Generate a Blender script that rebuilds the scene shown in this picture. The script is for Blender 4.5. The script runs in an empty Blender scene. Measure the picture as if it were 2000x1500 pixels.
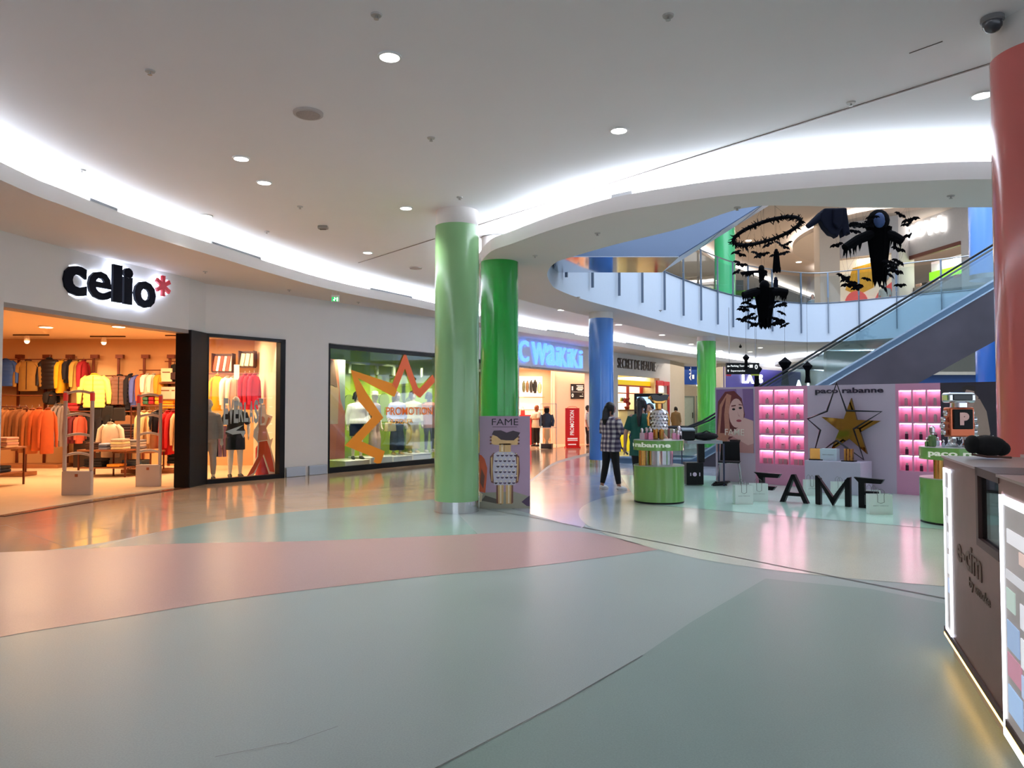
import bpy, bmesh, math, random
from math import sin, cos, pi, atan2, hypot, radians
from mathutils import Vector, Matrix, Euler
random.seed(7)
SC = bpy.context.scene
COL = SC.collection
# ------------------------------------------------------------------ camera
F = 1450.0; TH = math.atan(47/F); CH = 1.55
cam = bpy.data.cameras.new('camera'); camo = bpy.data.objects.new('camera', cam); COL.objects.link(camo)
cam.sensor_fit = 'HORIZONTAL'; cam.sensor_width = 36; cam.lens = F*36/2000
cam.clip_end = 200; cam.clip_start = .05
camo.location = (0, 0, CH); camo.rotation_euler = (pi/2+TH, 0, 0)
SC.camera = camo
# ------------------------------------------------------------------ world and exposure
W = bpy.data.worlds.new('world'); SC.world = W; W.use_nodes = True
W.node_tree.nodes['Background'].inputs[0].default_value = (.76, .86, 1.0, 1)
W.node_tree.nodes['Background'].inputs[1].default_value = 1.25
SC.view_settings.view_transform = 'Standard'; SC.view_settings.look = 'None'
SC.view_settings.gamma = 1; SC.view_settings.use_curve_mapping = False
SC.view_settings.exposure = 0.55
SC.cycles.max_bounces = 7; SC.cycles.diffuse_bounces = 4; SC.cycles.glossy_bounces = 4
SC.cycles.transparent_max_bounces = 12; SC.cycles.caustics_reflective = False; SC.cycles.caustics_refractive = False
SC.cycles.use_denoising = True; SC.cycles.sample_clamp_indirect = 6; SC.cycles.use_adaptive_sampling = True
EC_LIP = 50.0      # cove strips, ground floor
EC_UP = 17.0       # cove strips, upper floor
def lamp(kind, loc, power, color=(1, 1, 1), size=1.0, size_y=None, target=None, spot=None, blend=.6):
    l = bpy.data.lights.new('lamp', kind); l.energy = power; l.color = color
    if kind == 'AREA':
        l.shape = 'RECTANGLE' if size_y else 'SQUARE'; l.size = size
        if size_y: l.size_y = size_y
    else: l.shadow_soft_size = size
    if kind == 'SPOT': l.spot_size = radians(spot or 90); l.spot_blend = blend
    o = bpy.data.objects.new('lamp', l); COL.objects.link(o); o.location = loc
    if target is not None:
        d = Vector(target)-Vector(loc); o.rotation_euler = d.to_track_quat('-Z', 'Y').to_euler()
    return o
for p in ((-3, 2.5), (0, -1.5), (3.2, 1.5), (-4.5, -2), (5.5, -3), (0.5, 5.2), (-3.2, 6.5)):
    lamp('SPOT', (p[0], p[1], 4.48), 50, (.95, .98, 1), .12, target=(p[0], p[1], 0), spot=130, blend=.9)      # downlight spots added without fittings, overhead and behind the camera, to brighten the foreground
WARM = (1, .66, .37); WARM2 = (1, .74, .52); DAY = (.66, .80, 1.0)
lamp('AREA', (8.5, 19, 11.2), 1050, DAY, 11, 13)                      # daylight of the atrium skylight
lamp('AREA', (17, 42, 10.2), 500, (1, .80, .66), 14, 14)               # upper gallery lamps
lamp('AREA', (13, 42, 3.9), 340, (1, .86, .72), 10, 10)               # far end of the ground floor
# celio shop lamps
for p, e in (((-9.2, 17.2, 3.3), 100), ((-9.8, 15.0, 3.3), 60), ((-11.5, 17.6, 3.3), 80), ((-7.4, 18.2, 3.3), 90)):
    lamp('AREA', p, e, WARM, 1.3)
lamp('SPOT', (-11.2, 16.8, 3.3), 250, (1, .74, .42), .06, target=(-11.0, 19.7, 2.1), spot=26)
lamp('SPOT', (-5.6, 17.0, 3.25), 60, (1, .80, .6), .08, target=(-6.0, 17.1, 0), spot=100)
# window and shops further on
for q in ((-4.15, 18.4), (-3.5, 19.5), (-2.9, 20.5)): lamp('SPOT', (q[0], q[1], 3.02), 170, (1, .93, .76), .05, target=(q[0]-.75, q[1]+.45, .9), spot=95, blend=.8)
for q in ((-2.3, 21.8), (-1.7, 23.0)): lamp('SPOT', (q[0], q[1], 3.02), 170, (1, .93, .76), .05, target=(q[0]-.8, q[1]+.35, .9), spot=95, blend=.8)
lamp('AREA', (2.4, 33.0, 3.3), 150, (1, .70, .48), 3.2, 3)
lamp('AREA', (6.2, 40.0, 3.2), 170, (1, .93, .72), 3.0, 3)

# ------------------------------------------------------------------ helpers
def ray(x, y):
    u = (x-1000)/F; v = (750-y)/F
    return Vector((u, cos(TH)-v*sin(TH), sin(TH)+v*cos(TH)))
def atD(x, y, D):
    r = ray(x, y); k = D/r.y; return Vector((r.x*k, D, CH+r.z*k))
def onz(x, y, z):
    r = ray(x, y); k = (z-CH)/r.z; return Vector((r.x*k, r.y*k, z))
def fl(x, y): return onz(x, y, 0)
def s2l(c): c /= 255.; return c/12.92 if c <= .04045 else ((c+.055)/1.055)**2.4
MC = {}
def mat(c, rough=.6, metal=0, emit=0, noise=.06, scale=9, spec=.5, name=None, bump=0, alpha=1, coat=0):
    key = (tuple(c), rough, metal, emit, noise, scale, spec, bump, coat)
    if key in MC: return MC[key]
    m = bpy.data.materials.new(name or 'paint'); m.use_nodes = True; nt = m.node_tree; b = nt.nodes['Principled BSDF']
    col = tuple(s2l(v) for v in c)+(1,)
    b.inputs['Base Color'].default_value = col; b.inputs['Roughness'].default_value = rough
    b.inputs['Metallic'].default_value = metal; b.inputs['Specular IOR Level'].default_value = spec
    if coat: b.inputs['Coat Weight'].default_value = coat; b.inputs['Coat Roughness'].default_value = .08
    if emit:
        b.inputs['Emission Color'].default_value = col; b.inputs['Emission Strength'].default_value = emit
    if noise:
        t = nt.nodes.new('ShaderNodeTexCoord'); n = nt.nodes.new('ShaderNodeTexNoise'); n.inputs['Scale'].default_value = scale; n.inputs['Detail'].default_value = 3
        r = nt.nodes.new('ShaderNodeMapRange'); r.inputs[3].default_value = 1-noise; r.inputs[4].default_value = 1+noise
        mx = nt.nodes.new('ShaderNodeVectorMath'); mx.operation = 'SCALE'; mx.inputs[0].default_value = col[:3]
        nt.links.new(t.outputs['Object'], n.inputs['Vector']); nt.links.new(n.outputs['Fac'], r.inputs[0]); nt.links.new(r.outputs[0], mx.inputs['Scale'])
        nt.links.new(mx.outputs[0], b.inputs['Base Color'])
        if bump:
            bp = nt.nodes.new('ShaderNodeBump'); bp.inputs['Strength'].default_value = bump
            nt.links.new(n.outputs['Fac'], bp.inputs['Height']); nt.links.new(bp.outputs[0], b.inputs['Normal'])
    MC[key] = m; return m
def glass(tint=(.93, .97, .97), gl=.10, rough=.02, name='glass'):
    key = ('g', tint, gl, rough)
    if key in MC: return MC[key]
    m = bpy.data.materials.new(name); m.use_nodes = True; nt = m.node_tree; nt.nodes.clear()
    o = nt.nodes.new('ShaderNodeOutputMaterial'); t = nt.nodes.new('ShaderNodeBsdfTransparent'); g = nt.nodes.new('ShaderNodeBsdfGlossy')
    t.inputs[0].default_value = tint+(1,); g.inputs['Roughness'].default_value = rough
    x = nt.nodes.new('ShaderNodeMixShader'); f = nt.nodes.new('ShaderNodeFresnel'); f.inputs[0].default_value = 1.35
    a = nt.nodes.new('ShaderNodeMath'); a.operation = 'MULTIPLY_ADD'; a.inputs[1].default_value = .45; a.inputs[2].default_value = gl*.2
    nt.links.new(f.outputs[0], a.inputs[0]); nt.links.new(a.outputs[0], x.inputs[0]); nt.links.new(t.outputs[0], x.inputs[1]); nt.links.new(g.outputs[0], x.inputs[2]); nt.links.new(x.outputs[0], o.inputs[0])
    MC[key] = m; return m
def nodemat(name, fn, rough=.5, spec=.5, metal=0):
    m = bpy.data.materials.new(name); m.use_nodes = True; nt = m.node_tree; b = nt.nodes['Principled BSDF']
    b.inputs['Roughness'].default_value = rough; b.inputs['Specular IOR Level'].default_value = spec; b.inputs['Metallic'].default_value = metal
    fn(nt, b); return m
def ell(cx, cz, rx, rz, n=20, a0=0, a1=2*pi):
    return [(cx+rx*cos(a0+(a1-a0)*i/n), cz+rz*sin(a0+(a1-a0)*i/n)) for i in range(n if abs(a1-a0-2*pi) < 1e-6 else n+1)]
TXT = {}
def text_geo(body, ext=.05, bold=0.0, shear=0):
    key = (body, ext, bold, shear)
    if key in TXT: return TXT[key]
    cu = bpy.data.curves.new('t', 'FONT'); cu.body = body; cu.size = 1; cu.extrude = ext/2; cu.offset = bold; cu.resolution_u = 3; cu.shear = shear
    o = bpy.data.objects.new('t', cu); COL.objects.link(o)
    dg = bpy.context.evaluated_depsgraph_get(); me = bpy.data.meshes.new_from_object(o.evaluated_get(dg))
    v = [tuple(q.co) for q in me.vertices]; f = [tuple(p.vertices) for p in me.polygons]
    bpy.data.objects.remove(o); bpy.data.curves.remove(cu); bpy.data.meshes.remove(me)
    if v:
        x0 = min(q[0] for q in v); x1 = max(q[0] for q in v); y0 = min(q[1] for q in v); y1 = max(q[1] for q in v)
    else: x0 = x1 = y0 = y1 = 0
    TXT[key] = (v, f, x0, x1, y0, y1); return TXT[key]
class MB:
    def __init__(s): s.v = []; s.f = []; s.m = []
    def add(s, vs, fs, mi=0, M=None):
        n = len(s.v)
        s.v += [tuple(M @ Vector(q)) for q in vs] if M else [tuple(q) for q in vs]
        s.f += [tuple(i+n for i in f) for f in fs]; s.m += [mi]*len(fs); return s
    def box(s, c, d, rz=0, mi=0, rx=0, ry=0, tap=1.0):
        x, y, z = d[0]/2, d[1]/2, d[2]/2
        vs = [(-x, -y, -z), (x, -y, -z), (x, y, -z), (-x, y, -z), (-x*tap, -y*tap, z), (x*tap, -y*tap, z), (x*tap, y*tap, z), (-x*tap, y*tap, z)]
        fs = [(0, 3, 2, 1), (4, 5, 6, 7), (0, 1, 5, 4), (1, 2, 6, 5), (2, 3, 7, 6), (3, 0, 4, 7)]
        return s.add(vs, fs, mi, Matrix.Translation(c) @ Euler((rx, ry, rz)).to_matrix().to_4x4())
    def b2(s, a, b, mi=0):
        return s.box([(a[i]+b[i])/2 for i in range(3)], [abs(b[i]-a[i]) for i in range(3)], mi=mi)
    def lathe(s, prof, c=(0, 0, 0), n=24, mi=0, ax=1, ay=1, rx=0, ry=0, cap=True):
        M = Matrix.Translation(c) @ Euler((rx, ry, 0)).to_matrix().to_4x4()
        vs = []; fs = []
        for r, z in prof:
            vs += [(r*cos(2*pi*k/n)*ax, r*sin(2*pi*k/n)*ay, z) for k in range(n)]
        for i in range(len(prof)-1):
            for k in range(n):
                fs.append((i*n+k, i*n+(k+1) % n, (i+1)*n+(k+1) % n, (i+1)*n+k))
        if cap:
            fs.append(tuple(range(n-1, -1, -1))); fs.append(tuple((len(prof)-1)*n+k for k in range(n)))
        return s.add(vs, fs, mi, M)
    def ball(s, c, r, n=14, mi=0, M=None):
        if not hasattr(r, '__len__'): r = (r, r, r)
        h = n//2+1; vs = [(0, 0, -r[2])]; fs = []
        for i in range(1, h):
            a = -pi/2+pi*i/h
            vs += [(r[0]*cos(a)*cos(2*pi*k/n), r[1]*cos(a)*sin(2*pi*k/n), r[2]*sin(a)) for k in range(n)]
        vs.append((0, 0, r[2])); e = len(vs)-1
        for k in range(n):
            fs.append((0, 1+(k+1) % n, 1+k)); fs.append((e, e-n+k, e-n+(k+1) % n))
            for i in range(h-2): a = 1+i*n; fs.append((a+k, a+(k+1) % n, a+n+(k+1) % n, a+n+k))
        T = Matrix.Translation(c)
        return s.add(vs, fs, mi, T @ M if M else T)
    def tube(s, pts, r, n=8, mi=0, closed=False, flat=1.0):
        pts = [Vector(p) for p in pts]; N = len(pts); vs = []; fs = []; up = Vector((0, 0, 1)); prev = None
        for i, p in enumerate(pts):
            if closed: t = pts[(i+1) % N]-pts[i-1]
            else: t = pts[min(i+1, N-1)]-pts[max(i-1, 0)]
            t.normalize()
            if prev is None: a = t.cross(up) if abs(t.z) < .95 else t.cross(Vector((1, 0, 0)))
            else: a = prev-t*prev.dot(t)
            a.normalize(); prev = a; b = t.cross(a)
            rr = r[i] if hasattr(r, '__len__') else r
            ra, rb = rr if hasattr(rr, '__len__') else (rr, rr*flat)
            vs += [p+a*cos(2*pi*k/n)*ra+b*sin(2*pi*k/n)*rb for k in range(n)]
        for i in range(N if closed else N-1):
            j = (i+1) % N
            for k in range(n): fs.append((i*n+k, i*n+(k+1) % n, j*n+(k+1) % n, j*n+k))
        if not closed: fs.append(tuple(range(n-1, -1, -1))); fs.append(tuple((N-1)*n+k for k in range(n)))
        return s.add(vs, fs, mi)
    def loft(s, rings, mi=0, cap=True):
        n = len(rings[0]); vs = [q for r in rings for q in r]; fs = []
        for i in range(len(rings)-1):
            for k in range(n): fs.append((i*n+k, i*n+(k+1) % n, (i+1)*n+(k+1) % n, (i+1)*n+k))
        if cap: fs.append(tuple(range(n-1, -1, -1))); fs.append(tuple((len(rings)-1)*n+k for k in range(n)))
        return s.add(vs, fs, mi)
    def prism(s, pts, y0, y1, mi=0):          # outline in local x,z; thickness along y (y0 front)
        n = len(pts); vs = [(p[0], y0, p[1]) for p in pts]+[(p[0], y1, p[1]) for p in pts]
        fs = [tuple(range(n)), tuple(range(2*n-1, n-1, -1))]+[((k+1) % n, k, k+n, (k+1) % n+n) for k in range(n)]
        return s.add(vs, fs, mi)
    def hprism(s, pts, z0, z1, mi=0):
        n = len(pts); vs = [(p[0], p[1], z0) for p in pts]+[(p[0], p[1], z1) for p in pts]
        fs = [tuple(range(n-1, -1, -1)), tuple(range(n, 2*n))]+[(k, (k+1) % n, (k+1) % n+n, k+n) for k in range(n)]
        return s.add(vs, fs, mi)
    def flat(s, pts, y, mi=0):
        return s.add([(p[0], y, p[1]) for p in pts], [tuple(range(len(pts)))], mi)
    def text(s, body, x0, x1, z0, z1, y=0, ext=.02, bold=0, mi=0, wrap=None, shear=0, z0r=None, vert=False):
        v, f, a0, a1, b0, b1 = text_geo(body, 1.0, bold, shear)
        if not v: return s
        out = []
        for q in v:
            fx = (q[0]-a0)/(a1-a0); fz = (q[1]-b0)/max(b1-b0, 1e-6)
            if vert: X = x1-(x1-x0)*fz; Z = z0+(z1-z0)*fx
            else: X = x0+(x1-x0)*fx; Z = z0+(z1-z0)*fz
            Y = y-(q[2]+.5)*ext
            if wrap: a = X; R = wrap+(q[2]+.5)*ext; out.append((R*sin(a), -R*cos(a), Z))
            else: out.append((X, Y, Z))
        return s.add(out, f, mi)
    def build(s, name, mats, parent=None, smooth=False, bevel=0, loc=None, rz=0, sub=0, remesh=0, seg=2):
        me = bpy.data.meshes.new(name); me.from_pydata(s.v, [], s.f)
        if not isinstance(mats, (list, tuple)): mats = [mats]
        for m in mats: me.materials.append(m)
        if len(mats) > 1: me.polygons.foreach_set('material_index', s.m)
        if smooth: me.polygons.foreach_set('use_smooth', [True]*len(me.polygons))
        me.update(); o = bpy.data.objects.new(name, me); COL.objects.link(o)
        if parent: o.parent = parent
        if loc is not None: o.location = loc
        o.rotation_euler.z = rz
        if remesh:
            r = o.modifiers.new('r', 'REMESH'); r.mode = 'VOXEL'; r.voxel_size = remesh; r.use_smooth_shade = True
            r = o.modifiers.new('s', 'SMOOTH'); r.iterations = 3; r.factor = .6
        if bevel:
            b = o.modifiers.new('b', 'BEVEL'); b.width = bevel; b.segments = seg; b.limit_method = 'ANGLE'
        if sub: u = o.modifiers.new('u', 'SUBSURF'); u.levels = sub; u.render_levels = sub
        if smooth and not remesh and not sub:
            try: me.set_sharp_from_angle(angle=radians(40))
            except Exception: pass
        return o
def tag(o, label, cat=None, group=None, kind=None):
    if label: o['label'] = label
    if cat: o['category'] = cat
    if group: o['group'] = group
    if kind: o['kind'] = kind
    return o
def thing(name, label, cat, loc=(0, 0, 0), rz=0, group=None):
    o = bpy.data.objects.new(name, None); COL.objects.link(o); o.empty_display_size = .1
    o.location = loc; o.rotation_euler.z = rz; return tag(o, label, cat, group)
def dup(root, loc=None, rz=None, label=None, group=None):
    r = root.copy(); COL.objects.link(r)
    if loc is not None: r.location = loc
    if rz is not None: r.rotation_euler.z = rz
    if label: r['label'] = label
    if group: r['group'] = group
    for ch in list(root.children):
        c = ch.copy(); COL.objects.link(c); c.parent = r
        for g in list(ch.children):
            d = g.copy(); COL.objects.link(d); d.parent = c
    return r
def struct(mb, name, mats, **k):
    o = mb.build(name, mats, **k)
    if not k.get('parent'): o['kind'] = 'structure'
    return o
def catmull(P, n=8, closed=False):
    P = [Vector(p[:2]) for p in P]; out = []; N = len(P)
    for i in range(N if closed else N-1):
        p0 = P[i-1] if (closed or i > 0) else P[0]; p1 = P[i]; p2 = P[(i+1) % N]
        p3 = P[(i+2) % N] if (closed or i+2 < N) else P[-1]
        for k in range(n):
            t = k/n
            out.append(.5*((2*p1)+(p2-p0)*t+(2*p0-5*p1+4*p2-p3)*t*t+(3*p1-p0-3*p2+p3)*t**3))
    if not closed: out.append(P[-1])
    return out
def offset(P, d, closed=False):
    out = []; N = len(P)
    for i in range(N):
        if closed: t = P[(i+1) % N]-P[i-1]
        else: t = P[min(i+1, N-1)]-P[max(i-1, 0)]
        t.normalize(); out.append(P[i]+Vector((-t.y, t.x))*d)
    return out
def vstrip(mb, P, z0, z1, mi=0, closed=False):
    N = len(P); vs = [(p.x, p.y, z0) for p in P]+[(p.x, p.y, z1) for p in P]
    fs = [(i, (i+1) % N, (i+1) % N+N, i+N) for i in range(N if closed else N-1)]
    mb.add(vs, fs, mi)
def hstrip(mb, A, B, z, mi=0, closed=False, zb=None):
    N = len(A); vs = [(p.x, p.y, z) for p in A]+[(p.x, p.y, z if zb is None else zb) for p in B]
    fs = [(i, (i+1) % N, (i+1) % N+N, i+N) for i in range(N if closed else N-1)]
    mb.add(vs, fs, mi)
def fill_holes(mb, outer, holes, z, mi=0):
    bm = bmesh.new(); es = []
    for loop in [outer]+holes:
        vs = [bm.verts.new((p[0], p[1], z)) for p in loop]
        es += [bm.edges.new((vs[i], vs[(i+1) % len(vs)])) for i in range(len(vs))]
    bmesh.ops.triangle_fill(bm, use_beauty=True, edges=es)
    bm.verts.index_update(); mb.add([v.co[:] for v in bm.verts], [tuple(v.index for v in f.verts) for f in bm.faces], mi); bm.free()
class Seg:
    """a straight run of wall from a to b (left to right as seen), local x along it, local -y towards the viewer"""
    def __init__(s, a, b):
        s.a = Vector(a[:2]); s.b = Vector(b[:2]); d = s.b-s.a; s.L = d.length; s.u = d.normalized(); s.rz = atan2(s.u.y, s.u.x); s.loc = (s.a.x, s.a.y, 0)
    def at(s, x, y, off=0):                    # pixel column x,row y -> distance along, height ; off = distance behind the wall face
        n = Vector((-s.u.y, s.u.x)); a = s.a+n*off; r = ray(x, y)
        den = r.x*s.u.y-r.y*s.u.x; k = (a.x*s.u.y-a.y*s.u.x)/den
        P = Vector((r.x*k, r.y*k)); return ((P-a).dot(s.u), CH+r.z*k)
    def w(s, t, off=0):
        n = Vector((-s.u.y, s.u.x)); p = s.a+s.u*t+n*off; return Vector((p.x, p.y, 0))
# ------------------------------------------------------------------ common materials
WHITE = mat((230, 228, 228), .7, noise=.02, scale=3, name='wall_paint')
CEIL = mat((240, 238, 240), .8, noise=.015, scale=2, name='ceiling_paint')
SOFF = mat((226, 220, 216), .75, noise=.015, scale=2, name='soffit_paint')
LED = mat((226, 240, 255), .5, emit=EC_LIP, noise=0, name='led_strip')
LEDU = mat((240, 246, 255), .5, emit=EC_UP, noise=0, name='led_strip')
DLED = mat((255, 252, 245), .5, emit=9, noise=0, name='lamp_lens')
WLED = mat((255, 205, 140), .5, emit=14, noise=0, name='warm_lens')
CHROME = mat((215, 215, 218), .12, 1, noise=.02, name='chrome')
STEEL = mat((170, 172, 176), .28, 1, noise=.04, scale=30, name='brushed_steel')
BLACK = mat((10, 10, 12), .4, spec=.25, noise=.05, name='black_lacquer')
BLACKM = mat((11, 11, 14), .9, noise=.1, name='black_cloth')
GOLD = mat((214, 158, 84), .16, 1, noise=.05, scale=20, name='gold')
DBROWN = mat((70, 32, 20), .5, noise=.1, name='dark_bronze')
GL = glass(); GLB = glass((.80, .88, .90), .3, .03, 'green_glass')
# ================================================================== THE SETTING
def floor_mat(c, rough=.17, sp=.55):
    def fn(nt, b):
        t = nt.nodes.new('ShaderNodeTexCoord'); n = nt.nodes.new('ShaderNodeTexNoise'); n.inputs['Scale'].default_value = 110; n.inputs['Detail'].default_value = 2
        n2 = nt.nodes.new('ShaderNodeTexNoise'); n2.inputs['Scale'].default_value = .7; n2.inputs['Detail'].default_value = 4
        a = nt.nodes.new('ShaderNodeMapRange'); a.inputs[3].default_value = .80; a.inputs[4].default_value = 1.20
        a2 = nt.nodes.new('ShaderNodeMapRange'); a2.inputs[3].default_value = .88; a2.inputs[4].default_value = 1.12
        mu = nt.nodes.new('ShaderNodeMath'); mu.operation = 'MULTIPLY'; s = nt.nodes.new('ShaderNodeVectorMath'); s.operation = 'SCALE'
        s.inputs[0].default_value = [s2l(v) for v in c]
        nt.links.new(t.outputs['Object'], n.inputs['Vector']); nt.links.new(t.outputs['Object'], n2.inputs['Vector'])
        nt.links.new(n.outputs['Fac'], a.inputs[0]); nt.links.new(n2.outputs['Fac'], a2.inputs[0]); nt.links.new(a.outputs[0], mu.inputs[0]); nt.links.new(a2.outputs[0], mu.inputs[1])
        nt.links.new(mu.outputs[0], s.inputs['Scale']); nt.links.new(s.outputs[0], b.inputs['Base Color'])
        r = nt.nodes.new('ShaderNodeMapRange'); r.inputs[3].default_value = rough*.8; r.inputs[4].default_value = rough*1.25
        nt.links.new(n2.outputs['Fac'], r.inputs[0]); nt.links.new(r.outputs[0], b.inputs['Roughness'])
    return nodemat('terrazzo', fn, rough, sp)
FG = floor_mat((142, 153, 151), .34, .25); FT = floor_mat((120, 138, 132), .34, .25); FP = floor_mat((164, 136, 133), .32, .25); FTB = floor_mat((140, 160, 156), .2)
FBE = floor_mat((196, 166, 136), .10, .7); FCR = floor_mat((196, 198, 186), .16); FL = floor_mat((158, 160, 168), .16); FMI = floor_mat((190, 222, 206), .12)
FJ = mat((70, 62, 58), .4, name='floor_joint')
m = MB()
m.b2((-40, -16, -.3), (45, 75, 0))
def fpoly(px, lvl, mi, world=False):
    pts = [(p if world else fl(*p)) for p in px]; z = .0007*lvl
    m.add([(p[0], p[1], z) for p in pts], [tuple(range(len(pts)))], mi)
def arc(px, n=6): return catmull([fl(*p) for p in px], n)
B1 = catmull([(-5.6, 3.0), (-5.6, 6.4)]+[fl(*p)[:2] for p in ((0, 1088), (200, 1060), (400, 1022), (560, 1001), (740, 986), (850, 975), (935, 968), (1030, 940), (1090, 900), (1180, 878))], 6)
fpoly([(p.x, p.y) for p in B1]+[(9, 40), (-16, 30), (-16, 3)], 1, 4, True)                       # beige tiles by the shops
fpoly([(p.x, p.y) for p in arc([(935, 975), (1030, 945), (1090, 905), (1180, 884)])]+[(12, 32), (9, 14), (1.6, 12.9), (1.1, 10.5), (.9, 9.6)], 2, 5, True)   # pale grey by the far aisle
B2 = arc([(170, 1072), (350, 1062), (600, 1057), (850, 1047), (1000, 1040), (1120, 1038), (1200, 1050), (1285, 1074)])
B3 = arc([(-300, 1310), (0, 1245), (200, 1212), (500, 1165), (850, 1124), (1000, 1111), (1140, 1094), (1285, 1074)])
fpoly([(p.x, p.y) for p in B2]+[(p.x, p.y) for p in reversed(B3)]+[(-5.6, 4.2), (-5.6, 8.0)], 3, 2, True)   # pink
ts = [(p.x, p.y) for p in B1[10:-14]]
fpoly([(p.x, p.y) for p in B2[:22]]+[(p.x, p.y) for p in reversed(B1[22:44])], 2, 3, True)       # teal band
fpoly([(1495, 1130), (1350, 1215), (1250, 1283), (1100, 1370), (1000, 1425), (850, 1502), (600, 1700), (2600, 1700), (2300, 1300), (1900, 1190), (1700, 1150)], 1, 1)
CR = [fl(*p) for p in ((1850, 1146), (1600, 1124), (1400, 1098), (1285, 1073), (1200, 1050), (1145, 1024), (1130, 1003), (1143, 986), (1180, 972), (1230, 962))]
CRc = catmull([p[:2] for p in CR], 5)
fpoly([(p.x, p.y) for p in CRc]+[(4, 17), (9, 17), (11, 12), (9, 7.2), (6, 6.2)], 3, 6, True)
ST = [fl(*p) for p in ((1248, 984), (1400, 997), (1600, 1014), (1860, 1036))]
fpoly([(p.x, p.y) for p in ST]+[(9.5, 9.3), (9.5, 12.2), (4.4, 17.2), (2.5, 17.2)], 4, 7, True)
def joint(a, b, w=.008, lv=6):
    a = Vector(a[:2]); b = Vector(b[:2]); d = (b-a).normalized(); n = Vector((-d.y, d.x))*w
    z = .0007*lv; m.add([(*(a+n), z), (*(b+n), z), (*(b-n), z), (*(a-n), z)], [(0, 1, 2, 3)], 8)
joint(fl(1035, 1010), fl(1960, 1192), .012, 8)
joint(fl(1035, 1010), (-1.6, 12.9), .007)
for i in range(len(ST)-1): joint(ST[i], ST[i+1], .006)
for a, b in (((850, 1502), (1100, 1371)), ((1100, 1371), (1255, 1281))): joint(fl(*a), fl(*b), .003)
for a, b in (((560, 1455), (660, 1420)), ((420, 1480), (560, 1452))): joint(fl(*a), fl(*b), .0015)
for k in range(4):                                                   # long joints of the beige tiles
    P = offset(B1[14:-6], .45+.62*k)
    for i in range(len(P)-1): joint(P[i], P[i+1], .005)
for i in range(16, len(B1)-8, 5):
    P = [offset(B1, .0)[i], offset(B1, 2.4)[i]]; joint(P[0], P[1], .004)
floor = struct(m, 'floor', [FG, FT, FP, FTB, FBE, FL, FCR, FMI, FJ])

# ---- curves
ZC = 4.54; ZS = 4.10; ZL = 4.30; Z2 = 5.58
LEN = 8
perim = catmull([(-4.2, -14), (-5.0, -4), (-5.6, 3.5)]+[onz(x, y, ZL)[:2] for x, y in ((0, 316), (125, 371), (260, 424), (400, 471), (640, 546), (848, 592), (1013, 636), (1150, 657), (1250, 675), (1350, 690), (1500, 711))]+[(24, 56)], 6)
inner_px = [(1948, 405), (1700, 406), (1560, 402), (1450, 407), (1330, 446), (1200, 478), (1120, 501), (1085, 513), (1069, 533), (1076, 554), (1092, 567), (1150, 588), (1240, 612), (1330, 637), (1420, 656), (1500, 664), (1600, 668), (1750, 660)]
ip = [onz(x, y, ZS) for x, y in inner_px]
inner = catmull([(14.5, 10.8), (11, 9.75), (8.4, 9.45)]+[p[:2] for p in ip]+[(17.5, 23), (18.5, 16.5), (17.3, 12)], 6, True)
outer = offset(inner, -1.32, True)
# make sure the ring widens outwards
def area(P): return sum(P[i-1].x*P[i].y-P[i].x*P[i-1].y for i in range(len(P)))/2
if abs(area(outer)) < abs(area(inner)): outer = offset(inner, 1.32, True)
sg = 1 if abs(area(offset(inner, 1, True))) > abs(area(inner)) else -1
lip = [onz(x, y, ZL) for x, y in ((1948, 315), (1800, 319), (1650, 328), (1500, 341), (1400, 352), (1300, 367), (1220, 381), (1155, 397), (1070, 424), (1000, 451), (958, 468))]
rest = [outer[i] for i in range(len(inner)) if (inner[i].y > 12.9 and inner[i].x < 17) or inner[i].x > 16.9]
st0 = next(i for i in range(len(inner)) if inner[i].y > 12.9 and inner[i-1].y <= 12.9 and inner[i].x < 5)
rest = []; i = st0
while not (inner[i % len(inner)].y < 13.5 and inner[i % len(inner)].x > 12): rest.append(outer[i % len(inner)]); i += 4
outer = catmull([(15.5, 9.4), (12, 8.5), (8.5, 8.15)]+[(p.x, p.y) for p in lip]+[(-.62, 13.3)]+[(p.x, p.y) for p in rest[1:]]+[(18.6, 12)], 4, True)
so = 1 if abs(area(offset(outer, 1, True))) > abs(area(outer)) else -1
def inn(d): return offset(outer, -so*d, True)
led_back = inn(.42)
m = MB()
fill_holes(m, [(-5.2, -15), (44, -15), (44, 74), (30, 74)]+[(p.x, p.y) for p in reversed(offset(perim, .42))], [[(p.x, p.y) for p in led_back]], ZC)
ceiling = struct(m, 'ceiling', [CEIL])
# expansion joint in the ceiling
m = MB(); a = onz(700, 513, ZC); b = onz(1990, 106, ZC); d = (b-a).normalized()
m.box((a+b)/2-Vector((0, 0, .004)), ((b-a).length, .022, .008), rz=atan2(d.y, d.x)); struct(m, 'trim_1', [mat((120, 108, 100), .6, name='joint_profile')])
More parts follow.
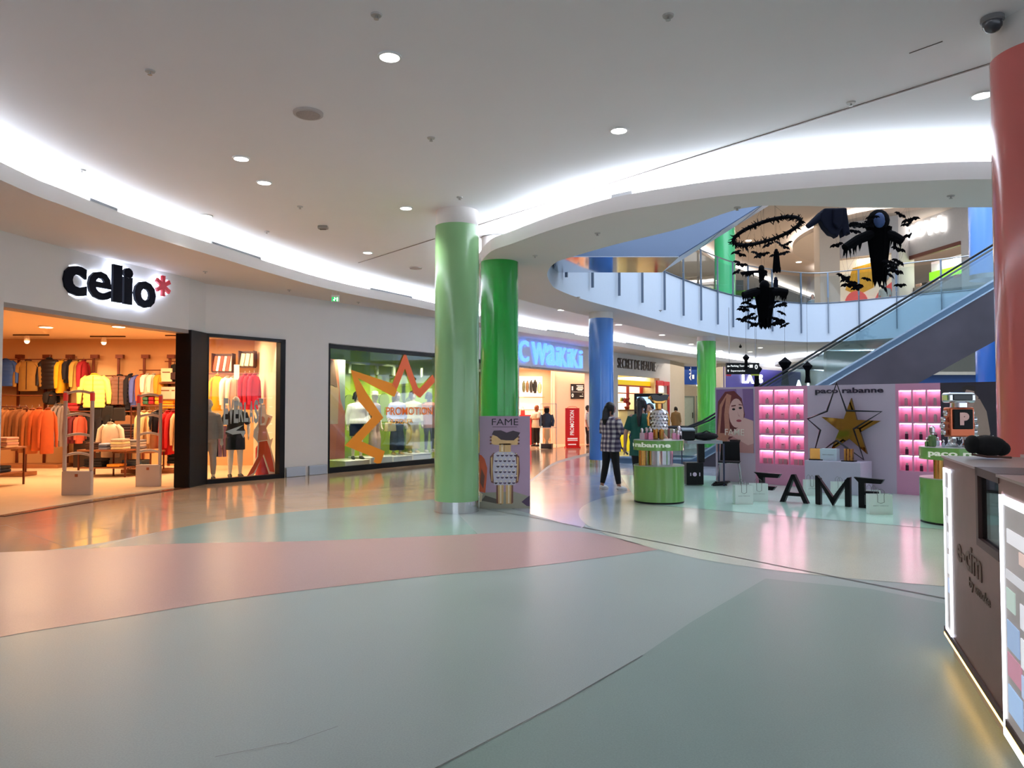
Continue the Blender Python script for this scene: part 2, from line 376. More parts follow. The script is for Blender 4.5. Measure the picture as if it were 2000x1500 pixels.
# ring bulkhead round the atrium
m = MB()
fill_holes(m, [(p.x, p.y) for p in outer], [[(p.x, p.y) for p in inner]], ZS); vstrip(m, outer, ZS, ZL, closed=True)
lb = inn(.03); vstrip(m, lb, ZL-.07, ZL, closed=True); hstrip(m, outer, lb, ZL, closed=True)
hstrip(m, lb, led_back, ZL-.07, closed=True); vstrip(m, led_back, ZL-.07, ZC+.02, closed=True)
struct(m, 'trim_2', [SOFF])
BANDM = mat((198, 208, 222), .45, noise=.02, name='slab_cladding')
m = MB(); vstrip(m, inner, ZS, Z2, closed=True); struct(m, 'wall_atrium', [BANDM], smooth=True)
m = MB(); mid = inn(.22); mid2 = inn(.32)
hstrip(m, mid, mid2, ZL-.02, closed=True)
tag(m.build('cove_light_strip', [LED]), 'continuous white light strip lying in the recess round the atrium opening', 'light')
# perimeter bulkhead along the shops
m = MB(); pb = offset(perim, .03); pe = offset(perim, .42); pz = offset(perim, 3.6)
hstrip(m, perim, pz, ZS); vstrip(m, perim, ZS, ZL); hstrip(m, perim, pb, ZL); vstrip(m, pb, ZL-.07, ZL); hstrip(m, pb, pe, ZL-.07); vstrip(m, pe, ZL-.07, ZC+.02)
struct(m, 'trim_3', [SOFF])
m = MB(); hstrip(m, offset(perim, .22), offset(perim, .32), ZL-.02)
tag(m.build('cove_light_strip', [LED]), 'continuous white light strip in the ceiling recess above the shopfronts', 'light')
# far right bulkhead island with its own cove
isl = catmull([(40, 38), (26, 37.5), (18.5, 38.2), (15.6, 41), (16.5, 46), (22, 50), (40, 53)], 8)
m = MB(); ii = offset(isl, .42); si = 1
hstrip(m, isl, offset(isl, -3.0) if False else [Vector((30, 44))]*len(isl), ZS); vstrip(m, isl, ZS, ZL); ie = offset(isl, -.4 if False else .4)
struct(m, 'trim_4', [SOFF])
ia = [p+(Vector((30, 44))-p)*.012 for p in isl]; ib = [p+(Vector((30, 44))-p)*.022 for p in isl]
m = MB(); hstrip(m, ia, ib, ZL-.03); tag(m.build('cove_light_strip', [LED]), 'short white light strip round the far curved bulkhead beyond the escalator', 'light')
# slot diffusers in the coves
DIFF = mat((236, 238, 240), .5, name='diffuser_metal')
def slot(name, P, lo, group):
    for k, i in enumerate(lo):
        a = P[i]; b = P[i+3]; c = (a+b)/2; d = b-a
        mb = MB(); L = d.length*.8
        mb.box((0, 0, 0), (L, .012, .045)); mb2 = MB()
        for q in range(3): mb2.box((0, -.01, -.012+.012*q), (L*.97, .012, .003))
        t = thing('air_diffuser', lo[i], 'air vent', (c.x, c.y, ZL+.022), atan2(d.y, d.x), group)
        mb.build('frame', [DIFF], t); mb2.build('slot', [mat((196, 200, 204), .6, name='vent_slot')], t)
pm = offset(perim, .012); 
names = ['nearest the left picture edge', 'over the big letters of the clothes shop', 'over the clothes shop window', 'over the green window display', 'behind the two green pillars', 'before the blue pillar', 'beyond the blue pillar', 'farthest along the row']
def nr(x, y): q = Vector(onz(x, y, ZL)[:2]); return min(range(len(pm)-4), key=lambda i: (pm[i+1]-q).length)
slot('d', pm, {nr(175, 395): 'linear air diffuser on the shopfront cove, nearest the left picture edge', nr(425, 482): 'linear air diffuser on the shopfront cove above the black framed shop window', nr(745, 569): 'linear air diffuser on the shopfront cove above the green window display', nr(1080, 646): 'linear air diffuser on the shopfront cove just left of the blue pillar', nr(1235, 672): 'linear air diffuser on the shopfront cove right of the blue pillar'}, 'air diffusers along the shopfront cove')
om = inn(.012)
ix = min(range(3, len(om)-6), key=lambda i: (om[i]-Vector(onz(1215, 378, ZL)[:2])).length)
slot('e', om, {ix-1: 'long linear air diffuser on the near edge of the atrium bulkhead'}, None)

# ---- the curved row of shops on the left
def seg_px(a, b): return Seg(fl(*a), fl(*b))
Na = Vector((-8.0, 3.0)); Nb = fl(-2, 1009).xy; Nc = fl(200, 976).xy; Nd = fl(364, 953).xy; Ne = fl(397, 946).xy; Nf = fl(553, 933).xy; Ng = fl(640, 925).xy; Nh = fl(847, 905).xy
Ni = Vector((-.62, 24.3)); Nj = Vector((.26, 26.6)); Nk = Vector((3.3, 31.4)); Nl = Vector((4.9, 34.3)); Nm = Vector((7.6, 38.2)); Nn = Vector((8.45, 39.6))
NO = [Vector((-7.4, -14)), Na, Nb, Nc, Nd, Ne, Nf, Ng, Nh, Ni, Nj, Nk, Nl, Nm, Nn]
ZO = 3.08
m = MB(); T = .25
def wallbox(mb, a, b, z0, z1, t=T, mi=0):
    s = Seg(a, b); n = Vector((-s.u.y, s.u.x))*t; A, B = s.a, s.b
    mb.hprism([A, B, B+n, A+n], z0, z1, mi)
for i in range(len(NO)-1): wallbox(m, NO[i], NO[i+1], ZO, ZS)
wallbox(m, NO[0], Na, 0, ZO); wallbox(m, Na, Nb, 0, ZO); wallbox(m, Nf, Ng, 0, ZO); wallbox(m, Ni, Nj, 0, ZO); wallbox(m, Nk, Nl, 0, ZO); wallbox(m, Nm, Nn, 0, ZO)
struct(m, 'wall_left', [WHITE])
# blank wall strip between the first and the second window: a round-cornered pier
sfg = Seg(Nf, Ng)
m = MB(); 
for t0, t1 in ((.04, .46), (.54, .96)): m.b2((sfg.L*t0, -.05, 0), (sfg.L*t1, -.004, .22))
o = m.build('kick_plate', [STEEL], loc=sfg.loc, rz=sfg.rz, bevel=.01); tag(o, 'polished steel kick plates at the foot of the white wall between two shop windows', 'kick plate')
# black skirting of the green display window & steel header trim
DARKTRIM = mat((58, 44, 38), .5, name='threshold_stone')
m = MB()
for a, b in ((Nb, Nc), (Nc, Nd)):
    s = Seg(a, b); n = Vector((-s.u.y, s.u.x)); m.hprism([s.a-n*.1, s.b-n*.1, s.b+n*.06, s.a+n*.06], 0, .012, 0)
struct(m, 'trim_5', [mat((92, 52, 34), .18, noise=.25, scale=14, name='threshold_stone')])
m = MB()
for a, b in ((Nb, Nc), (Nc, Nd), (Nj, Nk)): wallbox(m, Seg(a, b).a, Seg(a, b).b, ZO-.07, ZO, .3)
struct(m, 'trim_6', [mat((150, 138, 130), .4, name='header_trim')])

# ---- far walls of the ground floor
m = MB()
FA = Vector((8.45, 39.6)); FB = Vector((9.9, 42.6)); FC = Vector((10.5, 46)); FD = Vector((11.6, 45.8)); FE = Vector((11.9, 42.2)); FFp = Vector((24, 54))
wallbox(m, FA, FB, 0, ZS); wallbox(m, FB+Vector((0, 3)), FC+Vector((2, .5)), 2.9, ZS); wallbox(m, FD, FE, 0, ZS); wallbox(m, FE, FFp, 0, ZS); m.b2((9.7, 47.5, 0), (12.3, 47.7, ZS))
struct(m, 'wall_back', [mat((206, 194, 176), .7, name='beige_wall')])
m = MB(); m.b2((22, 30, 0), (22.3, 60, ZS)); m.b2((12, 58, 0), (40, 58.4, ZS)); m.b2((14, 33, 0), (22, 33.3, ZS-.0))
struct(m, 'wall_right', [mat((190, 190, 178), .7, name='beige_wall')])

# ---- upper floor
m = MB()
fill_holes(m, [(-30, 4), (44, 4), (44, 74), (-30, 74)], [[(p.x, p.y) for p in inner]], Z2); o2 = struct(m, 'floor_upper', [floor_mat((190, 186, 180), .2)])
ZU = 10.72
m = MB(); m.b2((-30, 27.5, ZU), (60, 90, ZU+.1)); m.b2((20, 4, ZU), (60, 27.5, ZU+.1)); m.b2((-30, 4, ZU), (1.5, 27.5, ZU+.1))
m.b2((1.5, 4, ZU), (20, 9, ZU+.1)); struct(m, 'ceiling_upper', [mat((214, 196, 178), .8, noise=.015, name='ceiling_paint')])
# diagonal cove of the upper floor (left) and curved island (right)
ZQ = 10.3; ZQL = 10.48
up = catmull([(-4, 22), (3, 28)]+[onz(x, y, ZQL)[:2] for x, y in ((1400, 508), (1450, 527), (1500, 548), (1550, 567), (1600, 585))]+[(40, 78)], 5)
m = MB(); hstrip(m, up, offset(up, 9), ZQ); vstrip(m, up, ZQ, ZQL); hstrip(m, offset(up, .05), offset(up, .9), ZQL-.12); vstrip(m, offset(up, .9), ZQL-.12, ZU); struct(m, 'trim_7', [mat((206, 204, 200), .75, name='soffit_paint')])
m = MB(); hstrip(m, offset(up, .3), offset(up, .5), ZQL-.08); tag(m.build('cove_light_strip', [LEDU]), 'bright white light strip running diagonally along the upper gallery ceiling', 'light')
m = MB(); u9 = offset(up, 8.5); vstrip(m, u9, Z2, ZQ); struct(m, 'wall_upper_left', [mat((196, 198, 186), .7, name='grey_wall')])
iu = catmull([(30, 25), (22, 28)]+[onz(x, y, ZQ)[:2] for x, y in ((1795, 409), (1700, 420), (1620, 440), (1565, 466), (1548, 487), (1562, 503), (1610, 522))]+[(20.4, 49), (28, 56)], 6)
cen = Vector((27, 40)); iu2 = [p+(cen-p)*.9 for p in iu]
m = MB(); hstrip(m, iu, iu2, ZQ); vstrip(m, iu, ZQ, ZQL+.04); i3 = [p+(cen-p).normalized()*.6 for p in iu]; hstrip(m, [p+(cen-p).normalized()*.05 for p in iu], i3, ZQL-.1); vstrip(m, i3, ZQL-.1, ZU)
struct(m, 'trim_8', [mat((206, 190, 174), .75, name='soffit_paint')])
m = MB(); hstrip(m, [p+(cen-p).normalized()*.25 for p in iu], [p+(cen-p).normalized()*.42 for p in iu], ZQL-.06); tag(m.build('cove_light_strip', [LEDU]), 'bright curved light strip round the upper gallery ceiling island', 'light')
# upper shopfront on the right
UA = Vector((19.6, 43)); UB = Vector((20.6, 36.6)); UC = Vector((19.75, 31.6)); us = Seg(Vector((18.05, 41.0)), Vector((19.75, 29.0)))
m = MB(); zl = Z2+3.05
us2 = Seg(Vector((15.45, 35.1)), Vector((17.5, 33.4)))
for t0, t1, z0, z1 in ((4.9, us.L+6, zl, ZQ), (4.9, 5.35, Z2, zl), (9.3, us.L+6, Z2, zl)):
    m.b2((t0, 0, z0), (t1, .25, z1))
UPW = mat((206, 200, 196), .7, name='wall_paint')
o = m.build('wall_upper_right', [UPW], loc=us.loc, rz=us.rz); o['kind'] = 'structure'
m = MB(); m.b2((-.3, 0, zl), (us2.L, .2, ZQ)); m.b2((us2.L-.3, 0, Z2), (us2.L, .2, zl)); m.b2((us2.L-.1, .2, Z2), (us2.L, 3.2, ZQ)); o = m.build('wall_upper_middle', [UPW], loc=us2.loc, rz=us2.rz); o['kind'] = 'structure'
m = MB(); m.b2((5, 5, Z2), (14, 5.2, ZQ)); o = m.build('wall_upper_shop', [mat((236, 226, 206), .7, emit=0, name='wall_paint')], loc=us.loc, rz=us.rz); o['kind'] = 'structure'
lamp('AREA', tuple(us2.w(1.2, 1.2)+Vector((0, 0, zl-.05))), 120, (1, .93, .82), 1.6); lamp('AREA', tuple(us.w(7.4, 2.2)+Vector((0, 0, zl-.1))), 240, (1, .95, .9), 2.5)
# ---- balustrade round the atrium (far side and the ends)
def hidden(p): return p.y < 12.6 and p.x < 15
far = [p for p in inner]
k0 = [i for i in range(len(inner)) if not hidden(inner[i])]
# continuous run starting after the near side
st = next(i for i in range(len(inner)) if hidden(inner[i-1]) and not hidden(inner[i]))
run = []; i = st
while not hidden(inner[i % len(inner)]): run.append(inner[i % len(inner)]); i += 1
bal = thing('glass_balustrade', 'curved glass balustrade with steel handrail and posts round the atrium edge upstairs', 'balustrade', (0, 0, Z2))
rr = offset(run, -sg*.02); m = MB(); vstrip(m, rr, .02, 1.06); m.build('glass_panel', [GLB], bal, smooth=True)
m = MB(); m.tube([(p.x, p.y, 1.19) for p in offset(run, -sg*.05)], .024, 8); m.build('handrail', [STEEL], bal, smooth=True)
POSTM = mat((112, 124, 140), .35, .6, noise=.05, name='post_steel')
dense = []
for i in range(len(run)-1):
    for t in range(12): dense.append(run[i].lerp(run[i+1], t/12))
dn = offset(dense, -sg*.07)
for px in (1103, 1155, 1207, 1253, 1296, 1333, 1368, 1400, 1430, 1460, 1507, 1563, 1623, 1683, 1758, 1845, 1935):
    c = [i for i in range(len(dn)) if dn[i].y > 12.5 and dn[i].x < 16.8 and abs(1000+F*dn[i].x/dn[i].y-px) < 4]
    if not c: continue
    i = max(c, key=lambda i: dn[i].y); p = dn[i]; d = dn[min(i+1, len(dn)-1)]-p
    m = MB(); m.box((p.x, p.y, -.48), (.03, .06, 1.35), rz=atan2(d.y, d.x)); m.box((p.x, p.y, .70), (.06, .04, .98), rz=atan2(d.y, d.x)); m.build('post', [POSTM], bal)
m = MB(); m.tube([(p.x, p.y, .02) for p in offset(run, -sg*.012)], .022, 6); m.build('edge_trim', [POSTM], bal)

# ---- columns
def column(label, x, y, r, col, z1, ztop, band=.16, capc=(228, 222, 218), name='round_column', cx=None):
    t = thing(name, label, 'column', (x, y, 0)); cm = mat(col, .17, noise=.03, scale=2, name='column_paint', coat=.3)
    m = MB(); m.lathe([(r*1.0, 0), (r*1.0, band)], n=64, cap=False); m.lathe([(r*1.01, 0), (r*1.01, .012)], n=64); m.build('base_band', [CHROME], t, smooth=True)
    m = MB(); m.lathe([(r, band), (r, z1)], n=64, cap=False); m.build('shaft', [cm], t, smooth=True)
    m = MB(); m.lathe([(r*.965, z1-.01), (r*.965, ztop)], n=64); m.build('cap', [mat(capc, .6, name='cap_paint')], t, smooth=True); return t
column('light green round pillar in front, with polished steel base band', -.835, 11.22, .333, (132, 178, 124), 4.30, ZC, .17)
column('deep green round pillar behind the pale green one', -.22, 12.95, .33, (40, 158, 62), 4.22, ZC-.02, .17)
column('blue round pillar behind the two women', 2.38, 19.8, .327, (74, 128, 204), 3.93, ZS, .62*.3, )
column('bright green round pillar in the distance behind the display wall', 6.95, 26.5, .33, (84, 182, 70), 3.93, ZS)
column('coral red round pillar at the right edge, behind the brown kiosk', 4.12, 5.66, .36, (206, 104, 98), 4.28, ZC, .17)
# blue pillars on the right, below and above
column('wide blue round pillar right of the escalator, ground floor', 13.6, 20.6, .62, (46, 104, 190), 4.1, 4.12)
t = thing('round_column', 'pale blue round pillar on the upper floor beside the white shop sign', 'column', (14.95, 23.2, Z2)); m = MB(); m.lathe([(.5, 0), (.5, ZU-Z2)], n=48, cap=False); m.build('shaft', [mat((104, 150, 216), .2, noise=.02, name='column_paint', coat=.3)], t, smooth=True)
m = MB(); m.lathe([(.51, 0), (.51, .15)], n=48); m.build('base_band', [STEEL], t, smooth=True)
t = thing('round_column', 'green round pillar on the upper floor behind the glass balustrade', 'column', (8.8, 30.5, Z2)); m = MB(); m.lathe([(.42, 0), (.42, ZU-Z2)], n=40, cap=False); m.build('shaft', [mat((70, 190, 120), .2, noise=.02, name='column_paint', coat=.3)], t, smooth=True)
m = MB(); m.lathe([(.43, 0), (.43, .15)], n=40); m.build('base_band', [STEEL], t, smooth=True)
t = thing('round_column', 'beige square pillar on the upper floor left of the toy-coloured shop', 'column', (14.93, 35.0, Z2)); m = MB(); m.box((0, 0, (ZQ-Z2)/2), (.95, .7, ZQ-Z2)); m.build('shaft', [mat((208, 190, 170), .6, noise=.02, name='column_paint')], t, bevel=.03)
m = MB(); m.box((0, 0, .1), (.98, .73, .2)); m.build('skirting', [STEEL], t)

# ---- ceiling fittings
def downlight(p, r, label, group):
    t = thing('downlight', label, 'ceiling light', p, 0, group)
    m = MB(); m.lathe([(r*1.12, .0), (r*1.10, -.014), (r*.92, -.014), (r*.9, .002)], n=28, cap=False); m.build('trim_ring', [mat((232, 232, 230), .4, name='white_enamel')], t, smooth=True)
    m = MB(); m.lathe([(r*.92, .002), (r*.92, -.006)], n=28); m.build('lens', [DLED], t)
    return t
dl = [((761, 110), 'nearest, top centre of the ceiling'), ((1918, 185), 'beside the coral pillar'), ((1209, 254), 'right of centre before the bright cove'), ((471, 309), 'left, in front of its neighbour'), ((516, 356), 'left, the right one of the close pair'), ((402, 421), 'leftmost, near the shopfront cove'), ((793, 406), 'just left of the pale green pillar top'), ((718, 493), 'farthest left of the green pillars')]
for (x, y), s in dl:
    p = onz(x, y, ZC); downlight(p, .092, 'round white recessed downlight, '+s, 'downlights in the main ceiling')
    lamp('SPOT', (p.x, p.y, ZC-.05), 120, (1, .96, .9), .1, target=(p.x, p.y, 0), spot=110, blend=.8)
for x, y, s in ((1097, 605, 'left of the blue pillar'), (1208, 634, 'right of the blue pillar'), (1293, 654, 'between the blue and far green pillars'), (1350, 672, 'just left of the far green pillar'), (1407, 685, 'just right of the far green pillar'), (1485, 679, 'above the hanging direction sign'), (1465, 687, 'above the hanging direction sign, farther one'), (1530, 692, 'farthest, above the black lantern')):
    downlight(onz(x, y, ZC), .13, 'small distant recessed downlight '+s, 'distant downlights')
for x, y, s in ((1462, 470, 'seen inside the feathered ring'), (1560, 512, 'right of the feathered ring'), (1575, 580, 'near the tiny visitor upstairs')):
    p = onz(x, y, ZU-.01); 
    if 10 < p.y < 80: downlight(p, .17, 'downlight in the upper gallery ceiling '+s, 'upper gallery downlights')
def sprinkler(p, label, group):
    t = thing('sprinkler', label, 'sprinkler', p, 0, group); G = mat((176, 172, 168), .4, .6, name='sprinkler_metal')
    m = MB(); m.lathe([(.045, 0), (.04, -.012)], n=14); m.build('plate', [mat((190, 186, 182), .5, name='enamel')], t)
    m = MB(); m.lathe([(.008, -.01), (.008, -.035)], n=8); m.lathe([(.02, -.035), (.02, -.039)], n=10); m.build('head', [G], t)
sp = [(293, 138, ZC, 'upper left'), (842, 269, ZC, 'centre'), (898, 385, ZC, 'above the pale green pillar'), (586, 403, ZC, 'left of centre'), (521, 452, ZC, 'near the shopfront cove'), (160, 332, ZC, 'left, near the bright cove'), (1305, 30, ZC, 'top of the picture, right of centre'), (735, 28, ZC, 'top of the picture, centre'), (1662, 200, ZC, 'beside the long ceiling joint'),
      (1440, 405, ZS, 'near the atrium edge'), (1857, 382, ZS, 'near the atrium edge, right'), (1167, 455, ZS, 'middle of the curve'), (1045, 499, ZS, 'near the deep green pillar'), (401, 530, ZS, 'above the wall right of the red asterisk'), (1190, 625, ZC, 'just right of the blue pillar'), (1290, 606, ZS, 'under the far band'), (700, 590, ZS, 'above the green window display'), (565, 566, ZS, 'above the first window'), (1270, 640, ZC, 'beyond the blue pillar'), (1130, 580, ZS, 'left end of the far band')]
for x, y, z, s in sp: sprinkler(onz(x, y, z), 'small ceiling sprinkler on the '+('bulkhead soffit, ' if z == ZS else 'main ceiling, ')+s, 'ceiling sprinklers')
t = thing('ceiling_speaker', 'flat round grey ceiling speaker grille left of centre', 'speaker', onz(602, 220, ZC)); m = MB(); m.lathe([(.15, 0), (.148, -.02), (.14, -.026)], n=32); m.build('rim', [mat((188, 178, 172), .6, name='grille')], t, smooth=True); m = MB(); m.lathe([(.125, -.02), (.12, -.029)], n=32); m.build('grille', [mat((170, 158, 152), .8, noise=.3, scale=120, name='grille')], t)
t = thing('ceiling_speaker', 'small round grille far back left of the pale green pillar', 'speaker', onz(812, 523, ZC)); m = MB(); m.lathe([(.14, 0), (.13, -.02)], n=24); m.build('rim', [mat((170, 158, 152), .7, name='grille')], t)
t = thing('ceiling_box', 'small square grey junction box on the main ceiling', 'junction box', onz(631, 441, ZC)); m = MB(); m.box((0, 0, -.03), (.16, .09, .05)); m.build('housing', [mat((150, 138, 128), .6, name='plastic')], t, bevel=.01); m = MB(); m.box((0, 0, -.06), (.1, .04, .012)); m.build('cover', [mat((120, 108, 100), .6, name='plastic')], t)
p = onz(1938, 34, ZC); t = thing('security_camera', 'dark dome security camera on the ceiling by the coral pillar', 'security camera', p); m = MB(); m.lathe([(.08, 0), (.082, -.03), (.07, -.04)], n=24); m.build('housing', [mat((120, 118, 120), .5, name='plastic')], t, smooth=True); m = MB(); m.lathe([(.07, -.03), (.066, -.075), (.045, -.105), (.015, -.118)], n=24); m.build('dome', [mat((62, 62, 68), .15, name='smoked_dome')], t, smooth=True)
p = onz(1808, 92, ZC); m = MB(); m.box((0, 0, -.003), (.26, .006, .006)); tag(m.build('cable', [mat((110, 100, 96), .7, name='wire')], loc=p, rz=-.9), 'short loose wire lying along the ceiling near the dome camera', 'wire')
t = thing('security_camera', 'small black ceiling camera high above the escalator handrail', 'security camera', onz(1597, 690, ZC)); m = MB(); m.lathe([(.02, 0), (.02, -.1)], n=8); m.build('stem', [BLACK], t); m = MB(); m.ball((0, 0, -.16), .09, 12); m.build('dome', [BLACK], t, smooth=True)
t = thing('security_camera', 'tiny dark camera hanging left of the far green pillar top', 'security camera', onz(1446, 672, ZC)); m = MB(); m.lathe([(.02, 0), (.02, -.08)], n=8); m.build('stem', [BLACK], t); m = MB(); m.ball((0, 0, -.12), .07, 10); m.build('dome', [BLACK], t, smooth=True)
# exit sign
p = atD(655, 583, 16.2); t = thing('exit_sign', 'small hanging green emergency exit sign with running figure', 'exit sign', p); GE = mat((24, 150, 74), .4, emit=1.2, noise=0, name='exit_green'); WE = mat((240, 255, 245), .4, emit=1.6, noise=0, name='exit_white')
m = MB(); m.box((0, 0, .0), (.17, .04, .15)); m.build('housing', [mat((228, 232, 228), .5, name='plastic')], t, bevel=.006)
m = MB(); m.flat([(-.075, -.065), (.075, -.065), (.075, .03), (-.075, .03)], -.0215, 0); m.flat(ell(-.01, .012, .012, .012, 8), -.0225, 1); m.flat([(-.03, -.02), (.01, .0), (.02, -.012), (-.012, -.03), (-.01, -.055), (-.022, -.055), (-.026, -.03), (-.045, -.045), (-.05, -.038)], -.0225, 1); m.flat([(.035, -.06), (.06, -.06), (.06, .02), (.035, .02)], -.0225, 1); m.build('pictogram', [GE, WE], t)
m = MB(); 
for sx in (-.06, .06): m.tube([(sx, 0, .07), (sx, 0, ZS-p.z+.02)], .004, 6)
m.build('hanger', [STEEL], t)

# ---- escalators
def escalator(name, label, org, ang, s0, s1, slope, zbase, width, under, run_top=2.2, mirror=False, rails=True, bot=2.0):
    t = thing(name, label, 'escalator', org, ang)
    def zz(s): return zbase+slope*min(max(s, 0), s1)
    S = [-bot, 0, s1, s1+run_top]
    DK = mat((84, 80, 90), .38, .5, noise=.55, scale=.8, name='dark_cladding') if not mirror else mat((126, 144, 174), .3, .45, noise=.1, scale=.5, name='blue_grey_cladding')
    DE = mat((176, 200, 222), .22, .6, noise=.03, name='deck_steel'); DE2 = mat((96, 124, 150), .3, .5, noise=.05, name='deck_blue')
    for side, y in (('near', 0), ('far', width)):
        q = -1 if y == 0 else 1
        top = [(s, zz(s)) for s in S]; lo = [(s, max(zz(s)-under, .0 if not mirror else -9)) for s in reversed(S)]
        if not mirror:
            sc = (under-zbase)/slope; lo = [(S[3], zz(S[3])-under), (s1+.2, zz(s1)-under), (sc, .0), (-bot, .0)]
        m = MB(); m.prism(top+lo, y-.03, y+.03); m.build('side_cladding', [DK], t)
        m = MB(); m.prism([(s, zz(s)) for s in S]+[(s, zz(s)+.05) for s in reversed(S)], y-.07, y+.07); m.build('deck', [DE], t)
        m = MB(); m.prism([(s, zz(s)-.14) for s in S]+[(s, zz(s)) for s in reversed(S)], y-.045, y+.045); m.build('deck_recess', [DE2], t)
        m = MB(); m.prism([(s, zz(s)-.18) for s in S]+[(s, zz(s)-.14) for s in reversed(S)], y-.06, y+.06); m.build('lower_deck', [DE], t)
        if rails:
            SS = [-bot+.3, -.15, .3, s1-.3, s1+.2, s1+run_top]
            m = MB(); m.prism([(s, zz(s)+.05) for s in SS]+[(s, zz(s)+.80) for s in reversed(SS)], y-.006, y+.006); m.build('balustrade_glass', [GLB], t)
            P = [(s, y, zz(s)+.86) for s in SS]; P = [(-bot+.25, y, zz(-1)+.1), (-bot+.05, y, zz(-1)+.3), (-bot, y, zz(-1)+.55), (-bot+.1, y, zz(-1)+.78)]+P
            m = MB(); m.tube(P, (.027), 8); m.build('handrail', [mat((18, 22, 28), .4, name='handrail_rubber')], t, smooth=True)
    if mirror:
        m = MB(); m.hprism([(-bot, -.02), (0, -.02), (0, width+.02), (-bot, width+.02)], zbase-under-.02, zbase-under, 0)
        m.build('mirror_soffit', [mat((200, 205, 215), .08, 1, noise=.02, name='mirror_steel')], t)
        m = MB(); z0 = zbase-under; vs = [(0, -.02, z0-.02), (s1, -.02, z0-.02+slope*s1), (s1, width, z0-.02+slope*s1), (0, width, z0-.02)]; m.add(vs, [(0, 3, 2, 1)]); 
        m.build('sloping_soffit', [mat((190, 200, 214), .3, .4, noise=.05, scale=1, name='soffit_panel')], t)
        m = MB()
        for k in range(1, 8): s = s1*k/8; m.box((s, width/2, z0-.025+slope*s), (.012, width, .006), ry=-math.atan(slope))
        m.build('panel_joint', [mat((90, 100, 115), .5, name='joint_dark')], t)
        m = MB(); m.box((-bot, width/2, zbase-under/2), (.04, width, under)); m.build('end_panel', [DK], t)
    else:
        m = MB(); n = int(s1/.38)
        for k in range(n): s = .38*k; m.b2((s, .08, zz(s)-.25), (s+.38, width-.08, zz(s)-.06))
        m.b2((-bot, .08, 0), (0, width-.08, .02)); m.build('step_band', [mat((70, 74, 80), .5, .4, noise=.1, name='step_metal')], t)
        m = MB(); sc = (under-zbase)/slope; m.add([(sc, 0, .02), (s1+.2, 0, zz(s1)-under), (s1+.2, width, zz(s1)-under), (sc, width, .02)], [(0, 1, 2, 3)]); m.build('underside', [mat((70, 84, 110), .3, .5, noise=.1, name='underside_panel')], t)
    return t
escalator('escalator', 'escalator rising to the right behind the perfume display wall', (4.83, 20.0, 0), atan2(-.4, .917), 0, 8.7, .622, .16, 1.15, 1.30)
escalator('escalator', 'upper escalator seen from below through the atrium, with mirrored underside', (3.24, 14.35, 0), 0, 0, 6.6, .626, 5.62, 1.6, 1.12, mirror=True, bot=2.35)
# ================================================================== FIGURES
def lerp(a, b, t): return tuple(a[i]+(b[i]-a[i])*t for i in range(3))
def hand(m, w, d, side, k, spread=0):
    """palm and five fingers at the wrist w, pointing along d"""
    w = Vector(w); d = Vector(d).normalized(); a = d.cross(Vector((0, 1, 0)) if abs(d.y) < .8 else Vector((1, 0, 0))).normalized(); b = d.cross(a)
    m.tube([w, w+d*.022*k, w+d*.055*k], [(.012*k, .017*k), (.010*k, .022*k), (.009*k, .022*k)], 8)
    for i, L in enumerate((.036, .044, .041, .031)):
        o = w+d*.052*k+b*(-.0165+.011*i)*k; c = d*.8+a*.25+b*(i-1.5)*.05
        m.tube([o, o+d*L*.5*k, o+(d*.5+c*.5)*L*k], [.0062*k, .0058*k, .0045*k], 6)
    o = w+d*.018*k-b*.018*side*k; m.tube([o, o+(d*.7-b*.7*side)*.022*k, o+(d*.9-b*.4*side)*.042*k], [.0075*k, .007*k, .005*k], 6)
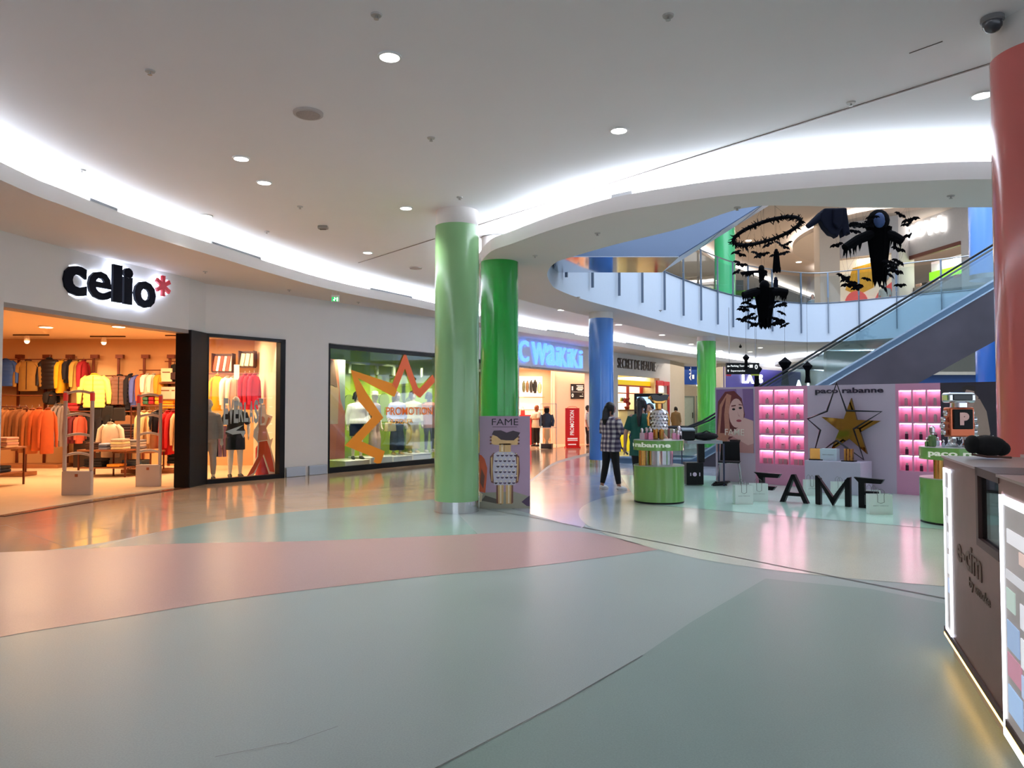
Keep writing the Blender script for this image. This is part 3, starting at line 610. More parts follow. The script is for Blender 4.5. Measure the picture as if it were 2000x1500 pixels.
def figure(name, label, cat, loc, rz, h=1.65, skin=(196, 150, 128), pose=None, top=None, bottom=None, shoes=None, hair=None, face=True, group=None, vox=.0075, coat=None, hat=None, headturn=0, bald=False):
    P = dict(aL=((.145, .01, .63), (.15, -.03, .48)), aR=((-.145, .01, .63), (-.15, -.03, .48)), lL=((.055, -.01, .285), (.06, .0, .045)), lR=((-.055, -.01, .285), (-.06, .0, .045)), lean=0)
    P.update(pose or {}); root = thing(name, label, cat, loc, rz, group); H = h; S = lambda p: Vector(p)*H
    SK = mat(skin, .5, noise=.04, name='skin'); tw = lambda z: P['lean']*max(z-.5, 0)
    m = MB(); T = [(.465, .05, .075), (.50, .066, .098), (.54, .066, .10), (.60, .052, .078), (.68, .057, .082), (.745, .063, .094), (.79, .055, .098), (.82, .042, .072), (.842, .034, .036), (.87, .030, .030), (.905, .030, .030)]
    m.tube([S((0, tw(z), z)) for z, _, _ in T], [(a*H, b*H) for _, a, b in T], 14)
    hc = S((0, tw(.93)-.006, .932)); R = Matrix.Rotation(headturn, 4, 'Z')
    m.ball(hc, (.046*H, .056*H, .066*H), 14, M=R)
    m.ball(hc+R @ S((0, -.022, -.03)), (.033*H, .034*H, .032*H), 10, M=R); m.ball(hc+R @ S((0, -.056, -.008)), (.0075*H, .011*H, .013*H), 8, M=R)
    for sx in (-1, 1): m.ball(hc+R @ S((.046*sx, .004, -.006)), (.006*H, .012*H, .017*H), 8, M=R)
    for s, nm in ((1, 'L'), (-1, 'R')):
        e, w = P['a'+nm]; sh = (.098*s, tw(.8), .795); e = (e[0], e[1]+tw(e[2]), e[2]); w = (w[0], w[1]+tw(w[2]), w[2])
        m.tube([S(sh), S(lerp(sh, e, .5)), S(e), S(lerp(e, w, .4)), S(w)], [.030*H, .027*H, .0225*H, .0225*H, .0150*H], 10)
        m.ball(S(sh), .033*H, 10); d = Vector(w)-Vector(e); hand(m, S(w), d, s, H)
        kn, an = P['l'+nm]; hp = (.05*s, 0, .49)
        m.tube([S(hp), S(lerp(hp, kn, .5)), S(kn), S(lerp(kn, an, .35)), S(an)], [.056*H, .050*H, .034*H, .034*H, .020*H], 12)
        fd = Vector((0.12*s, -1, 0)); m.tube([S(an)+Vector((0, .01*H, -.005*H)), S(an)+fd*.05*H-Vector((0, 0, .02*H)), S(an)+fd*.095*H-Vector((0, 0, .032*H))], [.022*H, .02*H, .013*H], 8)
    m.build('body', [SK], root, remesh=vox)
    if shoes:
        SM = mat(shoes, .5, noise=.05, name='shoe')
        for s, nm in ((1, 'L'), (-1, 'R')):
            an = S(P['l'+nm][1]); fd = Vector((0.12*s, -1, 0)).normalized(); z0 = max(an.z-.045*H, 0)
            m = MB(); B = Vector((an.x, an.y, z0))
            m.tube([B+Vector((0, .026*H, .016*H)), B+Vector((0, .012*H, .026*H)), B+fd*.03*H+Vector((0, 0, .026*H)), B+fd*.08*H+Vector((0, 0, .017*H)), B+fd*.112*H+Vector((0, 0, .012*H))], [.014*H, .027*H, .026*H, .022*H, .011*H], 10, flat=1)
            m.v = [(a, b, max(c, z0+.003)) for a, b, c in m.v]; sh = m.build('shoe', [SM], root, smooth=True)
            m = MB(); m.tube([B+Vector((0, .03*H, .004*H)), B+fd*.05*H+Vector((0, 0, .004*H)), B+fd*.112*H+Vector((0, 0, .004*H))], [(.02*H, .006*H), (.027*H, .006*H), (.014*H, .006*H)], 8); m.v = [(a, b, min(max(c, z0), z0+.012)) for a, b, c in m.v]; m.build('sole', [mat((225, 222, 216) if sum(shoes) > 200 else (30, 30, 32), .6, name='rubber')], sh)
    if bottom:
        c, kind, zl = bottom; BM = c if not isinstance(c, tuple) else mat(c, .8, noise=.12, scale=14, name='trouser_cloth')
        m = MB()
        if kind == 'skirt':
            m.tube([S((0, 0, z)) for z in (zl, (zl+.56)/2, .56, .585)], [(.085*H, .12*H), (.08*H, .112*H), (.068*H, .094*H), (.06*H, .085*H)], 16)
        else:
            k = {'slim': 1.06, 'loose': 1.35, 'wide': 1.75}[kind]
            m.tube([S((0, 0, z)) for z in (.462, .50, .54, .585, .60)], [(.052*H, .08*H), (.072*H, .104*H), (.071*H, .105*H), (.058*H, .086*H), (.055*H, .082*H)], 14)
            for s, nm in ((1, 'L'), (-1, 'R')):
                kn, an = P['l'+nm]; hp = (.05*s, 0, .49); pts = [hp, lerp(hp, kn, .5), kn, lerp(kn, an, .4), lerp(kn, an, .88)]; rs = [.058, .052, .037*k, .036*k, .026*k if kind != 'wide' else .062]
                if zl > .3: f = (.49-zl)/.205; pts = [hp, lerp(hp, kn, f*.5), lerp(hp, kn, f)]; rs = [.062, .062, .060]
                m.tube([S(p) for p in pts], [r*H*1.03 for r in rs], 12)
        m.build('trousers' if kind != 'skirt' else 'skirt', [BM], root, remesh=vox*1.2)
    if top:
        c, sl, zl, k = top; TM = c if not isinstance(c, tuple) else mat(c, .8, noise=.1, scale=14, name='shirt_cloth')
        m = MB(); zs = [zl, (zl+.58)/2+.02, .60, .68, .745, .79, .822, .836]; rr = [(.073, .108), (.072, .106), (.064, .094), (.064, .092), (.069, .102), (.062, .106), (.046, .074), (.036, .04)]
        m.tube([S((0, tw(z), z)) for z in zs], [(a*H*k, b*H*k) for a, b in rr], 16)
        for s, nm in ((1, 'L'), (-1, 'R')):
            e, w = P['a'+nm]; sh = (.098*s, tw(.8), .797); e = (e[0], e[1]+tw(e[2]), e[2]); w = (w[0], w[1]+tw(w[2]), w[2])
            pts = [sh, lerp(sh, e, .5), lerp(sh, e, min(sl, 1)*.98)]; rs = [.038, .035, .034]
            if sl > 1: pts += [lerp(e, w, .4), lerp(e, w, (sl-1)*.95)]; rs[2] = .029; rs += [.027, .023]
            m.tube([S(p) for p in pts], [r*H*k for r in rs], 10)
        m.build('shirt', [TM], root, remesh=vox*1.2)
    if hair:
        c, zl = hair; HM = mat(c, .38, noise=.25, scale=60, name='hair')
        m = MB(); m.ball(hc+R @ S((0, .012, .012)), (.053*H, .060*H, .064*H), 14, M=R)
        if zl < .93:
            pts = [hc+R @ S((0, .03, .01)), hc+R @ S((0, .052, -.05)), S((0, tw(.8)+.068, .80)), S((0, tw(zl)+.074, zl))] if zl < .85 else [hc+R @ S((0, .03, 0)), hc+R @ S((0, .03, -.05))]
            m.tube(pts, [(.03*H, .05*H), (.026*H, .056*H), (.024*H, .058*H), (.012*H, .035*H)][:len(pts)], 12)
            for s in (-1, 1): m.tube([hc+R @ S((.04*s, -.012, .03)), hc+R @ S((.05*s, -.005, -.02)), hc+R @ S((.05*s, .01, -.075))], [.012*H, .017*H, .012*H], 8)
        m.build('hair', [HM], root, remesh=vox)
    if hat:
        m = MB(); o = hc+S((0, 0, .028)); m.lathe([(.095*H, 0), (.094*H, .006*H), (.055*H, .008*H), (.05*H, .05*H), (.03*H, .058*H)], o, 20); m.build('hat', [mat(hat, .8, name='felt')], root, smooth=True)
    if face:
        EM = mat((30, 20, 18), .3, noise=0, name='eye'); 
        for sx in (-1, 1): m = MB(); m.ball(hc+R @ S((.017*sx, -.0515, .004)), (.0065*H, .004*H, .0035*H), 8, M=R); m.build('eye', [EM], root)
        m = MB(); m.ball(hc+R @ S((0, -.0525, -.033)), (.013*H, .004*H, .0035*H), 8, M=R); m.build('mouth', [mat((150, 70, 70), .5, noise=0, name='lips')], root)
        m = MB()
        for sx in (-1, 1): m.ball(hc+R @ S((.017*sx, -.0525, .016)), (.011*H, .003*H, .002*H), 6, M=R)
        m.build('eyebrows', [mat((36, 24, 20), .7, noise=0, name='hair')], root)
    return root

# ================================================================== GARMENTS AND SHOP FITTINGS
def garment(name, label, p, w, h, color, rz=0, group=None, puffer=False, depth=.16, sleeves=True, trim=None, trousers=False, hook=True):
    """hangs from p (top); local -y is its front"""
    t = thing(name, label, {'jacket': 'jacket', 'shirt': 'shirt', 'trousers': 'trousers', 'hoodie': 'hoodie', 'coat': 'coat'}.get(name, 'garment'), p, rz, group)
    M_ = mat(color, .85 if not puffer else .45, noise=.14, scale=11, name='cloth'); m = MB(); bw = w*.33 if sleeves else w*.46; d = depth
    if trousers:
        m.tube([(0, 0, 0), (0, 0, -h*.25)], [(d*.4, w*.4), (d*.45, w*.45)], 12)
        for s in (-1, 1): m.tube([(s*w*.2, 0, -h*.2), (s*w*.22, 0, -h)], [(d*.4, w*.24), (d*.3, w*.2)], 10)
    else:
        Z = [(0, .22, .3), (-.035, .5, .55), (-.09, .88, .8), (-.2, 1.0, 1), (-.45, 1.0, 1), (-.75, 1.02, 1), (-.97, 1.03, .95), (-1, .98, .85)]
        if puffer:
            Z = [(0, .25, .35), (-.04, .6, .6)]
            for k in range(7):
                z = -.08-.13*k; Z += [(z, 1.0, .86), (z-.055, 1.07, 1.08), (z-.11, 1.0, .9)]
        m.tube([(0, 0, z*h) for z, a, b in Z], [(b*d*.5, a*bw) for z, a, b in Z], 14)
        if sleeves:
            for s in (-1, 1): m.tube([(s*bw*.72, 0, -h*.075), (s*bw*1.15, 0, -h*.2), (s*(w*.45), -.01, -h*.55), (s*(w*.46), -.02, -h*.86)], [(d*.32, bw*.22), (d*.34, bw*.30), (d*.3, bw*.26), (d*.22, bw*.18)], 10)
    m.build('garment_body', [M_], t, smooth=True)
    if not trousers:
        m = MB(); m.tube([(bw*.3*cos(a), -d*.25*sin(a)-.01, -.01*h+.02*sin(a)) for a in [pi*k/8 for k in range(17)]], .018, 6, closed=False); m.build('collar', [mat(trim or tuple(int(v*.7) for v in color), .8, name='collar_cloth')], t, smooth=True)
        if trim: m = MB(); m.box((0, -d*.52, -h*.5), (.02, .01, h*.9)); m.build('zip', [mat(trim, .5, name='zip')], t)
    if hook: m = MB(); m.tube([(0, 0, -.02), (0, 0, .05), (0.02, 0, .07), (0, 0, .09)], .004, 6); m.build('hanger_hook', [STEEL], t)
    return t
def folded(label, p, w, d, h, color, n=3, rz=0, group=None):
    t = thing('folded_stack', label, 'folded clothes', p, rz, group)
    for k in range(n):
        m = MB(); m.box((random.uniform(-.01, .01), 0, h*(k+.5)/n), (w*random.uniform(.92, 1), d, h/n*.94)); c = color[k % len(color)] if isinstance(color, list) else color
        m.build('folded_garment', [mat(c, .85, noise=.12, name='cloth')], t, bevel=h/n*.3)
    return t
def rail(label, p, w, z, rz=0, group=None, base=True):
    t = thing('clothes_rail', label, 'clothes rack', p, rz, group); RM = mat((104, 52, 34), .4, .5, name='rail_metal')
    for s in (-1, 1): m = MB(); m.tube([(s*w/2, 0, 0), (s*w/2, 0, z)], .016, 8); m.build('upright', [RM], t, smooth=True)
    m = MB(); m.tube([(-w/2, 0, z), (w/2, 0, z)], .014, 8); m.build('rail_bar', [RM], t, smooth=True)
    if base: m = MB(); m.box((0, 0, .06), (w+.2, .5, .09)); m.build('base_board', [mat((150, 92, 54), .5, noise=.2, name='wood')], t, bevel=.01)
    return t
def table(label, p, w, d, z, rz=0, group=None, shelf=True):
    t = thing('display_table', label, 'table', p, rz, group); WM = mat((142, 84, 48), .5, noise=.2, scale=5, name='wood'); RM = mat((104, 52, 34), .4, .5, name='rail_metal')
    m = MB(); m.box((0, 0, z-.02), (w, d, .04)); m.build('table_top', [WM], t, bevel=.006)
    for sx in (-1, 1):
        for sy in (-1, 1): m = MB(); m.box((sx*(w/2-.03), sy*(d/2-.03), z/2-.02), (.03, .03, z-.04)); m.build('leg', [RM], t)
    if shelf: m = MB(); m.box((0, 0, z*.35), (w-.06, d-.06, .03)); m.build('shelf', [WM], t)
    return t
# ---------------- clothes shop with the big sign
DB = 20.0; ZI = 3.41
WALLW = mat((212, 160, 108), .7, noise=.03, name='wall_paint'); INW = mat((236, 214, 192), .7, noise=.02, name='wall_paint')
m = MB(); m.b2((-17, DB, 0), (-6.3, DB+.15, ZI)); m.b2((-17.1, 8, 0), (-17, DB, ZI)); m.b2((-17, 7.9, 0), (-7.9, 8, ZI)); struct(m, 'wall_shop_back', [WALLW])
m = MB(); pr = atD(497, 800, DB); 
a = Vector((-6.95, DB)); b = Nf+Vector((-.12, .16)); s_ = Seg(a, b); n_ = Vector((-s_.u.y, s_.u.x)); m.hprism([a, b, b+n_*.12, a+n_*.12], 0, ZI); struct(m, 'wall_shop_side', [INW])
m = MB(); cp = [(-17, 8), (-8.1, 8), tuple(Nb-Vector((.02, -.0))), tuple(Nc-Vector((.25, -.1))), tuple(Nd-Vector((.2, -.15))), tuple(Ne-Vector((.2, -.15))), tuple(Nf-Vector((.15, -.2))), (-6.3, DB), (-17, DB)]
m.hprism(cp, ZI, ZI+.05); struct(m, 'ceiling_shop', [mat((240, 206, 168), .8, noise=.02, name='ceiling_paint')])
m = MB(); m.hprism(cp, .0, .012); struct(m, 'floor_shop', [mat((240, 214, 176), .22, noise=.05, scale=3, name='shop_floor')])
# window frame, glass and threshold
sef = Seg(Ne, Nf); m = MB()
t = thing('shop_window', 'black framed shop window between the open entrance and the white pier', 'window', sef.loc, sef.rz)
for x0, x1, z0, z1 in ((0, sef.L, 0, .09), (0, sef.L, ZO-.07, ZO), (sef.L-.13, sef.L, 0, ZO), (-.03, .06, 0, ZO)): m = MB(); m.b2((x0, -.05, z0), (x1, .12, z1)); m.build('frame_bar', [BLACK], t)
m = MB(); m.b2((.06, .03, .09), (sef.L-.13, .042, ZO-.07)); m.build('glass_pane', [GL], t)
sde = Seg(Nd, Ne); m = MB(); m.b2((0, -.06, 0), (sde.L+.02, .26, ZO)); o = m.build('entrance_pillar', [mat((8, 6, 7), .4, spec=.2, noise=.05, name='black_lacquer')], loc=sde.loc, rz=sde.rz, bevel=.01); tag(o, 'glossy black square pillar dividing the shop entrance from its window', 'pillar')
m = MB(); w = Vector((-7.62, 10.3)); m.b2((-7.75, 9.2, 0), (-7.36, 10.42, ZO)); tag(m.build('red_pillar', [mat((180, 20, 30), .3, name='red_lacquer')], bevel=.01), 'thin red upright panel at the far left picture edge', 'panel')
# sign letters
scd = Seg(Nc, Nd); NAVY = mat((6, 10, 26), .6, spec=.12, noise=.03, name='navy_acrylic'); HALO = mat((225, 235, 255), .5, emit=2.4, noise=0, name='halo_light'); SRED = mat((186, 22, 48), .35, emit=.15, noise=.03, name='red_acrylic')
sbd = Seg(Nb, Nd)
t = thing('shop_sign', 'large navy back-lit letters with red asterisk over the clothes shop entrance', 'sign', scd.loc, scd.rz)
for ch, x0, x1, yt, yb, bo in (('c', 113, 160, 519, 578, .035), ('e', 162, 208, 531, 586, .02), ('l', 210, 229, 518, 591, .05), ('i', 231, 250, 524, 595, .05), ('o', 252, 295, 550, 602, .035), ('*', 295, 325, 539, 579, .04)):
    a = scd.at(x0, yb-0, -.03); b = scd.at(x1, yt, -.03); zb = scd.at((x0+x1)/2, yb, -.03)[1]; zt = scd.at((x0+x1)/2, yt, -.03)[1]
    if ch in 'ceo': pass
    # wall below/behind is two runs: keep the letters parallel to the run nearest the entrance
    if ch == '*':
        def arms(g): return [[((a[0]+b[0])/2+(u*cos(q)-v*sin(q))*(b[0]-a[0])*.5, (zb+zt)/2+(u*sin(q)+v*cos(q))*(zt-zb)*.5) for u, v in ((-.17-g, 0), (-.2-g, 1+g), (.2+g, 1+g), (.17+g, 0))] for q in [k*pi/3 for k in range(6)]]
        m = MB(); [m.prism(A, -.15+.0004*i, -.10) for i, A in enumerate(arms(0))]; l = m.build('letter', [SRED], t); l['label'] = 'red asterisk'
        m = MB(); [m.prism(A, -.095+.0004*i, -.045) for i, A in enumerate(arms(.05))]; m.build('halo', [HALO], l); continue
    m = MB(); m.text(ch, a[0], b[0], zb, zt, -.10, .05, bo); l = m.build('letter', [NAVY], t)
    if ch == '*': l['label'] = 'red asterisk'
    e = .022; m = MB(); m.text(ch, a[0]-e, b[0]+e, zb-e, zt+e, -.045, .05, bo); m.build('halo', [HALO], l)
# wall posts and rails
RM = mat((112, 50, 30), .4, .4, name='rail_metal')
for k, x in enumerate((37, 90, 135, 183, 232, 282, 332)):
    p = atD(x, 700, DB-.12); z1 = atD(x, 693, DB-.12).z; t = thing('wall_bracket', 'rust brown wall upright with hooked top, number %s from the left' % ['one', 'two', 'three', 'four', 'five', 'six', 'seven'][k], 'bracket', (p.x, DB-.12, 0), 0, 'wall uprights in the clothes shop')
    m = MB(); m.box((0, 0, z1/2), (.06, .04, z1)); m.build('upright', [RM], t); m = MB(); m.box((.06, -.05, z1-.05), (.2, .1, .1)); m.build('head', [RM], t)
for x0, x1, y, s in ((-60, 180, 702, 'left and highest'), (182, 272, 734, 'behind the yellow and brown puffer jackets'), (272, 322, 723, 'over the coral and white shirts'), (322, 372, 706, 'over the black bags'), (-60, 130, 772, 'over the middle row at left'), (230, 372, 802, 'over the cream and red row')):
    a = atD(x0, y, DB-.35); b = atD(x1, y, DB-.35); m = MB(); m.tube([(a.x, a.y, a.z), (b.x, b.y, a.z)], .014, 8); tag(m.build('hanging_bar', [RM]), 'thin horizontal wall bar, '+s, 'bar')
# shelf boards with dark goods under them
for x0, x1, y, s in ((-40, 110, 772, 'left, under the blue and khaki jackets'), (130, 270, 803, 'middle, under the yellow jacket'), (318, 368, 748, 'right, under the black bags'), (318, 368, 780, 'right, holding yellow folded tops')):
    a = atD(x0, y, DB-.3); b = atD(x1, y, DB-.3); m = MB(); m.b2((a.x, DB-.5, a.z-.02), (b.x, DB-.02, a.z+.01)); tag(m.build('wall_shelf', [mat((120, 66, 36), .5, noise=.15, name='wood')]), 'brown wall shelf, '+s, 'shelf')
def G(name, label, x0, x1, y0, y1, D, color, rz=0, grp=None, **k):
    c = atD((x0+x1)/2, y0, D); w = (x1-x0)/F*D; h = (y1-y0)/F*D
    if abs(rz) > .6: w = .44; rz = min(rz+.25, 1.42)
    garment(name, label, (c.x, c.y, c.z), w, h, color, rz, grp, **k)
DW = DB-.35
G('jacket', 'blue padded jacket hanging at the far left of the top row', -12, 36, 702, 756, DW, (44, 84, 160), puffer=True)
G('jacket', 'khaki jacket with dark collar in the top row', 28, 84, 704, 764, DW, (160, 116, 52), trim=(70, 30, 24))
G('jacket', 'black padded jacket right of the khaki one', 72, 122, 700, 762, DW, (30, 22, 26), puffer=True)
for x0, x1, c, s, y1 in ((108, 132, (240, 176, 20), 'golden yellow', 768), (126, 144, (22, 20, 32), 'black', 748), (141, 156, (196, 152, 70), 'pale tan', 765), (154, 172, (150, 18, 30), 'dark red', 764)):
    G('jacket', s+' jacket hung sideways at the right of the top row', x0, x1, 704, y1, DW, c, rz=1.25, depth=.2)
G('jacket', 'bright yellow quilted jacket lit by a spotlight', 153, 217, 731, 798, DW-.15, (244, 214, 110), puffer=True, trim=(230, 170, 20))
G('jacket', 'taupe puffer jacket with black hood beside the yellow one', 208, 262, 733, 792, DW-.1, (132, 92, 78), puffer=True, trim=(20, 16, 18))
for x0, x1, c, s, y1 in ((246, 262, (24, 22, 34), 'black', 800), (256, 274, (92, 108, 190), 'periwinkle blue', 795), (270, 284, (226, 104, 62), 'coral', 792), (279, 293, (240, 232, 214), 'white', 772), (291, 306, (236, 222, 196), 'cream striped', 772), (304, 320, (224, 150, 40), 'mustard', 775)):
    G('shirt', s+' shirt hung sideways in the upper right row', x0, x1, 731 if c[0] != 92 else 734, y1, DW, c, rz=1.2, depth=.2)
for x0, x1, y0, y1, D, cs in ((270, 318, 772, 790, DW, [(60, 110, 84), (170, 30, 44), (228, 150, 30)]),):
    for k in range(4):
        xx = x0+12*k; c = [(230, 128, 66), (64, 112, 86), (164, 26, 40), (232, 158, 30)][k]
        p = atD(xx+6, y1, DB-.3); folded('%s folded tops on the shelf under the hanging shirts' % ['orange', 'green', 'dark red', 'mustard'][k], p, .15, .3, .2, c, 2)
for x, y, w, h, c, s in ((318, 746, 21, 26, (232, 206, 168), 'tall cream display box on the shelf right of the shirts'), (314, 780, 24, 24, (214, 178, 152), 'wide beige display box on the lower shelf'), (338, 780, 8, 24, (224, 186, 160), 'narrow pink-beige box beside the wide one')):
    p = atD(x, y, DB-.3); m = MB(); m.box((w/F*DB/2, 0, h/F*DB/2), (w/F*DB, .25, h/F*DB)); t = thing('display_box', s, 'box', p); m.build('carton', [mat(c, .7, name='card')], t, bevel=.008); m = MB(); m.box((w/F*DB/2, -.128, h/F*DB*.7), (w/F*DB*.7, .004, .03)); m.build('label_strip', [mat((120, 70, 40), .6, name='print')], t)
for x0, x1, s in ((335, 352, 'left'), (350, 367, 'right')):
    p = atD((x0+x1)/2, 746, DB-.3); w = .24; t = thing('backpack', 'black backpack on the top right shelf, '+s+' one', 'bag', p)
    m = MB(); m.box((0, 0, .24), (w, .16, .46)); m.build('bag_body', [BLACKM], t, bevel=.05, seg=3); m = MB(); m.box((0, -.1, .15), (w*.8, .06, .2)); m.build('pocket', [mat((56, 26, 24), .7, name='cloth')], t, bevel=.02); m = MB(); m.tube([(-.05, 0, .46), (-.04, 0, .54), (.04, 0, .54), (.05, 0, .46)], .01, 6); m.build('carry_loop', [BLACKM], t)
folded('two yellow folded jumpers on the lower right shelf', atD(330, 798, DB-.3), .36, .3, .26, [(230, 150, 34), (240, 168, 40)], 2)
folded('crimson folded jumpers behind the left security gate', atD(146, 806, DB-.3), .34, .3, .26, [(170, 24, 40), (214, 70, 66), (180, 30, 40)], 3)
folded('dark folded jeans stack behind the left gate', atD(175, 806, DB-.3), .4, .3, .2, [(24, 20, 34), (30, 24, 30)], 3)
# dark middle row
for k, (x0, x1, y0, y1, c, s) in enumerate(((88, 112, 765, 790, (26, 16, 16), 'black'), (158, 180, 803, 890, (20, 14, 14), 'black'), (172, 196, 800, 892, (30, 18, 20), 'near black'), (190, 214, 803, 890, (24, 18, 26), 'dark navy'), (206, 228, 800, 880, (18, 14, 16), 'jet black'))):
    G('coat', s+' coat hanging in the dark lower row, number %s from the left' % ['one', 'two', 'three', 'four', 'five'][k], x0, x1, y0, y1, DW, c, rz=1.1, depth=.28)
for k, (x0, x1, y0, y1, c, s) in enumerate(((180, 204, 790, 826, (16, 12, 18), 'black'), (200, 226, 788, 824, (20, 14, 14), 'charcoal'), (222, 250, 792, 824, (24, 16, 16), 'soot black'), (226, 262, 808, 836, (140, 94, 60), 'brown'))):
    p = atD((x0+x1)/2, y1, DB-.4); w = (x1-x0)/F*DB; h = (y1-y0)/F*DB; t = thing('shoulder_bag', s+' bag on the low wall display, left to right number %s' % ['one', 'two', 'three', 'four'][k], 'bag', p)
    m = MB(); m.box((0, 0, h*.45), (w, .25, h*.85), tap=.85); m.build('bag_body', [mat(c, .6, noise=.1, name='leather')], t, bevel=.04, seg=3); m = MB(); m.tube([(-w*.25, -.03, h*.8), (0, -.03, h*1.02), (w*.25, -.03, h*.8)], .012, 6); m.build('strap', [mat(c, .6, noise=.1, name='leather')], t)
m = MB(); a = atD(170, 830, DB-.2); m.b2((-9.6+.0, DB-.75, 0), (-8.35, DB-.2, .7)); tag(m.build('low_cabinet', [mat((38, 22, 18), .5, name='dark_wood')], loc=(-1.75, 0, 0), bevel=.01), 'dark low cabinet against the back wall behind the gates', 'cabinet')
m = MB(); a = fl(60, 912); m.b2((-13.3, DB-1.0, 0), (-11.6, DB-.3, .1)); tag(m.build('low_plinth', [mat((150, 92, 54), .5, noise=.2, name='wood')], bevel=.01), 'low wooden plinth on the floor under the striped shirts', 'plinth')
for k in range(3):
    G('shirt', 'grey striped shirt in the row behind the orange tops, number %s' % ['one', 'two', 'three'][k], 102+8*k, 116+8*k, 790, 872, DW-.5, (126, 112, 108), rz=1.3, depth=.12)
for k, c in enumerate(((120, 20, 30), (96, 18, 26), (190, 84, 60))):
    G('shirt', ['burgundy shirt seen through the left gate', 'darker wine shirt seen through the left gate', 'salmon shirt seen through the left gate'][k], 128+10*k, 146+10*k, 812, 866, DW-.4, c, rz=1.2, depth=.16)
# front rail with tan and orange tops
DR = 16.9
p = fl(40, 925); rail('brown clothes rail with tan and orange tops at the left', (p.x-.35, DR, 0), 1.9, 1.58, 0)
for k, (x0, x1, y1, c, s) in enumerate(((-14, 12, 876, (170, 104, 52), 'camel'), (0, 24, 878, (178, 116, 66), 'tan'), (10, 34, 876, (170, 108, 60), 'light brown'), (26, 48, 880, (140, 84, 44), 'brown'), (38, 62, 884, (150, 90, 48), 'chestnut'), (52, 72, 886, (176, 96, 44), 'caramel'), (66, 86, 880, (186, 82, 26), 'bright orange'), (80, 106, 886, (178, 74, 20), 'deep orange'))):
    G('jacket' if k < 6 else 'hoodie', s+' top hanging on the left front rail', x0, x1, 797+k % 3, y1, DR+.02, c, rz=.75+.05*(k % 3), depth=.14)
p = fl(5, 950); table('wooden low table with folded tops at the far left edge', (fl(0, 945).x-.32, 14.7, 0), 1.9, .8, .78)
for k, (dx, c, n) in enumerate(((-.1, [(228, 200, 168), (200, 160, 140), (190, 150, 110)], 4), (.28, [(232, 190, 150), (210, 150, 130)], 4), (-.5, [(220, 200, 180)], 3))):
    folded('folded %s tops on the far left table' % ['cream', 'pale pink', 'white'][k], (fl(0, 945).x+.25+dx, 14.6, .78), .32, .36, .24-.04*k, c, n)
for k in range(2): folded('navy folded jeans on the lower shelf of the left table' if k else 'black folded jeans on the lower shelf of the left table', (fl(0, 945).x-.05+.42*k, 14.6, .29), .36, .36, .13, [(22, 26, 46), (14, 16, 30)], 2)
# centre table with shirt bust
tx = fl(238, 925).x; table('small wooden table with a cream shirt and folded jeans between the two gates', (tx+.1, 16.9, 0), 1.1, .7, .62)
G('shirt', 'off-white hooded shirt on a stand behind the centre table', 190, 243, 826, 893, 17.35, (226, 206, 180))
folded('dark brown folded trousers on the centre table', (tx-.2, 16.75, .62), .2, .3, .16, [(70, 40, 30)], 3); folded('pale blue folded jeans on the centre table', (tx+.1, 16.75, .62), .2, .3, .14, [(150, 160, 190), (80, 90, 120)], 3)
folded('cream folded jumpers at the right end of the centre table', (tx+.42, 16.75, .62), .3, .34, .24, [(236, 220, 170), (190, 170, 150)], 4); folded('black folded tops on the shelf of the centre table', (tx-.1, 16.75, .24), .42, .34, .18, [(20, 16, 26)], 3); folded('orange folded tops on the shelf of the centre table', (tx+.35, 16.75, .24), .3, .34, .06, [(236, 150, 40)], 1)
t2 = fl(292, 922).x; table('second wooden table behind the right gate', (t2+.12, 17.3, 0), .9, .7, .56); folded('grey and white folded shirts on the second table', (t2+.0, 17.2, .56), .5, .4, .26, [(190, 180, 170), (120, 116, 120), (230, 220, 206)], 5); folded('blue grey folded jeans on the shelf of the second table', (t2+.1, 17.2, .22), .5, .4, .14, [(90, 104, 118)], 3)
folded('plaid folded shirts stacked high behind the second table', atD(258, 868, 18.2), .42, .4, .5, [(52, 34, 40), (40, 28, 34), (80, 50, 54)], 8)
p = fl(330, 925); rail('brown clothes rail with red and cream tops beside the black pillar', (fl(322, 920).x+.1, 17.8, 0), 1.35, 1.60)
for k, (x0, x1, y1, c, s) in enumerate(((272, 288, 878, (226, 190, 136), 'cream'), (283, 299, 878, (222, 180, 128), 'sand'), (294, 312, 876, (214, 176, 124), 'wheat'), (300, 314, 845, (18, 16, 28), 'black'), (318, 334, 888, (214, 14, 22), 'scarlet'), (328, 346, 886, (190, 12, 18), 'deep red'), (342, 356, 880, (214, 176, 130), 'beige'), (352, 366, 880, (224, 190, 150), 'ivory'), (360, 374, 860, (232, 206, 174), 'off-white'))):
    G('jacket', s+' top hanging on the right rail by the black pillar', x0, x1, 803, y1, 17.82, c, rz=.8+.08*(k % 3), depth=.16)
folded('black folded jumpers low behind the red tops', atD(352, 905, 18.4), .5, .4, .35, [(16, 14, 18)], 4)
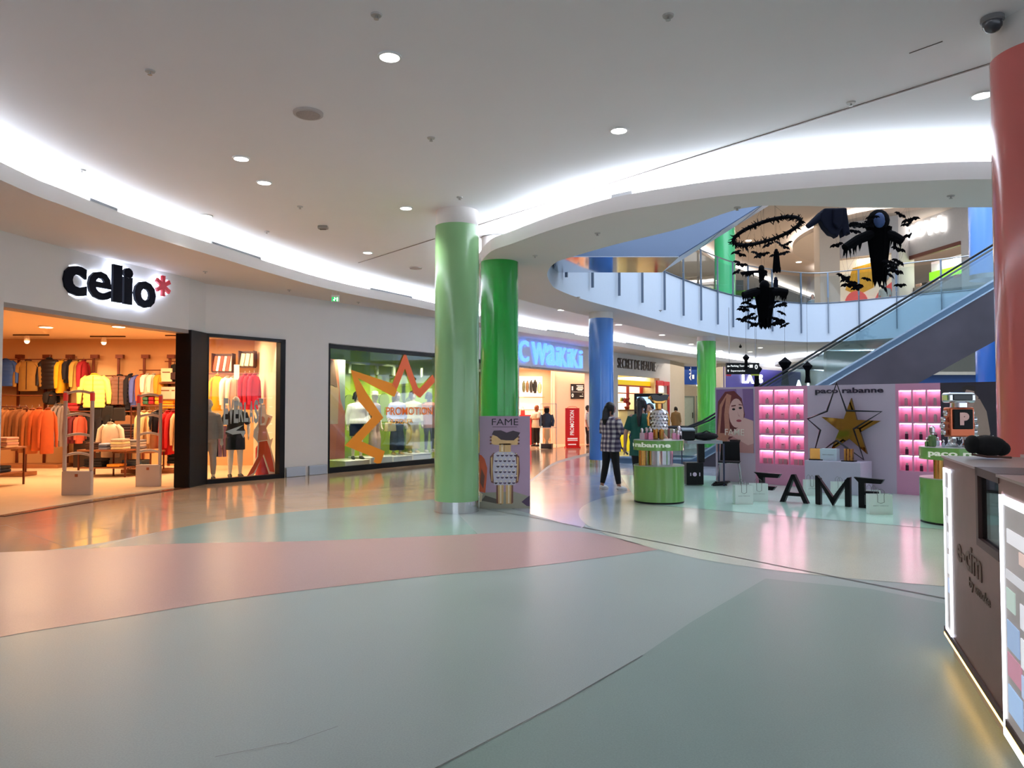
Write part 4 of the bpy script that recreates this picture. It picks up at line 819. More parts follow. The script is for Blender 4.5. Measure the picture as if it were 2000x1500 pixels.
# security gates
def gate(label, p, w, z, rz):
    t = thing('security_gate', label, 'security gate', p, rz, 'security gates in the shop entrance'); GM = mat((196, 176, 164), .45, noise=.04, name='gate_plastic')
    m = MB(); m.box((0, 0, .22), (w, .09, .44)); m.build('base_housing', [GM], t, bevel=.02)
    for s in (-1, 1): m = MB(); m.box((s*(w/2-.03), 0, .42+(z-.42)/2), (.06, .055, z-.46)); m.build('upright', [GM], t, bevel=.015); m = MB(); m.box((s*(w/2-.03), 0, z-.12), (.066, .06, .15)); m.build('lamp_cover', [mat((196, 50, 44), .3, emit=.25, noise=0, name='red_lens')], t, bevel=.01)
    for k in range(4):
        zz = [z-.02, z-.42, z-.78, z-1.12][k]
        m = MB(); m.tube([((w/2-.05)*(-1+2*q/8), 0, zz-.04*(2*q/8-1)**2) for q in range(9)], [(.022, .024)]*9, 8); m.build('cross_bar', [GM], t, smooth=True)
    m = MB(); m.box((0, -.048, .36), (.05, .006, .05)); m.build('badge', [mat((150, 76, 40), .5, name='badge')], t)
p = fl(151, 968); gate('left anti-theft gate standing in the shop entrance', (p.x, p.y, 0), .52, 1.87, .06); p = fl(290, 951); gate('right anti-theft gate nearer the black pillar', (p.x, p.y, 0), .48, 1.84, .06)
# ceiling lights of the shop
for k, (x, y) in enumerate(((90, 637), (232, 636))):
    p = onz(x, y, ZI); t = thing('spot_light', 'bright twin spotlight in the shop ceiling, '+['left', 'right'][k], 'ceiling light', p)
    m = MB(); m.lathe([(.16, 0), (.16, -.03)], n=20); m.build('housing', [mat((240, 220, 200), .5, name='enamel')], t); m = MB(); m.lathe([(.13, -.03), (.13, -.034)], n=20); m.build('lens', [WLED], t)
for k, (x, y, w) in enumerate(((53, 652, 60), (203, 655, 36), (350, 653, 42))):
    p = onz(x, y, ZI); t = thing('track_light', 'small track spotlight near the shop back wall, '+['left', 'middle', 'right by the pillar'][k], 'ceiling light', p)
    m = MB(); m.box((.1, 0, -.03), (.9, .03, .03)); m.build('track', [DBROWN], t); m = MB(); m.lathe([(.05, -.05), (.07, -.18)], n=14); m.build('head', [mat((230, 210, 190), .5, name='enamel')], t); m = MB(); m.ball((0, 0, -.19), .055, 10); m.build('lens', [WLED], t)
# inside the window
pB = sef.at(430, 800, 1.6)
def wpx(x, y, off): a = sef.at(x, y, off); q = sef.w(a[0], off); return Vector((q.x, q.y, a[1]))
MWH = (226, 214, 200)
q = wpx(459, 926, .75); figure('mannequin', 'white mannequin in black sports top and shorts in the framed window', 'mannequin', (q.x, q.y, .012), sef.rz-.35, 1.80, MWH, face=False, shoes=(14, 14, 16), top=((22, 24, 30), .9, .53, 1.1), bottom=((20, 22, 26), 'loose', .34), vox=.011, pose=dict(aL=((.16, .03, .64), (.14, -.08, .53)), aR=((-.16, .03, .64), (-.17, -.05, .5))), headturn=.4)
q = wpx(406, 934, .6); figure('mannequin', 'mannequin in grey tracksuit half hidden by the black pillar', 'mannequin', (q.x, q.y, .012), sef.rz-.5, 1.74, MWH, face=False, shoes=(16, 16, 20), top=((168, 156, 150), 1.9, .50, 1.1), bottom=((176, 160, 150), 'slim', .1), vox=.011)
t = thing('cutout_figure', 'cardboard cutout of a person in orange trousers with arms raised beside the red canister', 'standee', wpx(511, 924, .5)*Vector((1, 1, 0))+Vector((0, 0, .012)), sef.rz)
Z = 1.62; m = MB(); out = [(-.42, 0), (-.30, .1), (-.12, .45), (-.10, .75), (-.22, .9), (-.2, 1.05), (-.1, 1.2), (-.12, 1.4), (-.08, 1.62), (.05, 1.62), (.1, 1.4), (.26, 1.35), (.2, 1.2), (.1, 1.1), (.2, .82), (.28, .86), (.22, .66), (.3, .4), (.38, .1), (.4, 0), (.2, 0), (.16, .12), (.02, .5), (-.16, .1), (-.25, 0)]
m.prism(out, -.01, .01); m.build('board', [mat((240, 225, 205), .6, name='card')], t)
m = MB(); m.flat([(-.38, .02), (-.1, .45), (-.08, .78), (.12, .8), (.2, .6), (.28, .3), (.32, .08), (.2, .1), (.04, .5), (-.2, .1)], -.0115, 0); m.flat([(-.12, .8), (.14, .82), (.08, 1.15), (-.08, 1.15)], -.0115, 1); m.flat(ell(.0, 1.27, .06, .08, 12), -.0115, 1); m.flat([(-.1, 1.1), (-.06, 1.1), (-.02, 1.55), (-.07, 1.55)], -.0125, 1); m.flat([(.06, 1.1), (.1, 1.08), (.2, 1.3), (.15, 1.34)], -.0125, 1)
m.build('print', [mat((222, 84, 40), .6, name='orange_print'), mat((214, 150, 120), .6, name='skin_print')], t)
q = wpx(513, 922, .7); t = thing('red_canister', 'red cylindrical canister on the window floor under the cutout', 'canister', (q.x, q.y, .012)); m = MB(); m.lathe([(.15, 0), (.16, .02), (.16, .62), (.13, .68), (.05, .7)], n=24); m.build('drum', [mat((178, 28, 32), .35, name='red_paint')], t, smooth=True); m = MB(); m.tube([(-.06, 0, .68), (-.05, 0, .78), (.05, 0, .78), (.06, 0, .68)], .01, 6); m.build('handle', [STEEL], t)
# goods seen through the window
def GW(name, label, x0, x1, y0, y1, D, c, rz=0, **k): G(name, label, x0, x1, y0, y1, D, c, rz, None, **k)
GW('hoodie', 'yellow hoodie hanging behind the window', 408, 440, 733, 802, 18.6, (244, 180, 30), .5)
for k in range(2): GW('shirt', ['white shirt hanging right of the yellow hoodie', 'ivory shirt hanging just behind the white mannequin'][k], 434+12*k, 450+12*k, 736, 800, 18.7, [(240, 232, 216), (232, 218, 190)][k], 1.0, depth=.2)
for k in range(3): GW('shirt', ['crimson', 'scarlet', 'rose red'][k]+' shirt hanging right of the mannequin head', 470+9*k, 486+9*k, 731, 800, 18.4, [(200, 18, 50), (222, 20, 40), (206, 30, 70)][k], 1.0, depth=.2)
for k in range(2): GW('trousers', ['navy trousers hanging low behind the window', 'purple grey trousers hanging low behind the window'][k], 412+14*k, 430+14*k, 832, 892, 18.5, [(30, 26, 50), (96, 70, 100)][k], .5, trousers=True)
RM2 = RM
m = MB(); a = atD(405, 730, 18.7); b = atD(505, 730, 18.5); m.tube([(a.x, a.y, a.z), (b.x, b.y, a.z)], .014, 8); tag(m.build('hanging_bar', [RM]), 'bar behind the window carrying yellow, white and red tops', 'bar')
for x0, x1, y0, y1, s, c in ((418, 456, 695, 726, 'left rack of red and white catalogues high on the wall behind the window', [(200, 90, 70), (230, 214, 200), (190, 60, 50), (210, 190, 180), (170, 70, 60), (226, 200, 180)]), (470, 498, 690, 716, 'right rack of pale boards high on the wall behind the window', [(232, 222, 196), (226, 214, 190), (220, 205, 180)])):
    p = atD((x0+x1)/2, y1, 19.3); w = (x1-x0)/F*19.3; h = (y1-y0)/F*19.3; t = thing('wall_rack', s, 'rack', p)
    m = MB(); m.b2((-w/2, -.15, -.03), (w/2, .1, 0)); m.b2((-w/2-.02, -.15, 0), (-w/2, .1, h+.06)); m.b2((w/2, -.15, 0), (w/2+.02, .1, h+.06)); m.b2((-w/2, .08, 0), (w/2, .1, h+.06)); m.build('tray', [DBROWN], t)
    for k, cc in enumerate(c): m = MB(); q = w/len(c); m.box((-w/2+q*(k+.5), -.03, h/2), (q*.8, .05, h*.95), ry=.12, rx=-.1); m.build('board', [mat(cc, .6, name='card')], t)
t = thing('poster_holder', 'small white upright sign above the window mannequin head', 'sign', atD(462, 741, 18.3)); m = MB(); m.box((0, 0, .18), (.13, .01, .37)); m.build('card', [mat((250, 240, 220), .6, emit=.3, name='card')], t); m = MB(); m.tube([(0, .02, -.5), (0, .02, .1)], .008, 6); m.build('stem', [STEEL], t)
t = thing('window_lettering', 'grey vinyl lettering and emblem stuck on the framed shop window glass', 'decal', sef.loc, sef.rz); GV = mat((172, 180, 178), .5, noise=.02, name='grey_vinyl')
a = sef.at(437, 826); b = sef.at(516, 782); m = MB()
for k, ch in enumerate('EVERLAST'):
    u0 = a[0]+(b[0]-a[0])*(k+.06)/8; u1 = a[0]+(b[0]-a[0])*(k+.95)/8; e = abs(k-3.5)/3.5; m.text(ch, u0, u1, a[1]+.02-.06*e, b[1]-.06+.10*e, .028, .004, .03)
m.build('lettering', [GV], t); m = MB(); cx = (a[0]+b[0])/2-.2; cz = a[1]-.2
m.prism([(cx-.22, cz+.02), (cx+.2, cz+.15), (cx+.02, cz+.03), (cx+.25, cz+.02), (cx+.2, cz-.13), (cx+.14, cz-.03), (cx-.05, cz-.05)], .024, .028); m.build('emblem', [GV], t)
# ================================================================== GREEN DISPLAY WINDOW
sgw = Seg(Ng, Nh); sgi = Seg(Nh, Ni)
GRN = mat((150, 176, 26), .6, noise=.03, name='green_paint'); GRD = mat((112, 134, 18), .6, noise=.03, name='green_paint')
m = MB(); off = 1.55
def offp(s, t, o): q = s.w(t, o); return Vector((q.x, q.y))
bk = [offp(sgw, .1, off), offp(sgw, sgw.L, off), offp(sgi, sgi.L, off)]
for a, b in ((bk[0], bk[1]), (bk[1], bk[2])): wallbox(m, a, b, 0, 3.2, .1)
wallbox(m, Ng+Vector((-.05, .2)), bk[0], 0, 3.2, .08); wallbox(m, bk[2], Ni+Vector((0, .1)), 0, 3.2, .08)
struct(m, 'wall_display', [GRN])
m = MB(); m.hprism([Ng+Vector((-.1, .2)), Nh+Vector((-.15, .1)), Ni+Vector((-.15, .1)), bk[2], bk[1], bk[0]], 3.16, 3.2); struct(m, 'ceiling_display', [mat((150, 170, 60), .7, name='green_paint')])
t = thing('shop_window', 'long black framed display window with bright green interior', 'window', sgw.loc, sgw.rz); LG = sgw.L+sgi.L
for s, nm in ((sgw, 'a'), (sgi, 'b')):
    for z0, z1 in ((0, .13), (ZO-.10, ZO+.02)):
        m = MB(); wallbox(m, s.a, s.b, z0, z1, .12); M = Matrix.Rotation(-sgw.rz, 4, 'Z') @ Matrix.Translation((-sgw.loc[0], -sgw.loc[1], 0)); m.v = [tuple(M @ Vector(q)) for q in m.v]; m.build('frame_bar', [BLACK], t)
    m = MB(); n = Vector((-s.u.y, s.u.x)); m.hprism([s.a+n*.05, s.b+n*.05, s.b+n*.062, s.a+n*.062], .13, ZO-.1); m.v = [tuple(M @ Vector(q)) for q in m.v]; m.build('glass_pane', [GL], t)
m = MB(); m.b2((0, -.01, 0), (.05, .12, ZO)); m.build('frame_bar', [BLACK], t)
PLW = mat((236, 232, 214), .5, noise=.02, name='white_plinth')
for k, (t0, t1, zz) in enumerate(((.9, 1.75, .22), (1.8, 2.6, .26), (2.65, 3.4, .24), (3.45, 4.2, .27))):
    m = MB(); m.b2((t0, .35, 0), (t1, 1.2, zz)); tag(m.build('plinth', [PLW], loc=sgw.loc, rz=sgw.rz, bevel=.01), 'white plinth under the mannequins, %s from the left in the green window' % ['first', 'second', 'third', 'fourth'][k], 'plinth')
# arch niches drawn as real recess frames on the green wall
for k, (x, w, z) in enumerate(((682, .34, 1.95), (750, .40, 1.98), (800, .36, 1.9))):
    a = sgw.at(x, 800, off-.03); m = MB(); m.prism([(a[0]-w/2, .2)]+[(a[0]+w/2*cos(pi-q*pi/10), z-.2+w/2*sin(pi-q*pi/10)) for q in range(11)]+[(a[0]+w/2, .2)], off-.05, off-.01)
    tag(m.build('arch_panel', [GRD], loc=sgw.loc, rz=sgw.rz), 'dark olive arch shape on the green back wall, %s' % ['left', 'middle', 'right'][k], 'wall panel')
t = thing('ceiling_beam', 'pale beam with short drop brackets across the top of the green window', 'beam', sgw.loc, sgw.rz)
a = sgw.at(676, 712, 1.0); b = sgw.at(846, 728, 1.0); BM = mat((168, 182, 140), .6, name='beam_paint')
m = MB(); m.b2((a[0], 1.0, 2.72), (sgw.L, 1.08, 2.78)); m.build('beam', [BM], t)
for k, x in enumerate((684, 738, 771, 797, 824)): c = sgw.at(x, 740, 1.0); m = MB(); m.box((c[0], 1.04, 2.60), (.09, .06, .26)); m.build('drop_bracket', [BM], t)
# poster at the left end
a = sgw.at(642, 893, .35); b = sgw.at(673, 893, .35); t = thing('poster', 'tall orange and peach poster of a torso at the left end of the green window', 'poster', sgw.loc, sgw.rz); m = MB(); y = .35
m.b2((a[0], y, .3), (b[0], y+.02, 2.75)); W_ = b[0]-a[0]; X = lambda u, v: (a[0]+W_*u, .3+2.45*v)
for pts, mi in (([X(0, 0), X(1, 0), X(1, .45), X(.7, .6), X(.5, 1), X(0, 1)], 1), ([X(0, .35), X(.55, .35), X(.6, .7), X(.35, .85), X(0, .8)], 2), ([X(.4, 0), X(1, 0), X(1, .5), X(.6, .35), X(.45, .2)], 3), ([X(0, .75), X(.5, .72), X(.3, .98), X(0, 1)], 4)): m.flat(pts, y-.002-.001*mi, mi)
m.build('panel', [mat((180, 200, 176), .5, name='print'), mat((236, 140, 96), .5, name='print'), mat((240, 196, 140), .5, name='print'), mat((226, 132, 100), .5, name='print'), mat((150, 116, 84), .5, name='print')], t)
MQ = (240, 222, 196)
def mq(x, off, z, **k):
    a = sgw.at(x, 880, off); q = sgw.w(a[0], off); return (q.x, q.y, z), sgw.rz
L_, r_ = mq(697, .75, .22); figure('mannequin', 'mannequin in white blouse and black leather shorts in the green window', 'mannequin', L_, r_-.5, 1.76, MQ, face=False, top=((246, 244, 240), 1.9, .52, 1.3), bottom=((14, 14, 16), 'loose', .34), hair=((20, 14, 14), .9), shoes=(20, 18, 18), vox=.012, headturn=.7)
L_, r_ = mq(731, .85, .24); figure('mannequin', 'mannequin with wide hat, grey top and pink wide trousers', 'mannequin', L_, r_+.2, 1.74, MQ, face=False, top=((122, 110, 112), .9, .53, 1.15), bottom=((206, 170, 150), 'wide', .1), hat=(232, 214, 178), shoes=(220, 200, 180), vox=.012)
L_, r_ = mq(775, .75, .25); figure('mannequin', 'mannequin in pale blue and pink shirt with black wide trousers', 'mannequin', L_, r_-.4, 1.76, MQ, face=False, top=((196, 196, 226), 1.2, .53, 1.2), bottom=((16, 14, 18), 'wide', .1), hair=((90, 44, 26), .78), shoes=(220, 180, 90), vox=.012, headturn=.5)
L_, r_ = mq(806, .8, .26); figure('mannequin', 'mannequin in cream jacket and yellow patterned trousers', 'mannequin', L_, r_-.4, 1.78, MQ, face=False, top=((240, 226, 180), 1.9, .50, 1.3), bottom=((236, 206, 110), 'wide', .1), hair=((50, 30, 22), .9), shoes=(226, 200, 120), vox=.012, headturn=.6)
L_, r_ = mq(838, .75, .26); figure('mannequin', 'mannequin in short salmon pink coat and black tights beside the green pillar', 'mannequin', L_, r_-.4, 1.76, (48, 36, 34), face=False, top=((232, 150, 120), 1.9, .40, 1.25), hair=((16, 12, 14), .9), shoes=(236, 230, 220), vox=.012, headturn=.6)
for x, z, c, s in ((762, .92, (222, 200, 130), 'straw handbag held in front of the black trousers mannequin'),):
    a = sgw.at(x, 880, .5); q = sgw.w(a[0], .5); t = thing('handbag', s, 'bag', (q.x, q.y, z), sgw.rz); m = MB(); m.box((0, 0, .12), (.36, .14, .24), tap=.85); m.build('bag_body', [mat(c, .8, noise=.25, scale=50, name='straw')], t, bevel=.02); m = MB(); m.tube([(.1*cos(pi*k/8), 0, .24+.1*sin(pi*k/8)) for k in range(9)], .01, 6); m.build('handle', [mat((150, 110, 60), .6, name='leather')], t)
# vinyl star outline and words on the glass
OR = mat((222, 134, 24), .55, emit=.12, noise=0, name='orange_vinyl'); OR2 = mat((214, 96, 52), .55, emit=.12, noise=0, name='coral_vinyl')
t = thing('window_lettering', 'orange jagged star outline and PROMOTION lettering on the green display window', 'decal', sgw.loc, sgw.rz); m = MB()
def band(mb, px, w, mi=0, s=sgw):
    P = [Vector(s.at(x, y)) for x, y in px]; n = len(P)
    L = []; R = []
    for i in range(n):
        d0 = (P[i]-P[i-1]).normalized() if i else (P[1]-P[0]).normalized(); d1 = (P[i+1]-P[i]).normalized() if i < n-1 else d0
        n0 = Vector((-d0.y, d0.x)); n1 = Vector((-d1.y, d1.x)); b = (n0+n1); b.normalize(); k = min(1/max(b.dot(n0), .3), 2.2)
        ww = w[i] if hasattr(w, '__len__') else w; L.append(P[i]+b*ww*k); R.append(P[i]-b*ww*k)
    for i in range(n-1): mb.prism([L[i], L[i+1], R[i+1], R[i]], .034, .038, mi)
band(m, [(772, 757), (793, 703), (814, 762), (822, 768), (850, 738)], .11, 1)
band(m, [(774, 757), (770, 762), (694, 730), (710, 775), (740, 815), (692, 866), (744, 888), (738, 906)], [.10, .16, .07, .17, .13, .13, .13, .13], 0)
m.build('star_outline', [OR, OR2], t)
m = MB(); a = sgw.at(756, 811); b = sgw.at(846, 794); c = sgw.at(846, 808); m.text('PROMOTION', a[0], sgw.L-.02, a[1]+.0, a[1]+.21, .034, .004, .01); m.build('lettering', [mat((226, 110, 30), .5, emit=.15, noise=0, name='orange_vinyl')], t)
m = MB(); m.text("JUSQU'A", a[0]+.15, a[0]+1.05, a[1]-.26, a[1]-.1, .034, .004, .0); m.build('lettering', [mat((236, 160, 40), .5, emit=.15, noise=0, name='orange_vinyl')], t)
# ================================================================== SHOP WITH THE BLUE LIT SIGN
sj = Seg(Nj, Nk); BLU = mat((96, 150, 255), .4, emit=1.3, noise=.3, scale=6, name='blue_lit_acrylic')
t = thing('shop_sign', 'glowing blue lettering over the shop entrance between the green and blue pillars', 'sign', sj.loc, sj.rz)
for ch, x0, x1, yt, yb in (('L', 978, 1004, 660, 705), ('C', 1013, 1031, 666, 706), ('W', 1038, 1066, 671, 711), ('a', 1067, 1083, 675, 713), ('i', 1086, 1090, 678, 714), ('K', 1093, 1106, 680, 716), ('i', 1108, 1112, 681, 717), ('K', 1115, 1128, 683, 718), ('i', 1131, 1136, 685, 719)):
    a = sj.at(x0, yb, -.05); b = sj.at(x1, yt, -.05); 
    if a[0] < -1.2: a = (-1.15, a[1]); 
    m = MB(); m.text(ch, a[0], b[0], a[1], b[1], -.04, .07, .012); m.build('letter', [BLU], t)
INP = mat((238, 206, 182), .7, noise=.02, name='wall_paint')
m = MB(); q1 = sj.at(1060, 800, 4.5); a = Vector((-1.5, 34.5)); b = sj.w(q1[0]+1.2, 3.2).xy
wallbox(m, Vector((-3.5, 33.5)), Vector((2.2, 35.2)), 0, 3.4, .1); wallbox(m, Vector((1.95, 35.2)), Vector((1.75, 31.9)), 0, 3.4, .1); wallbox(m, Vector((1.7, 31.9)), Vector((3.75, 32.4)), 0, 3.4, .1); wallbox(m, bk[2]+Vector((-.3, .1)), Vector((-3.5, 33.5)), 0, 3.4, .1)
struct(m, 'wall_shop_inner', [INP])
m = MB(); m.hprism([tuple(bk[2]), tuple(Nj+Vector((-.1, .2))), tuple(Nk+Vector((-.1, .2))), (3.8, 32.5), (2.2, 35.4), (-3.6, 33.7)], 3.34, 3.38); struct(m, 'ceiling_shop', [INP]); 
m = MB(); m.hprism([tuple(bk[2]), tuple(Nj), tuple(Nk), (3.8, 32.5), (2.2, 35.4), (-3.6, 33.7)], 0, .01); struct(m, 'floor_shop', [mat((236, 200, 160), .15, noise=.05, name='shop_floor')])
lamp('AREA', (.2, 30.6, 3.25), 150, (1, .78, .58), 2.0)
DJ = 31.2
t = thing('lit_wall_shelf', 'brightly lit white wall shelf with clothes inside the blue-signed shop', 'shelf', atD(1035, 875, 32.6)*Vector((1, 1, 0)), .25)
m = MB(); m.b2((-.9, .1, 0), (.6, .16, 2.95)); m.build('back_panel', [mat((250, 244, 224), .6, emit=.55, noise=0, name='lit_panel')], t)
for z in (2.0, 1.45, .95): m = MB(); m.b2((-.9, -.25, z), (.6, .1, z+.04)); m.build('shelf_board', [mat((222, 184, 140), .6, name='wood')], t)
for k, (x0, x1, y0, y1, c, s) in enumerate(((1020, 1026, 745, 766, (96, 96, 60), 'olive'), (1027, 1033, 745, 766, (120, 90, 60), 'brown'), (1034, 1041, 744, 767, (50, 46, 44), 'charcoal'), (1041, 1049, 743, 768, (26, 22, 24), 'black'), (1050, 1058, 748, 768, (220, 190, 140), 'pale sand'))):
    G('shirt', s+' shirt on the top lit shelf of the blue-signed shop', x0, x1, y0, y1, 32.0, c, rz=.2)
p = atD(1026, 815, 31.3); t = thing('red_counter', 'red square counter inside the blue-signed shop', 'counter', (p.x, p.y, 0)); m = MB(); m.box((0, 0, .63), (.5, .5, 1.26)); m.build('body', [mat((214, 26, 30), .5, name='red_laminate')], t, bevel=.01); m = MB(); m.box((.3, 0, .6), (.12, .45, 1.2)); m.build('side_panel', [mat((50, 26, 30), .5, name='dark_laminate')], t)
p = atD(1021, 797, 31.3); t = thing('handbag', 'small red handbag on the red counter', 'bag', (p.x, p.y, 1.26)); m = MB(); m.box((0, 0, .1), (.2, .1, .2), tap=.85); m.build('bag_body', [mat((190, 60, 50), .6, name='leather')], t, bevel=.02); m = MB(); m.tube([(.05*cos(pi*k/8), 0, .2+.14*sin(pi*k/8)) for k in range(9)], .008, 6); m.build('handle', [BLACK], t)
q = fl(1048, 872); figure('person', 'person in white T-shirt and black shorts standing inside the blue-signed shop', 'person', (q.x, q.y, .01), -.9, 1.66, (190, 110, 70), hair=((170, 84, 40), .9), top=((232, 222, 200), .9, .45, 1.35), bottom=((22, 20, 28), 'loose', .3), shoes=(30, 24, 24), pose=dict(aL=((.14, -.05, .66), (.12, -.16, .66)), aR=((-.14, -.05, .66), (-.10, -.17, .67))), vox=.012)
q = fl(1068, 876); t = thing('bust_form', 'headless bust in black hood and navy jacket on a wooden stand', 'mannequin', (q.x, q.y, .01), -.2)
m = MB(); m.box((0, 0, .09), (.42, .4, .18)); m.build('base', [mat((50, 34, 34), .5, name='dark_base')], t, bevel=.01); m = MB(); m.lathe([(.07, .18), (.05, .3), (.12, .42), (.11, .75)], n=12); m.build('leg_form', [mat((220, 190, 150), .6, name='form')], t, smooth=True)
m = MB(); m.tube([(0, 0, .78), (0, 0, .95), (0, 0, 1.25), (0, 0, 1.36)], [(.11, .17), (.12, .18), (.12, .2), (.06, .07)], 14); [m.tube([(s*.18, 0, 1.28), (s*.25, 0, 1.05), (s*.22, -.05, .85)], .06, 8) for s in (-1, 1)]; m.build('jacket', [mat((48, 60, 78), .7, noise=.1, name='denim')], t, smooth=True)
m = MB(); m.ball((0, 0, 1.46), (.11, .12, .15), 12); m.build('hood', [BLACKM], t, smooth=True); m = MB(); m.ball((0, -.03, 1.58), (.13, .16, .05), 12); m.build('cap', [mat((226, 160, 130), .7, name='cap_cloth')], t, smooth=True)
q = fl(1080, 877); t = thing('display_stand', 'thin square tube display frame behind the hooded bust', 'stand', (q.x-.1, q.y+.2, .01)); m = MB()
for a in (-.35, .25): m.box((a, 0, .85), (.02, .02, 1.7))
m.box((-.05, 0, 1.7), (.62, .02, .02)); m.box((-.05, 0, .8), (.62, .02, .02)); m.build('frame', [STEEL], t)
t = thing('promotion_totem', 'freestanding red panel with white vertical PROMOTION lettering', 'sign', (fl(1118, 875).x, fl(1118, 875).y, 0), .15); RD = mat((214, 14, 14), .4, emit=.12, noise=.02, name='red_print'); WH = mat((250, 240, 232), .5, emit=.3, noise=0, name='white_print')
m = MB(); m.box((0, 0, .80), (.56, .06, 1.5)); m.build('panel', [RD], t, bevel=.01); m = MB(); m.text('PROMOTION', -.10, .06, .50, 1.46, -.031, .004, .02, vert=True); m.build('lettering', [WH], t); m = MB(); m.b2((-.2, -.034, .34), (.2, -.031, .39)); m.b2((-.2, -.034, .28), (.2, -.031, .31)); m.b2((-.18, -.034, .12), (.14, -.031, .16)); m.build('small_print', [WH], t); m = MB(); m.box((0, 0, .03), (.58, .3, .05)); m.build('foot', [RD], t); m = MB(); m.tube([(.2*cos(pi*k/8), 0, 1.55+.06*sin(pi*k/8)) for k in range(9)], .01, 6); m.build('handle', [RD], t)
wb = Seg(Vector((1.7, 31.9)), Vector((3.75, 32.4))); t = thing('directory_board', 'black wall board with white numbers 1 and 0 on the peach wall', 'sign', wb.loc, wb.rz)
a = wb.at(1115, 779, -.03); b = wb.at(1141, 750, -.03); m = MB(); m.b2((a[0], -.04, a[1]), (b[0], -.003, b[1])); m.build('board', [mat((22, 16, 18), .4, noise=0, name='black_print')], t)
w = b[0]-a[0]; h = b[1]-a[1]; m = MB(); m.text('1', a[0]+w*.06, a[0]+w*.16, a[1]+h*.56, a[1]+h*.84, -.041, .004, .03); m.text('0', a[0]+w*.05, a[0]+w*.2, a[1]+h*.1, a[1]+h*.36, -.041, .004, .03)
for k, (u0, u1, v) in enumerate(((.42, .92, .86), (.5, .9, .78), (.42, .94, .70), (.4, .9, .62), (.5, .85, .56), (.84, .9, .3), (.65, .92, .16))): m.b2((a[0]+w*u0, -.045, a[1]+h*v), (a[0]+w*u1, -.041, a[1]+h*(v+.045)))
m.b2((a[0]+w*.05, -.045, a[1]+h*.46), (a[0]+w*.95, -.041, a[1]+h*.475)); m.build('lettering', [WH], t)
q = fl(1150, 873); figure('person', 'person in white top and dark trousers mostly hidden behind the blue pillar', 'person', (q.x-.03, q.y, 0), 1.2, 1.66, hair=((20, 14, 14), .9), top=((232, 226, 220), .9, .48, 1.15), bottom=((26, 22, 30), 'slim', .1), shoes=(60, 24, 20), vox=.013)
# ================================================================== BEAUTY SHOP
sl = Seg(Nl, Nm)
t = thing('shop_sign', 'thin brown lettering above the yellow shop front right of the blue pillar', 'sign', sl.loc, sl.rz); a = sl.at(1206, 722, -.02); b = sl.at(1280, 702, -.02); m = MB()
z0 = sl.at(1243, 722, -.02)[1]; z1 = sl.at(1243, 703, -.02)[1]; m.text('SECRET DE BEAUTE', a[0], b[0], z0, z1, -.005, .05, .0); m.build('lettering', [mat((60, 44, 36), .4, name='bronze_letters')], t)
a = sl.at(1281, 721, -.02); m = MB(); m.prism([(a[0]+.05, z0+.1), (a[0]+.3, z0+.35), (a[0]+.35, z0+.28), (a[0]+.75, z0+.33), (a[0]+.8, z0+.22), (a[0]+.3, z0+.18)], -.03, -.005); m.build('swoosh', [WHITE], t)
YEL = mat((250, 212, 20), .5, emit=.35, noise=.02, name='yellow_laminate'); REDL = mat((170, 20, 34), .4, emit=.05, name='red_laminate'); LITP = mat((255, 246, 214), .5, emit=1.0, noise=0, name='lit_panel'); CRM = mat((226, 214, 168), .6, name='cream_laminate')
m = MB()
wallbox(m, sl.w(-.2, 4).xy, sl.w(5.6, 4).xy, 0, 3.3, .1); wallbox(m, sl.w(-.2, .25).xy, sl.w(-.2, 4).xy, 0, 3.3, .1); wallbox(m, sl.w(5.3, 4).xy, sl.w(sl.L-.1, .25).xy, 0, 3.3, .1); struct(m, 'wall_shop_inner', [mat((244, 232, 200), .6, name='wall_paint')])
m = MB(); m.hprism([sl.w(-.1, .25).xy, sl.w(sl.L, .25).xy, sl.w(5.4, 4).xy, sl.w(-.2, 4).xy], 3.28, 3.31); struct(m, 'ceiling_shop', [mat((250, 236, 190), .7, name='wall_paint')])
def slb(mb, x0, x1, y0, y1, off, d, mi=0): a = sl.at(x0, y1, off); b = sl.at(x1, y0, off); mb.b2((a[0], off, a[1]), (b[0], off+d, sl.at(x0, y0, off)[1]), mi)
t = thing('yellow_header', 'bright yellow header panel across the beauty shop', 'panel', sl.loc, sl.rz); m = MB(); slb(m, 1190, 1278, 740, 752, .5, .1); m.build('panel', [YEL], t, bevel=.01); m = MB(); slb(m, 1190, 1278, 750, 753, .46, .06); m.build('edge', [REDL], t)
t = thing('lit_wall_shelf', 'red framed lit cosmetics shelving in the beauty shop', 'shelf', sl.loc, sl.rz)
for x0, x1 in ((1193, 1208), (1209, 1226), (1229, 1251), (1260, 1277)): m = MB(); slb(m, x0, x1, 753, 766, 1.0, .05); m.build('light_panel', [LITP], t)
m = MB(); slb(m, 1190, 1225, 768, 880, 1.2, .05); m.build('light_panel', [LITP], t)
for x0, x1 in ((1225, 1229), (1251, 1259), (1277, 1279)): m = MB(); slb(m, x0, x1, 752, 800, .95, .05); m.build('upright', [REDL], t)
m = MB(); slb(m, 1190, 1279, 766, 768, .95, .05); m.build('cross_bar', [REDL], t)
for yy in (785, 800, 815, 830): m = MB(); slb(m, 1192, 1225, yy, yy+1.5, 1.0, .2); m.build('shelf_board', [mat((250, 240, 220), .5, name='shelf')], t)
